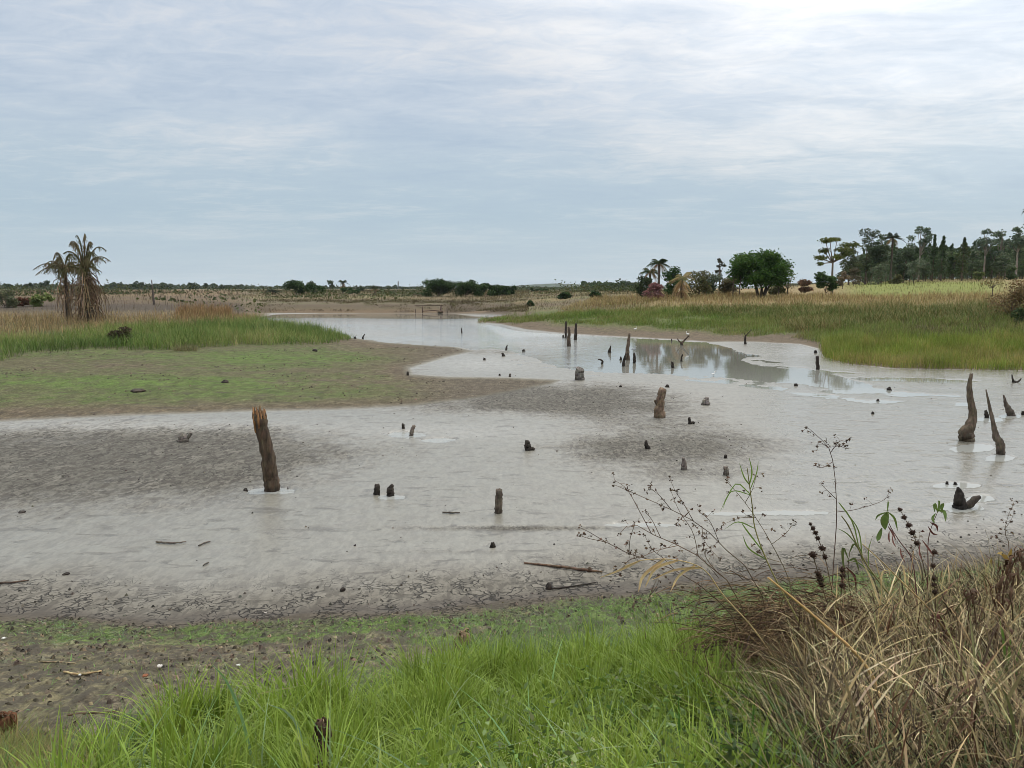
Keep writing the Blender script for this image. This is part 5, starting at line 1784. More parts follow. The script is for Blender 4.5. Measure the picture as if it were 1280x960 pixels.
def grass_patch(name, label, dens, n, hfun, w, cols, lean=(.05, .35), curl=(.1, .6), segs=3, mat=None, tip=None, cat='grass', rng=RNG, clump=None, az=None, wts=None):
    P, (i, j) = scatter(dens, n, rng)
    if clump:
        # gather blades into tussocks
        m = max(1, n // clump[0])
        k = rng.integers(0, m, n)
        cen = P[:m]
        rad_ = clump[1] * np.sqrt(rng.random(n)) * (0.5 + rng.random(m)[k])
        a = rng.random(n) * 2 * PI
        P = cen[k] + np.stack([np.cos(a) * rad_, np.sin(a) * rad_, 0 * a], 1)
        P[:, 2] = ground_z(P[:, 0], P[:, 1])
        ck = k
    else:
        ck = None
    h = hfun(P) * (0.55 + 0.6 * rng.random(n))
    if ck is not None:
        h *= (0.5 + 0.9 * rng.random(m))[ck]
    cols = np.asarray(cols)
    sel = vnoise(P[:, 0] * .6, P[:, 1] * .6, 33) * .35 + fbm(P[:, 0] * .13, P[:, 1] * .13, 2, 43) * .45 + rng.random(n) * .36 - .08
    if ck is not None:
        sel = sel * .5 + .5 * rng.random(m)[ck]
    ci = np.clip((sel * len(cols)).astype(int), 0, len(cols) - 1)
    C = jitter(cols[ci], n, .3, rng, .1)
    dist = np.hypot(P[:, 0], P[:, 1])
    W = np.maximum(w * (.6 + .8 * rng.random(n)), 0.00042 * dist)
    A = rng.random(n) * 2 * PI if az is None else az + (rng.random(n) - .5) * 3.4
    if ck is not None and az is None:
        A = np.where(rng.random(n) < .7, np.arctan2(P[:, 1] - cen[ck][:, 1], P[:, 0] - cen[ck][:, 0]), A)
    V, Q, CC = blades(P - [0, 0, .02], h, W, A, lean[0] + (lean[1] - lean[0]) * rng.random(n), curl[0] + (curl[1] - curl[0]) * rng.random(n) ** 1.5, C, segs, tip, rng)
    o = MB().add(V, Q, CC).build(name, mat or M_GRASS)
    return tag(o, label, cat, kind='stuff')


def band(poly, ky=2.5, soft=5.0, wobble=8.0):
    s = polysd(GU, GV, poly, ky) + (n1 - .5) * wobble * 2
    return sstep(-soft, soft, s) * (GY > 0.5)


# left bank reeds: green wall behind the flat, tip reaching into the lake
LR_ = band([(-300, 470), (0, 452), (40, 441), (130, 437), (220, 438), (300, 432), (400, 431), (438, 425), (438, 420), (400, 414), (345, 408), (320, 405), (150, 412), (0, 425), (-300, 430)], 2.5, 4, 6)
fr = lambda P: 0.3 + 0.75 * vnoise(P[:, 0] * .3, P[:, 1] * .3, 34) + .75 * vnoise(P[:, 0] * 1.1, P[:, 1] * 1.1, 39) ** 1.5
grass_patch('left_reeds', 'tall green reeds along the left bank, thinning to a tip in the lake', LR_, 34000, lambda P: fr(P) * np.interp(P[:, 0] / P[:, 1] * F + 640, [0, 150, 330, 400, 440], [.8, .8, 1.2, 1.0, .5]), .022,
            [srgb(66, 86, 42), srgb(86, 106, 52), srgb(106, 124, 62), srgb(130, 134, 80), srgb(154, 144, 98)], (.02, .45), (.05, .7), 3, M_REED)
DRYL = band([(-300, 440), (0, 424), (150, 414), (320, 407), (320, 397), (150, 397), (0, 398), (-300, 398)], 2.5, 4, 6)
grass_patch('left_dry_grass', 'tall straw-coloured dry grass behind the left reeds', DRYL, 15000, lambda P: .8 * fr(P), .024,
            [srgb(104, 106, 64), srgb(138, 118, 84), srgb(158, 138, 98), srgb(124, 104, 74), srgb(172, 150, 110), srgb(110, 112, 70)], (.02, .35), (.05, .5), 3, M_DRY)
ORG = band([(215, 400), (255, 402), (290, 400), (285, 392), (225, 392)], 2.5, 3, 3)
grass_patch('orange_dry_reeds', 'patch of orange-brown dry reeds at the back of the left bank', ORG, 2600, lambda P: 1.25 * fr(P), .03, [srgb(140, 112, 76), srgb(118, 92, 62), srgb(156, 130, 90), srgb(112, 104, 64)], (.02, .3), (.05, .4), 3, M_DRY)
FARL = landl * sstep(398, 394, V) * sstep(363, 366, V) * (U < 330) * (Y > 1)
grass_patch('far_left_field_grass', 'dry grass of the burnt and tan field on the left', FARL * sstep(.35, .6, n3 + .2), 16000, lambda P: .8 * fr(P), .03, [srgb(122, 102, 76), srgb(104, 86, 68), srgb(78, 66, 56), srgb(104, 102, 68), srgb(140, 120, 90)], (.02, .4), (.05, .5), 2, M_DRY)
FSG = far * sstep(379, 376, V) * sstep(362.5, 364, V)
grass_patch('far_shore_grass', 'dry grass on the slope beyond the far shore', FSG, 26000, lambda P: .6 * fr(P), .05, [srgb(112, 96, 70), srgb(98, 88, 62), srgb(84, 78, 56), srgb(102, 100, 66)], (.02, .4), (.05, .5), 2, M_DRY)
SHW = far * sstep(391, 389.5, GV) * sstep(374, 377, GV) * (GY > 1) * sstep(.4, .6, n1 * .5 + n3 * .5)
grass_patch('far_shore_weeds', 'low brown and olive weeds on the bank of the far shore', SHW, 14000, lambda P: .35 * fr(P), .05, [srgb(72, 66, 46), srgb(88, 88, 54), srgb(96, 82, 60), srgb(60, 54, 42), srgb(116, 102, 72)], (.05, .6), (.1, .6), 2, M_DRY)
PLN = (GU > 600) * (GU < 840) * (GV < 389) * (GV > 362) * (GY > 1) * (GY < 260)
grass_patch('plain_grass', 'dry brown and olive grass on the slope between lake and copse', PLN * 1.0, 20000, lambda P: .5 * fr(P), .04, [srgb(112, 98, 70), srgb(100, 94, 60), srgb(86, 76, 58), srgb(122, 102, 76)], (.02, .5), (.05, .5), 2, M_DRY)
# low turf on the flat
TUF = GREEN_L * sstep(.4, .6, n2) + .12 * landl * sstep(405, 412, V)
grass_patch('left_flat_turf', 'short sparse green turf on the drying left flat', TUF * (U > -260), 40000, lambda P: .07 + 0 * P[:, 0], .014, [srgb(70, 88, 42), srgb(84, 102, 50), srgb(96, 104, 62), srgb(110, 104, 76)], (.1, .7), (.1, .8), 2)
TUS = band([(215, 440), (246, 440), (243, 434), (220, 434)], 2.5, 2, 2)
grass_patch('low_tussock', 'low olive tussock at the upper edge of the left flat', TUS, 700, lambda P: .45 + 0 * P[:, 0], .02, [srgb(96, 100, 60), srgb(120, 114, 76)], (.1, .6), (.1, .7), 3)

# right bank
RG = band([(600, 401), (640, 403.5), (720, 405), (800, 410), (900, 418), (1000, 424), (1040, 434), (1120, 424), (1290, 424), (1290, 400), (1100, 400), (1000, 386), (860, 386), (720, 391), (640, 397)], 2.5, 4, 8)
grass_patch('right_bank_grass', 'dense green grass on the slope of the right bank', RG * sstep(.25, .5, n1), 44000, lambda P: .6 * fr(P), .022, [srgb(84, 106, 48), srgb(100, 120, 56), srgb(114, 126, 64), srgb(126, 124, 74), srgb(140, 126, 86)], (.02, .4), (.05, .5), 3, M_REED)
RR1 = band([(1022, 439), (1032, 449), (1062, 456), (1120, 461), (1280, 464), (1600, 470), (1600, 430), (1280, 428), (1150, 428), (1060, 427), (1030, 431)], 2.5, 3, 5)
grass_patch('right_reeds', 'belt of green and yellowing reeds at the right edge of the mud', RR1 * sstep(.2, .5, n2), 40000, lambda P: .85 * fr(P), .018, [srgb(92, 110, 46), srgb(110, 126, 54), srgb(128, 136, 64), srgb(146, 138, 80), srgb(162, 146, 96)], (.02, .3), (.05, .4), 3, M_REED)
RR2 = band([(1000, 420), (1130, 404), (1600, 400), (1600, 384), (1280, 385), (1060, 386), (960, 384), (860, 386), (860, 392), (960, 400)], 2.5, 4, 10)
grass_patch('right_weeds', 'tangle of olive and brown weeds above the right reeds', RR2, 30000, lambda P: .9 * fr(P), .03, [srgb(100, 106, 58), srgb(122, 118, 72), srgb(86, 98, 50), srgb(142, 128, 84), srgb(112, 98, 68)], (.05, .6), (.1, .7), 3, M_DRY)
RLW = band([(1085, 426), (1290, 430), (1600, 434), (1600, 396), (1280, 397), (1085, 402)], 2.5, 3, 6)
grass_patch('right_low_weeds', 'low olive and brown weeds behind the right reeds', RLW, 18000, lambda P: .45 * fr(P), .03, [srgb(86, 92, 50), srgb(104, 102, 60), srgb(96, 82, 60), srgb(78, 84, 46), srgb(120, 104, 74)], (.05, .6), (.1, .7), 3, M_DRY)
RDR = band([(690, 394), (800, 391), (900, 388), (1060, 390), (1600, 392), (1600, 374), (1280, 371), (1060, 371), (900, 369), (820, 371), (740, 375)], 2.5, 3, 8)
grass_patch('right_dry_grass', 'straw and rust coloured dry grass along the top of the right bank', RDR, 30000, lambda P: .75 * fr(P), .03, [srgb(116, 116, 66), srgb(148, 134, 90), srgb(164, 146, 104), srgb(126, 106, 70), srgb(132, 128, 76), srgb(150, 122, 84)], (.02, .4), (.05, .5), 3, M_DRY)
FLD = landr * sstep(1040, 1090, U) * sstep(374, 371, V) * (V > 346) * (Y < 240)
grass_patch('right_field_grass', 'yellow-green grass of the field before the plantation', FLD, 26000, lambda P: .5 * fr(P), .04, [srgb(78, 88, 38), srgb(92, 98, 46), srgb(112, 102, 62), srgb(72, 82, 40)], (.02, .4), (.05, .5), 2, M_GRASS)
FRI = landr * ((V < 374) & (V > 343)) * sstep(640, 700, U) * (np.abs(V - np.interp(U, [640, 900, 1057, 1137, 1280, 1400], [365, 368, 356, 350, 347, 346])) < 3.5)
grass_patch('right_skyline_grass', 'tall dry grass on the brow of the right field', FRI, 14000, lambda P: .9 * fr(P), .05, [srgb(140, 122, 82), srgb(156, 136, 96), srgb(122, 104, 72)], (.02, .3), (.05, .4), 2, M_DRY)

# near bank: creeping turf, clods and straw
NB = nearb * (Y > 1) * (V < 1050)
grass_patch('creeping_turf', 'creeping green and blue-green turf on the near bank', NEAR_G * (Y > 1) * (V < 900), 110000, lambda P: .05 + .05 * vnoise(P[:, 0] * 2, P[:, 1] * 2, 35), .010,
            [srgb(76, 102, 42), srgb(94, 122, 50), srgb(106, 132, 72), srgb(114, 134, 98), srgb(126, 124, 82)], (.3, .9), (.2, .9), 2)
grass_patch('dead_grass_bits', 'short dead grass and straw scattered over the near dirt', NB * sstep(12, 30, EDGE), 30000, lambda P: .055 + 0 * P[:, 0], .005, [srgb(140, 122, 92), srgb(116, 98, 76), srgb(94, 80, 64)], (.6, 1.0), (.1, .5), 2, M_DRY)


def lumps(name, label, dens, n, size, cols, mat):
    P, _ = scatter(dens, n)
    s_ = size[0] + (size[1] - size[0]) * RNG.random(n) ** 2.5
    a = RNG.random(n) * 2 * PI
    R = []
    for k in range(5):
        th_ = a + k * 2 * PI / 5
        rr_ = s_ * (.35 + .3 * RNG.random(n))
        R.append(P + np.stack([np.cos(th_) * rr_, np.sin(th_) * rr_, -.15 * s_], 1))
    for k in range(5):
        th_ = a + k * 2 * PI / 5 + .3
        rr_ = s_ * (.12 + .2 * RNG.random(n))
        R.append(P + np.stack([np.cos(th_) * rr_, np.sin(th_) * rr_, s_ * (.2 + .3 * RNG.random(n))], 1))
    V_ = np.stack(R, 1)
    q = [(k, (k + 1) % 5, 5 + (k + 1) % 5, 5 + k) for k in range(5)] + [(5, 6, 7, 8), (5, 8, 9, 5)]
    q = q[:6]
    Q_ = (np.arange(n)[:, None, None] * 10 + np.array(q)[None]).reshape(-1, 4)
    C_ = jitter(np.asarray(cols)[RNG.integers(0, len(cols), n)], n, .25)
    o = MB().add(V_.reshape(-1, 3), Q_, np.repeat(C_, 10, 0)).build(name, mat)
    return tag(o, label, 'soil', kind='stuff')


lumps('dirt_clods', 'crumbs and clods of dry earth on the near bank', NB * sstep(-4, 10, EDGE) * (V < 940), 34000, (.012, .075), [srgb(88, 80, 64), srgb(108, 98, 78), srgb(70, 63, 51), srgb(122, 112, 90)], M_STUMP)
lumps('mud_crumbs', 'dark crumbs of dried mud along the cracked rim and the dark patches', mudness * (sstep(-60, -8, EDGE) + .25 * np.clip(dark, 0, 1) + .03) * (V > 470), 16000, (.01, .06), [srgb(74, 68, 60), srgb(56, 51, 45), srgb(96, 90, 80)], M_STUMP)
lumps('flat_crumbs', 'small dark crumbs of soil on the left flat', landl * (V > 425) * (U > -200) * sstep(.5, .7, n1), 2200, (.02, .12), [srgb(74, 64, 53), srgb(98, 85, 70), srgb(60, 52, 44)], M_STUMP)

# near tall grass
px_dens = lambda pts: None
TG = [(60, 975), (110, 950), (175, 925), (240, 910), (330, 905), (400, 915), (470, 905), (520, 890), (560, 872), (620, 862), (700, 858), (760, 842), (840, 832), (900, 836), (960, 862), (1000, 900), (1000, 1120), (40, 1120)]
tg = band(TG, 1.0, 10, 22)
hgt = lambda P: 0.26 + 0.2 * vnoise(P[:, 0] * .9, P[:, 1] * .9, 36)
grass_patch('tall_green_grass', 'lush bright green long grass in tussocks along the front of the view', tg * (.35 + sstep(.35, .6, n1)), 31000, hgt, .0128,
            [srgb(58, 76, 21), srgb(80, 102, 28), srgb(102, 125, 36), srgb(120, 140, 45), srgb(138, 150, 70), srgb(150, 138, 90)], (.02, .38), (.03, .75), 6, tip=srgb(128, 148, 60), clump=(70, .075))  # lighter tip colour paints the lit ends of the blades
grass_patch('long_arching_grass', 'few long pale blades arching out of the near green grass', tg, 420, lambda P: .5 + 0 * P[:, 0], .010, [srgb(88, 118, 56), srgb(104, 130, 76), srgb(118, 136, 92), srgb(158, 144, 98)], (.1, .6), (.5, 1.1), 8)
grass_patch('short_mixed_grass', 'shorter mixed green and straw grass under the long grass', band([(-60, 990), (40, 940), (120, 915), (230, 890), (330, 880), (430, 880), (520, 852), (620, 815), (760, 800), (900, 795), (1300, 790), (1350, 1150), (-80, 1150)], 1.0, 12, 24), 30000, lambda P: .13 + .12 * vnoise(P[:, 0], P[:, 1], 37), .0055,
            [srgb(66, 90, 36), srgb(82, 106, 46), srgb(100, 116, 68), srgb(128, 122, 80), srgb(136, 116, 80)], (.1, .7), (.1, 1.0), 4)
grass_patch('border_grass', 'yellowish low grass at the lower left corner', band([(-80, 1010), (-40, 930), (60, 935), (120, 955), (120, 1100), (-80, 1100)], 1.0, 14, 20), 5000, lambda P: .2 + 0 * P[:, 0], .006, [srgb(92, 104, 44), srgb(118, 118, 62), srgb(136, 120, 78), srgb(80, 94, 40)], (.1, .7), (.1, .9), 4)
grass_patch('thin_green_stems', 'thin green seedling grass on the turf behind the long grass', band([(540, 850), (600, 790), (700, 778), (800, 770), (1000, 745), (1280, 720), (1280, 780), (900, 830), (700, 850)], 1.0, 14, 30), 4200, lambda P: .12 + .1 * vnoise(P[:, 0], P[:, 1], 38), .006, [srgb(84, 106, 50), srgb(100, 120, 68), srgb(112, 126, 84)], (.05, .5), (.1, .7), 4, clump=(14, .05))
# ---------------------------------------------------------------- near weeds and the dry thicket
RF = np.random.default_rng(99)
STRAW = [srgb(178, 162, 120), srgb(152, 136, 98), srgb(204, 188, 148), srgb(126, 110, 80), srgb(94, 80, 60), srgb(68, 58, 45), srgb(164, 146, 106)]


def strands(P, L, W, az, elev, sag, C, kink=.12, segs=7, rng=RF):
    """curved stalks as four-sided tubes: V, Q, C"""
    n = len(P)
    t = np.linspace(0, 1, segs + 1)
    d = np.stack([np.cos(az) * np.cos(elev), np.sin(az) * np.cos(elev), np.sin(elev)], 1)
    c = P[:, None, :] + d[:, None, :] * (L[:, None] * t)[:, :, None]
    c[:, :, 2] -= (L * sag)[:, None] * t ** 2
    wob_ = rng.normal(size=(n, 3, 3)) * (L * kink)[:, None, None] * .35
    for k in range(3):
        c += wob_[:, k][:, None, :] * (np.sin(t * PI * (k + .5 + .3)) ** 2 * t)[None, :, None] / (k + 1)
    s = np.cross(d, np.array([0, 0, 1.0]))
    s /= np.linalg.norm(s, axis=1)[:, None] + 1e-9
    q = np.cross(s, d)
    w_ = (W[:, None] * (1 - .75 * t)[None, :]) / 2
    ring = [c + s[:, None, :] * w_[:, :, None], c + q[:, None, :] * w_[:, :, None], c - s[:, None, :] * w_[:, :, None], c - q[:, None, :] * w_[:, :, None]]
    V = np.stack(ring, 2)          # n, segs+1, 4, 3
    base = np.arange(n)[:, None, None] * (4 * (segs + 1))
    i = np.arange(segs)[None, :, None] * 4
    k = np.arange(4)[None, None, :]
    k2 = (k + 1) % 4
    Q = np.stack([base + i + k, base + i + k2, base + i + 4 + k2, base + i + 4 + k], -1).reshape(-1, 4)
    return V.reshape(-1, 3), Q, np.repeat(np.asarray(C), 4 * (segs + 1), 0), c


def region_pts(poly, n, soft=14, wobble=20):
    return scatter(band(poly, 1.0, soft, wobble), n, RF)[0]


THK = [(985, 935), (950, 878), (1000, 842), (1060, 815), (1140, 800), (1220, 790), (1320, 780), (1420, 800), (1420, 1180), (1010, 1180)]


def thicket(name, label, n, poly, Lr, Wr, elr, azc, azs, sag, cols, mat=M_DRY, lift=0.0, kink=.14):
    P = region_pts(poly, n)
    L = Lr[0] + (Lr[1] - Lr[0]) * RF.random(n) ** 1.4
    W = Wr[0] + (Wr[1] - Wr[0]) * RF.random(n)
    el = elr[0] + (elr[1] - elr[0]) * RF.random(n)
    az = azc + RF.normal(size=n) * azs
    if lift > 0:
        P[:, 2] += lift * RF.random(n)
    cols = np.asarray(cols)
    C = jitter(cols[RF.integers(0, len(cols), n)], n, .25, RF, .07)
    V, Q, CC, c = strands(P, L, W, az, el, sag[0] + (sag[1] - sag[0]) * RF.random(n), C, kink)
    o = MB().add(V, Q, CC).build(name, mat)
    return tag(o, label, 'thicket', kind='stuff')


thicket('dry_thicket_stalks', 'tangled mass of dry straw stalks filling the lower right', 5200, THK, (.25, .85), (.002, .0058), (.15, 1.4), PI * .72, 1.1, (.0, .28), STRAW, kink=.09)
thicket('shade_toned_twigs', 'dead twigs in shade tones darkening the inside of the dry thicket', 3600, [(960, 900), (970, 855), (1060, 830), (1300, 800), (1420, 830), (1420, 1150), (1010, 1150)], (.2, .7), (.004, .010), (.1, 1.2), PI * .7, 1.3, (.1, .5), [srgb(58, 46, 36), srgb(78, 62, 48), srgb(44, 36, 29), srgb(70, 68, 46)], lift=.15)  # twig colours kept dark to paint the thicket's inner shade
# dead leaves of the thicket: curled straw ribbons
P = region_pts(THK, 10000)
P[:, 2] += .55 * RF.random(len(P)) ** 1.3 * np.clip(.5 + vnoise(P[:, 0] * 1.3, P[:, 1] * 1.3, 40), .5, 1.3)
cols = np.asarray(STRAW + [srgb(98, 72, 54), srgb(66, 52, 40), srgb(110, 106, 68)])
V_, Q_, C_ = blades(P, .10 + .2 * RF.random(len(P)), .004 + .007 * RF.random(len(P)), RF.random(len(P)) * 2 * PI, (.2 + .75 * RF.random(len(P))), .1 + .6 * RF.random(len(P)) ** 1.5, jitter(cols[RF.integers(0, len(cols), len(P))], len(P), .25, RF, .08), 5, None, RF)
tag(MB().add(V_, Q_, C_).build('dry_thicket_leaves', M_DRY), 'curled dead straw leaves caught in the dry thicket', 'thicket', kind='stuff')
# matted thatch under the stalks
P = region_pts([(975, 920), (945, 875), (1010, 838), (1080, 815), (1320, 785), (1420, 820), (1420, 1180), (1000, 1180)], 15000)
P[:, 2] += .42 * RF.random(len(P)) ** 1.2 * np.clip(.3 + 1.1 * vnoise(P[:, 0] * 1.6, P[:, 1] * 1.6, 44), .3, 1.3)
cols = np.asarray([srgb(84, 70, 52), srgb(60, 49, 38), srgb(108, 92, 68), srgb(46, 38, 30), srgb(132, 114, 82), srgb(74, 72, 46)])
V_, Q_, C_, c_ = strands(P, .08 + .22 * RF.random(len(P)), .0025 + .004 * RF.random(len(P)), PI * .7 + RF.normal(size=len(P)) * 1.4, -.2 + 1.1 * RF.random(len(P)), .3 * RF.random(len(P)), jitter(cols[RF.integers(0, 6, len(P))], len(P), .25, RF, .07), .1, 4)
tag(MB().add(V_, Q_, C_).build('thicket_thatch', M_DRY), 'matted brown thatch of broken stalks inside the dry thicket', 'thatch', kind='stuff')
# green blades growing through the thicket
P = region_pts(THK, 2000)
P[:, 2] += .25 * RF.random(len(P))
V_, Q_, C_ = blades(P, .18 + .28 * RF.random(len(P)), .005 + .006 * RF.random(len(P)), RF.random(len(P)) * 2 * PI, .1 + .5 * RF.random(len(P)), .1 + .9 * RF.random(len(P)), jitter(np.asarray([srgb(74, 96, 44), srgb(92, 112, 62), srgb(108, 122, 80)])[RF.integers(0, 3, len(P))], len(P), .25, RF, .08), 5, None, RF)
tag(MB().add(V_, Q_, C_).build('thicket_green_grass', M_GRASS), 'green grass blades growing through the dry thicket', 'grass', kind='stuff')
# fine straw fans: dead tussocks standing in the thicket
m_ = 70
cen = region_pts(THK, m_)
k = RF.integers(0, m_, 3400)
P = cen[k] + np.stack([RF.normal(size=3400) * .025, RF.normal(size=3400) * .025, 0 * k], 1)
azc_ = (PI * .5 + RF.normal(size=m_) * 1.2)[k]
L_ = (.35 + .4 * RF.random(m_))[k] * (.5 + .6 * RF.random(3400))
tone = np.asarray([srgb(188, 168, 124), srgb(150, 128, 88), srgb(204, 184, 140), srgb(122, 104, 74)])
C = jitter(tone[(RF.integers(0, 4, m_)[k] + (RF.random(3400) < .25)) % 4], 3400, .22, RF, .06)
V_, Q_, C_ = blades(P, L_, .003 + .004 * RF.random(3400), azc_ + RF.normal(size=3400) * .7, .05 + .5 * RF.random(3400), .1 + .9 * RF.random(3400) ** 2, C, 6, None, RF)
tag(MB().add(V_, Q_, C_).build('straw_tussocks', M_DRY), 'pale straw tussocks fanning out of the dry thicket', 'grass', kind='stuff')
# overhanging dark mass on the left side of the thicket
b0 = hit(1010, 880)
n = 2600
ctr = np.stack([b0[0] + RF.normal(size=n) * .28, b0[1] + RF.normal(size=n) * .22, b0[2] + .42 + RF.normal(size=n) * .13], 1)
az = PI + RF.normal(size=n) * .9
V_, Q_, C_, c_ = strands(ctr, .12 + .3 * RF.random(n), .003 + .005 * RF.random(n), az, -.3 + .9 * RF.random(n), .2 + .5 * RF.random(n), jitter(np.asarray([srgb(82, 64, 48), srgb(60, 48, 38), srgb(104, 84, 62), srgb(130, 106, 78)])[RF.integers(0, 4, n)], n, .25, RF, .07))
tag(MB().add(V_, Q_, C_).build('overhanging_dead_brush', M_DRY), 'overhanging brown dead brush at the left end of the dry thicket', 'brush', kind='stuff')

# low broadleaved weeds among the grass
P = region_pts([(560, 1000), (640, 935), (760, 905), (900, 890), (1000, 915), (1000, 1150), (540, 1150)], 4200, 14, 30)
k = RF.integers(0, 420, len(P))
cen = P[:420]
hh = RF.random(len(P))
P = cen[k] + np.stack([RF.normal(size=len(P)) * .04 * (1 + hh), RF.normal(size=len(P)) * .04 * (1 + hh), .04 + hh * (.12 + .2 * RF.random(420)[k])], 1)
V_, Q_, C_ = leaves(P, .02 + .035 * RF.random(len(P)), jitter(np.asarray([srgb(80, 104, 46), srgb(98, 122, 60), srgb(116, 136, 80), srgb(134, 146, 98), srgb(74, 94, 42)])[RF.integers(0, 5, len(P))], len(P), .2, RF), RF, .42, .8)
tag(MB().add(V_, Q_, C_).build('broadleaf_weeds', M_GRASS), 'low broad-leaved pale green weeds among the near grass', 'weeds', kind='stuff')
P = region_pts([(590, 1010), (680, 955), (760, 955), (760, 1100), (590, 1100)], 1200, 10, 20)
P[:, 2] += .08 + .1 * RF.random(len(P))
V_, Q_, C_ = leaves(P, .015 + .02 * RF.random(len(P)), jitter(srgb(196, 194, 140), len(P), .15, RF), RF, .7, .8)
tag(MB().add(V_, Q_, C_).build('pale_yellow_weed_leaves', M_GRASS), 'small pale yellow weed leaves at the bottom centre', 'weeds', kind='stuff')
# dark green weeds in the shade under the overhanging brush
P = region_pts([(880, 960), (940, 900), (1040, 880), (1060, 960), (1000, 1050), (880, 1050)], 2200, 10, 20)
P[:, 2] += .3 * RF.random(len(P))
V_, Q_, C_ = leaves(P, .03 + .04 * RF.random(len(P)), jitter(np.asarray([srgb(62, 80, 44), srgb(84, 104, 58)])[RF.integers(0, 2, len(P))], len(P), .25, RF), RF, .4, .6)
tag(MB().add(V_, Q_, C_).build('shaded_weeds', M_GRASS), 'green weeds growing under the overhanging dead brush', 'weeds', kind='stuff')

# ---------------------------------------------------------------- single plants in front


def plant_root(name, label, cat, u, v, group=None, d=None):
    b = hit(u, v) if d is None else place(u, d)
    return empty(name, b, label, cat, group), b


def px_path(pix, y0, y1, b):
    n = len(pix)
    return np.array([pt(u, v, lerp(y0, y1, i / (n - 1))) - b for i, (u, v) in enumerate(pix)])


def stem_mesh(paths, mat, parent, name='stem', sides=6, seed=0, smooth_n=18):
    mb = MB()
    for k, (p, r0, r1, c) in enumerate(paths):
        p = smooth_path(p, smooth_n) if len(p) > 2 else np.array([lerp(p[0], p[1], t) for t in np.linspace(0, 1, 6)])
        V, Q = tube(p, np.linspace(r0, r1, len(p)), sides, .08, seed + k)
        mb.add(V, Q, jitter(c, len(V), .2, RF, .06))
    return mb.build(name, mat, parent)


BR = srgb(112, 90, 72)
OLV = srgb(122, 118, 78)
G_TW = 'bare twiggy weeds before the mud'


def twiggy(label, pix, side, b_uv, r0=.0035, col=BR, seeds=True, seed=0, dy=.25, tuft=0):
    """a bare branched weed: main stem through pix (foot first), side shoots [(pix...)], tiny dark seed husks"""
    root, b = plant_root('twiggy_weed', label, 'weed', *b_uv, G_TW)
    y0 = b[1]
    main = px_path(pix, y0, y0 - dy, b)
    main[0] = [main[0, 0] * 0 + main[0, 0], 0, 0]
    paths = [(np.vstack([[0, 0, -.03], main]), r0, r0 * .35, col)]
    rng = np.random.default_rng(seed)
    husk = []
    full = smooth_path(main, 40)
    for s_ in side:
        p = px_path(s_, y0 - dy * .7, y0 - dy * (.5 + rng.random()), b)
        # start on the main stem
        k = np.argmin(np.abs(full[:, 2] - p[0, 2]) + np.abs(full[:, 0] - p[0, 0]))
        p[:, 1] += np.linspace(full[k, 1] - p[0, 1], 0, len(p))
        p[0] = full[k]
        paths.append((p, r0 * .6, r0 * .25, col))
        q = smooth_path(p, 14) if len(p) > 2 else np.array([lerp(p[0], p[1], t) for t in np.linspace(0, 1, 14)])
        for m in range(3, 14, 2):
            if rng.random() < .75:
                e = q[m] + (rng.random(3) - .3) * [.07 * (1 if rng.random() < .5 else -1), .05, .06]
                paths.append((np.array([q[m], (q[m] + e) / 2 + [0, 0, .004], e]), r0 * .28, r0 * .16, col))
                husk.append(e)
        husk.append(p[-1])
    for m in range(16, 39, 2):
        if rng.random() < .6:
            e = full[m] + (rng.random(3) - .4) * [.12 * (1 if rng.random() < .5 else -1), .08, .07]
            paths.append((np.array([full[m], (full[m] + e) / 2 + [0, 0, .006], e]), r0 * .35, r0 * .18, col))
            husk.append(e)
    husk.append(full[-1])
    mb = MB()
    for k, (p, q0, q1, c) in enumerate(paths):
        p = smooth_path(p, 12) if len(p) > 2 else np.array([lerp(p[0], p[1], t) for t in np.linspace(0, 1, 6)])
        V, Q = tube(p, np.linspace(q0, q1, len(p)), 5, .08, seed + k)
        mb.add(V, Q, jitter(c, len(V), .2, RF, .06))
    if seeds and husk:
        P = np.repeat(np.array(husk), 4, 0) + rng.normal(size=(4 * len(husk), 3)) * .006
        mb.add(*leaves(P, .012 + .012 * rng.random(len(P)), jitter(srgb(92, 74, 58), len(P), .3, rng), rng, .6))
    mb.build('branches', M_TWIG, root)
    return root, b


twiggy('tallest bare weed, straight thin stem with a bent tip above the mud', [(1038, 745), (1043, 690), (1046, 640), (1043, 590), (1037, 562), (1025, 548), (1008, 533)],
       [[(1038, 566), (1046, 558), (1060, 561)], [(1034, 560), (1024, 553), (1021, 563)], [(1045, 625), (1034, 612), (1026, 604)], [(1046, 648), (1075, 640), (1105, 628), (1112, 615)], [(1041, 580), (1030, 585), (1018, 582)], [(1038, 565), (1050, 552), (1058, 552)]], (1036, 830), .0042, srgb(104, 84, 74), seed=1)
twiggy('long bare weed leaning far left with side twigs over the mud', [(960, 800), (925, 750), (895, 715), (865, 690), (820, 670), (790, 655), (774, 668)],
       [[(880, 700), (868, 668), (850, 640), (838, 612)], [(850, 684), (820, 690), (795, 700)], [(830, 675), (815, 650), (806, 640)], [(905, 725), (885, 700), (878, 670)], [(815, 668), (800, 640), (784, 612), (768, 600)]], (985, 880), .004, seed=2)
twiggy('bare weed rising to the upper left with an arrow of twigs, below the tall stump', [(985, 790), (950, 735), (915, 695), (880, 660), (845, 640), (805, 622), (768, 606)],
       [[(868, 652), (855, 630), (845, 615), (838, 600)], [(840, 638), (825, 620), (812, 610)], [(905, 684), (890, 655), (875, 640)], [(880, 660), (882, 678), (900, 700)], [(860, 646), (862, 640), (845, 655)]], (1000, 880), .0038, srgb(104, 86, 70), seed=3)
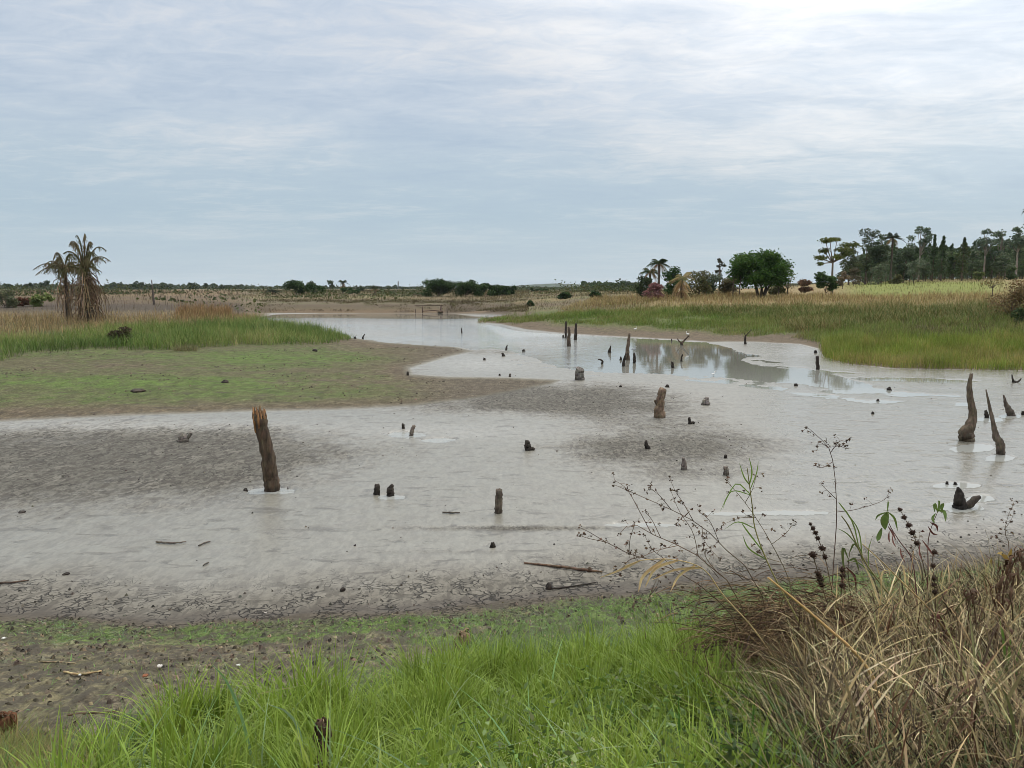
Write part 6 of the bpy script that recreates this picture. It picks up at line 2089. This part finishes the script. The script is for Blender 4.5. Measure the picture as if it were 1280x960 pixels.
twiggy('low bare weed spreading left over the cracked rim', [(960, 830), (920, 780), (895, 748), (860, 722), (820, 702), (780, 690), (742, 668), (726, 660)],
       [[(850, 716), (830, 700), (818, 690), (810, 678)], [(800, 697), (785, 702), (775, 718)], [(885, 740), (862, 745), (845, 756)], [(790, 692), (788, 672), (794, 655)], [(755, 676), (735, 672), (722, 668)]], (975, 890), .0038, srgb(98, 80, 66), seed=4)
twiggy('thin bare weed between the long left-leaning one and the leafy cane', [(1015, 800), (990, 740), (975, 700), (950, 655), (925, 620), (908, 602)],
       [[(968, 688), (985, 668), (990, 655)], [(945, 648), (925, 648), (905, 655)], [(980, 712), (960, 700), (948, 690)], [(932, 630), (940, 612), (945, 595)]], (1020, 880), .0034, srgb(120, 104, 80), seed=5)
twiggy('dark low branch reaching left under the overhanging brush', [(1050, 850), (990, 825), (945, 808), (900, 795), (862, 786), (845, 788)],
       [[(960, 812), (940, 826), (915, 850)], [(915, 800), (900, 788), (880, 775)], [(945, 808), (925, 830), (915, 860)]], (1060, 900), .005, srgb(122, 100, 76), seed=6, seeds=False)
twiggy('drooping brown withered branch hanging in front of the green grass', [(985, 842), (955, 832), (925, 842), (912, 858), (890, 858), (886, 845)],
       [[(915, 858), (914, 870), (917, 888)], [(890, 856), (886, 880), (885, 895)], [(886, 846), (882, 825), (879, 808), (884, 800)], [(905, 860), (908, 875), (912, 886)]], (1000, 900), .005, srgb(78, 58, 46), seed=7)
for k, (lab, pix, buv) in enumerate([
        ('sparse bare weed at the right border above the wilted brown plant', [(1268, 720), (1262, 690), (1256, 665), (1262, 640), (1270, 628)], (1270, 800)),
        ('short bare weed between the ball-headed stems and the wilted brown plant', [(1165, 740), (1152, 710), (1138, 692), (1128, 690)], (1168, 800)),
        ('fine upright weed in the turf left of the dry thicket', [(812, 800), (806, 775), (812, 745), (822, 722)], (812, 850))]):
    twiggy(lab, pix, [[pix[2], (pix[2][0] + 10, pix[2][1] - 14), (pix[2][0] + 12, pix[2][1] - 26)], [pix[1], (pix[1][0] - 10, pix[1][1] - 14), (pix[1][0] - 16, pix[1][1] - 20)]], buv, .003, srgb(112, 92, 74), seed=20 + k)


# canes: thick straw stalks, broken or leaning
def cane(label, pix, buv, r, col, dy=.3, leafs=(), lc=None, green_tip=None, seed=0):
    root, b = plant_root('straw_cane', label, 'cane', *buv, 'thick canes leaning in the dry thicket')
    p = px_path(pix, b[1], b[1] - dy, b)
    rng = np.random.default_rng(seed)
    q = smooth_path(p, 30)
    rad = np.linspace(r, r * .45, 30) * (1 + .22 * (np.arange(30) % 6 == 0))
    V, Q = tube(q, rad, 8, .05, seed)
    MB().add(V, Q, jitter(col, len(V), .18, rng, .05)).build('stalk', M_DRY, root)
    if leafs:
        mb = MB()
        for (pp, w) in leafs:
            e = px_path(pp, b[1] - dy * .8, b[1] - dy * 1.2, b)
            k = np.argmin(np.linalg.norm((q - e[0])[:, [0, 2]], axis=1))
            e[:, 1] += np.linspace(q[k, 1] - e[0, 1], 0, len(e))
            e[0] = q[k]
            e = smooth_path(e, 9)
            t = np.linspace(0, 1, 9)
            tg_ = np.gradient(e, axis=0)
            sd_ = np.cross(tg_, [0, 1, .25])
            sd_ /= np.linalg.norm(sd_, axis=1)[:, None] + 1e-9
            ww = w * np.sin(PI * np.clip(.12 + .88 * t, 0, 1)) ** .6 * (1 - t * .3)
            V = np.stack([e - sd_ * ww[:, None] / 2, e + [0, w * .25, 0], e + sd_ * ww[:, None] / 2], 1).reshape(-1, 3)
            i = np.arange(8)[:, None] * 3
            kk = np.arange(2)[None, :]
            Qf = np.stack([i + kk, i + kk + 1, i + kk + 4, i + kk + 3], -1).reshape(-1, 4)
            mb.add(V, Qf, jitter(lc if lc is not None else col, len(V), .15, rng, .06))
        mb.build('leaves', M_GRASS, root)
    return root


cane('thick pale broken cane slanting down to the right across the thicket', [(1134, 985), (1120, 940), (1105, 888), (1090, 845), (1068, 815), (1035, 785), (1000, 755), (960, 722)], (1134, 985), .0085, srgb(190, 156, 104), .1)
cane('grassy cane leaning left with green leaf tufts near its top', [(1040, 860), (1000, 780), (965, 715), (945, 665), (940, 630), (936, 600), (934, 585)], (1040, 900), .0045, srgb(150, 142, 92), .25,
     [([(938, 605), (930, 596), (924, 578)], .008), ([(938, 608), (940, 590), (936, 570)], .009), ([(940, 612), (946, 592), (948, 576)], .007), ([(940, 618), (922, 605), (908, 625), (904, 636)], .008), ([(942, 622), (915, 615), (900, 640)], .007), ([(948, 668), (925, 655), (905, 662)], .008), ([(960, 700), (938, 668), (926, 652)], .009), ([(962, 705), (940, 690), (928, 668)], .009)], srgb(118, 142, 70))
cane('stout olive cane leaning left, with narrow green leaves, right of the tallest weed', [(1165, 810), (1135, 770), (1105, 735), (1080, 700), (1062, 660), (1052, 645)], (1170, 860), .0068, srgb(140, 132, 88), .2,
     [([(1075, 690), (1068, 655), (1052, 632), (1048, 628)], .010), ([(1082, 700), (1075, 665), (1058, 640)], .009), ([(1072, 685), (1060, 668), (1046, 660)], .008), ([(1090, 715), (1088, 690), (1090, 672)], .008), ([(1098, 725), (1076, 706), (1056, 700)], .009)], srgb(108, 126, 66))
cane('straw cane with drooping pale leaves reaching left over the rim', [(985, 850), (945, 790), (905, 745), (880, 712), (845, 700), (805, 700), (780, 708)], (990, 900), .004, srgb(186, 162, 116), .2,
     [([(830, 699), (805, 720), (798, 740)], .022), ([(850, 702), (820, 712), (806, 735)], .022), ([(800, 700), (775, 712), (750, 722)], .016), ([(870, 708), (850, 722), (838, 740)], .02), ([(880, 715), (845, 715), (815, 725)], .018)], srgb(196, 170, 124))
cane('upright straw cane with curled pale leaves in the middle of the thicket', [(1098, 880), (1096, 820), (1098, 770), (1102, 735), (1094, 700)], (1098, 900), .0045, srgb(200, 176, 128), .1,
     [([(1100, 745), (1104, 715), (1120, 716)], .010), ([(1098, 760), (1090, 725), (1076, 698)], .010), ([(1100, 770), (1118, 745), (1124, 735)], .008), ([(1098, 790), (1112, 762), (1116, 748)], .008), ([(1099, 800), (1130, 784), (1150, 788)], .010)], srgb(206, 184, 138))
cane('long straight straw cane crossing to the upper left above the broken one', [(1230, 870), (1200, 815), (1165, 765), (1130, 730), (1100, 700), (1078, 680)], (1232, 900), .005, srgb(178, 152, 108), .2,
     [([(1140, 740), (1132, 712), (1124, 706)], .010), ([(1165, 768), (1190, 740), (1198, 738)], .009)], srgb(200, 178, 132))
cane('pale bent straw cane at the right border of the thicket', [(1290, 880), (1275, 830), (1262, 790), (1250, 770), (1225, 758)], (1292, 900), .005, srgb(186, 160, 116), .1,
     [([(1262, 790), (1285, 760), (1290, 745)], .012), ([(1255, 775), (1235, 790), (1222, 800)], .010)], srgb(190, 166, 124))


# stems with ball-shaped dry seed heads
def ball_stem(label, pix, buv, balls, col=srgb(104, 88, 70), dy=.2, seed=0, r=.0042):
    root, b = plant_root('ball_headed_stem', label, 'weed', *buv, 'dry stems with dark seed balls')
    p = px_path(pix, b[1], b[1] - dy, b)
    p = np.vstack([[p[0, 0] * 0, 0, -.02], p])
    q = smooth_path(p, 30)
    V, Q = tube(q, np.linspace(r, r * .5, 30), 6, .06, seed)
    MB().add(V, Q, jitter(col, len(V), .2, RF, .06)).build('stem', M_TWIG, root)
    rng = np.random.default_rng(seed)
    for (u, v, s_) in balls:
        c0 = pt(u, v, b[1] - dy) - b
        k = np.argmin(np.linalg.norm((q - c0)[:, [0, 2]], axis=1))
        c = q[k]
        R = s_ / F * (b[1] - dy) / 2 * 0.9
        mb = MB()
        zz = np.linspace(-1, 1, 7)
        V, Q = tube(np.stack([c[0] + 0 * zz, c[1] + 0 * zz, c[2] + zz * R * .78], 1), R * .8 * np.sqrt(1 - zz ** 2 * .96), 9, .2, seed)
        mb.add(V, Q, jitter(srgb(58, 44, 36), len(V), .3, rng))
        d = rng.normal(size=(60, 3))
        d /= np.linalg.norm(d, axis=1)[:, None]
        a = c + d * R * .7
        e = c + d * R * (1.15 + .3 * rng.random((60, 1)))
        sd_ = np.cross(d, rng.normal(size=(60, 3)))
        sd_ /= np.linalg.norm(sd_, axis=1)[:, None]
        Vv = np.stack([a - sd_ * R * .12, a + sd_ * R * .12, e + sd_ * R * .03, e - sd_ * R * .03], 1).reshape(-1, 3)
        mb.add(Vv, np.arange(240).reshape(-1, 4), jitter(srgb(76, 58, 46), 240, .3, rng))
        mb.build('seed_head', M_DRY, root)


ball_stem('ball-headed stem with four dark balls above a forked leafy shoot, nearest the triangular stump', [(1160, 740), (1156, 715), (1150, 690), (1140, 665), (1125, 637)], (1165, 830), [(1125.5, 637, 6.5), (1130.5, 646, 8), (1137, 656.5, 8.5), (1147.5, 668, 9), (1157.5, 680, 9)], seed=1)
ball_stem('ball-headed stem with a column of small balls, left of the tallest weed', [(1050, 790), (1042, 750), (1032, 700), (1022, 672), (1013, 655)], (1055, 850), [(1013, 655, 5), (1016.5, 660, 7), (1020.5, 668, 7.5), (1023.5, 676, 7.5), (1029, 690, 10), (1036, 700, 8)], seed=2)
ball_stem('ball-headed stem with clustered balls low in the left part of the thicket', [(1050, 830), (1042, 780), (1028, 735), (1018, 700), (1015, 690)], (1052, 870), [(1016, 698, 11), (1027, 722, 10), (1030, 735, 11), (1042, 730, 9), (1043, 740, 10)], seed=3)
ball_stem('ball-headed stem standing straight with balls one above another in the thicket', [(1172, 850), (1170, 790), (1169, 745), (1166, 700), (1168, 690)], (1172, 880), [(1164, 715, 8), (1168, 728, 9), (1169, 742, 9), (1172, 750, 9), (1167, 690, 8)], seed=4)
ball_stem('ball-headed stem leaning right near the clustered one', [(1048, 810), (1050, 760), (1053, 725), (1053, 712)], (1046, 870), [(1037, 698, 9), (1050, 726, 9), (1054, 738, 10)], seed=5)


# leafy shoots
def leafy_shoot(label, pix, buv, leafs, stemcol, seed=0, r=.004, dy=.2, name='leafy_shoot', withered=(), lw=.014, lcol=srgb(96, 114, 58)):
    root, b = plant_root(name, label, 'plant', *buv, 'leafy shoots above the dry thicket')
    p = px_path(pix, b[1], b[1] - dy, b)
    stem_mesh([(p, r, r * .5, stemcol)], M_TWIG, root, 'stem', 6, seed)
    q = smooth_path(p, 30)
    mb, mw = MB(), MB()
    for lst, dst, col in ((leafs, mb, lcol), (withered, mw, srgb(92, 58, 50))):
        for (pp, w) in lst:
            e = px_path(pp, b[1] - dy, b[1] - dy * (.6 + .8 * RF.random()), b)
            k = np.argmin(np.linalg.norm((q - e[0])[:, [0, 2]], axis=1))
            e[:, 1] += np.linspace(q[k, 1] - e[0, 1], 0, len(e))
            e = smooth_path(e, 9)
            t = np.linspace(0, 1, 9)
            tg_ = np.gradient(e, axis=0)
            sd_ = np.cross(tg_, [.2, 1, .1])
            sd_ /= np.linalg.norm(sd_, axis=1)[:, None] + 1e-9
            ww = w * np.sin(PI * np.clip(.04 + .95 * t, 0, 1)) ** .8
            V = np.stack([e - sd_ * ww[:, None] / 2 + [0, -w * .12, 0], e, e + sd_ * ww[:, None] / 2 + [0, -w * .12, 0]], 1).reshape(-1, 3)
            i = np.arange(8)[:, None] * 3
            kk = np.arange(2)[None, :]
            dst.add(V, np.stack([i + kk, i + kk + 1, i + kk + 4, i + kk + 3], -1).reshape(-1, 4), jitter(col, len(V), .18, RF, .08))
    if mb.n:
        mb.build('leaves', M_GRASS, root)
    if mw.n:
        mw.build('withered_leaves', M_DRY, root)
    return root


leafy_shoot('leafy shoot with a broad drooping green leaf and reddish stem, left of two', [(1146, 745), (1140, 700), (1124, 676), (1112, 656), (1108, 640)], (1150, 840),
            [([(1109, 640), (1105, 650), (1106, 662)], .05), ([(1110, 640), (1118, 648), (1122, 664)], .014), ([(1109, 640), (1098, 644), (1094, 650)], .012), ([(1109, 640), (1110, 630), (1110, 626)], .010), ([(1106, 662), (1100, 672), (1096, 676)], .03)], srgb(112, 76, 70), 1,
            withered=[([(1114, 660), (1118, 668), (1120, 676)], .012), ([(1118, 668), (1114, 674), (1112, 678)], .012), ([(1122, 672), (1120, 680), (1120, 684)], .010), ([(1136, 692), (1132, 698), (1132, 704)], .010)])
leafy_shoot('leafy shoot with small curled green leaves on a reddish stem, right of two', [(1158, 760), (1160, 715), (1160, 680), (1164, 660), (1172, 640)], (1160, 840),
            [([(1172, 640), (1168, 630), (1168, 640)], .02), ([(1172, 640), (1178, 630), (1176, 642)], .02), ([(1172, 638), (1180, 640), (1182, 652)], .022), ([(1170, 642), (1166, 648), (1168, 654)], .018), ([(1172, 640), (1174, 628), (1172, 626)], .012)], srgb(104, 68, 62), 2,
            withered=[([(1166, 655), (1172, 658), (1172, 664)], .014), ([(1164, 660), (1168, 668), (1172, 668)], .012), ([(1162, 668), (1156, 666), (1154, 662)], .012), ([(1160, 684), (1154, 694), (1152, 700)], .010), ([(1161, 680), (1166, 690), (1168, 696)], .012)])
leafy_shoot('fresh pale green shoot with long narrow leaves at the bottom of the thicket', [(1172, 990), (1170, 960), (1168, 942)], (1172, 990),
            [([(1168, 945), (1150, 930), (1138, 928)], .018), ([(1168, 942), (1178, 925), (1190, 915)], .020), ([(1168, 944), (1192, 938), (1208, 946)], .020), ([(1169, 950), (1150, 950), (1132, 958)], .020), ([(1169, 952), (1192, 956), (1204, 964)], .020), ([(1168, 942), (1160, 922), (1164, 912)], .014)], srgb(112, 128, 74), 3, dy=.05, lcol=srgb(132, 154, 100))
leafy_shoot('dark narrow-leaved green shoot beside the foot of the stout olive cane', [(1068, 800), (1064, 750), (1060, 715), (1062, 690)], (1070, 860),
            [([(1062, 700), (1055, 685), (1054, 700), (1056, 716)], .016), ([(1062, 692), (1068, 680), (1076, 690), (1078, 705)], .016), ([(1061, 705), (1070, 700), (1074, 715)], .014)], srgb(96, 86, 60), 4,
            withered=[([(1060, 715), (1055, 728), (1057, 742)], .016), ([(1061, 712), (1070, 722), (1070, 738)], .014)], lcol=srgb(86, 96, 56))
leafy_shoot('blade-leaved green clump at the right border of the thicket', [(1262, 900), (1260, 850), (1258, 820)], (1262, 930),
            [([(1260, 850), (1256, 800), (1248, 770)], .012), ([(1260, 860), (1264, 815), (1262, 790)], .012), ([(1260, 860), (1280, 835), (1296, 830)], .016), ([(1260, 870), (1240, 840), (1228, 828)], .012), ([(1260, 865), (1272, 830), (1278, 800)], .012)], srgb(96, 118, 58), 5, dy=.05, lcol=srgb(96, 124, 56))


def wilted(label, pix, buv, n, spread, col, seed, stemcol=srgb(96, 74, 58), size=.06, dy=.1, yellow=False):
    root, b = plant_root('wilted_plant', label, 'plant', *buv)
    rng = np.random.default_rng(seed)
    p = px_path(pix, b[1], b[1] - dy, b)
    stem_mesh([(p, .006, .003, stemcol)], M_TWIG, root, 'stem', 6, seed)
    q = smooth_path(p, 40)
    mb = MB()
    for k in range(n):
        c = q[rng.integers(8, 40)]
        a = rng.random() * 2 * PI
        L = size * (.6 + .8 * rng.random())
        e = np.array([c, c + [math.cos(a) * L * .5 * spread, math.sin(a) * L * .5 * spread, L * .15], c + [math.cos(a) * L * .7 * spread, math.sin(a) * L * .7 * spread, -L * .5], c + [math.cos(a) * L * .5 * spread, math.sin(a) * L * .5 * spread, -L * 1.2]])
        e = smooth_path(e, 8)
        e += rng.normal(size=e.shape) * L * .05
        t = np.linspace(0, 1, 8)
        sd_ = np.array([-math.sin(a), math.cos(a), .2])
        ww = L * .34 * np.sin(PI * np.clip(.06 + .9 * t, 0, 1)) * (.6 + .5 * rng.random(8))
        nrm = np.array([math.cos(a), math.sin(a), 0])
        V = np.stack([e - sd_ * ww[:, None] / 2, e + nrm * L * .08, e + sd_ * ww[:, None] / 2], 1).reshape(-1, 3)
        i = np.arange(7)[:, None] * 3
        kk = np.arange(2)[None, :]
        mb.add(V, np.stack([i + kk, i + kk + 1, i + kk + 4, i + kk + 3], -1).reshape(-1, 4), jitter(col, len(V), .3, rng, .08))
    mb.build('withered_leaves', M_DRY, root)
    if yellow:
        mb = MB()
        P = np.array([pt(u, v, b[1] - dy) - b for u, v in [(1262, 690), (1250, 692), (1240, 702), (1256, 696)]])
        V, Q, C = leaves(P, np.array([.06, .055, .05, .05]), jitter(srgb(150, 124, 60), 4, .15, rng), rng, .5)
        mb.add(V, Q, C).build('yellow_leaves', M_GRASS, root)


wilted('large wilted plant with dark brown curled leaves at the right border', [(1262, 850), (1256, 790), (1254, 740), (1268, 702), (1282, 684)], (1262, 900), 90, 1.5, srgb(96, 74, 58), 1, yellow=True, size=.042)
wilted('wilted reddish-brown plant with drooping leaves in the middle of the thicket', [(1186, 880), (1184, 820), (1180, 780), (1172, 766)], (1186, 900), 34, 1.3, srgb(92, 58, 50), 2, size=.04)
wilted('second wilted dark plant between the reddish one and the right border', [(1225, 870), (1222, 810), (1218, 760), (1212, 735)], (1225, 900), 50, 1.4, srgb(88, 68, 54), 3, size=.038)
wilted('withered dark brown seed stalk standing in the green grass near the bottom', [(402, 1000), (403, 950), (402, 915), (404, 900)], (402, 1000), 40, .7, srgb(84, 66, 54), 4, stemcol=srgb(190, 168, 130), size=.05, dy=.02)
wilted('rusty brown withered clump on the dirt at the lower left border', [(4, 925), (6, 912), (4, 900), (8, 893)], (4, 925), 60, 1.4, srgb(98, 66, 46), 5, size=.045, dy=.02)
wilted('dry brown sedge tuft on the turf behind the long green grass', [(578, 812), (578, 804), (580, 796), (579, 790)], (578, 812), 50, 1.6, srgb(128, 106, 84), 6, size=.06, dy=.02)

# stiff green blades standing singly in the grass
for k, (lab, pix, buv, w) in enumerate([
        ('single stiff green blade before the weeds, left of the withered hanging branch', [(850, 960), (849, 910), (848, 868)], (850, 985), .012),
        ('single stiff green blade under the overhanging dead brush', [(938, 950), (940, 910), (944, 868)], (938, 985), .012),
        ('broad bluish blade leaning right out of the left green grass', [(318, 960), (300, 890), (282, 850), (266, 832)], (322, 985), .014),
        ('long arching bluish blade in the middle of the green grass', [(382, 980), (374, 915), (358, 890), (336, 881)], (384, 995), .016),
        ('pale stem of grass leaning right with a whitish tip, left of centre', [(318, 868), (350, 862), (382, 856)], (300, 930), .010)]):
    root, b = plant_root('grass_blade', lab, 'grass blade', *buv, 'single large blades in the green grass')
    e = smooth_path(px_path(pix, b[1], b[1] - .1, b), 12)
    e[0] = [0, 0, 0]
    t = np.linspace(0, 1, 12)
    tg_ = np.gradient(e, axis=0)
    sd_ = np.cross(tg_, [0, 1, .15])
    sd_ /= np.linalg.norm(sd_, axis=1)[:, None] + 1e-9
    ww = w * np.clip(1 - t ** 3, .05, 1)
    Vv = np.stack([e - sd_ * ww[:, None] / 2, e + [0, w * .25, 0], e + sd_ * ww[:, None] / 2], 1).reshape(-1, 3)
    i = np.arange(11)[:, None] * 3
    kk = np.arange(2)[None, :]
    MB().add(Vv, np.stack([i + kk, i + kk + 1, i + kk + 4, i + kk + 3], -1).reshape(-1, 4), jitter([srgb(84, 124, 52), srgb(84, 124, 52), srgb(118, 150, 100), srgb(132, 152, 114), srgb(170, 174, 112)][k], len(Vv), .1, RF)).build('blade', M_GRASS, root)

# ---------------------------------------------------------------- air
hz = MB()
hx, hy0, hy1, z0_, z1_ = 3100.0, -3100.0, 3100.0, float(Z.min()) - 1.0, 42.0
c8 = np.array([(-hx, hy0, z0_), (hx, hy0, z0_), (hx, hy1, z0_), (-hx, hy1, z0_), (-hx, hy0, z1_), (hx, hy0, z1_), (hx, hy1, z1_), (-hx, hy1, z1_)])
hm, nt, nd, lk = new_mat('pale_air')
vo_ = N(nd, 'ShaderNodeVolumePrincipled')
vo_.inputs['Color'].default_value = (0.80, 0.90, 1.0, 1)
vo_.inputs['Density'].default_value = 0.00006
vo_.inputs['Anisotropy'].default_value = 0.2
ho = N(nd, 'ShaderNodeOutputMaterial')
lk.new(vo_.outputs[0], ho.inputs['Volume'])
haze = np_mesh('haze', c8, np.array([(0, 3, 2, 1), (4, 5, 6, 7), (0, 1, 5, 4), (1, 2, 6, 5), (2, 3, 7, 6), (3, 0, 4, 7)]), hm)
tag(haze, 'thin pale haze over the far plain', 'haze', kind='stuff')
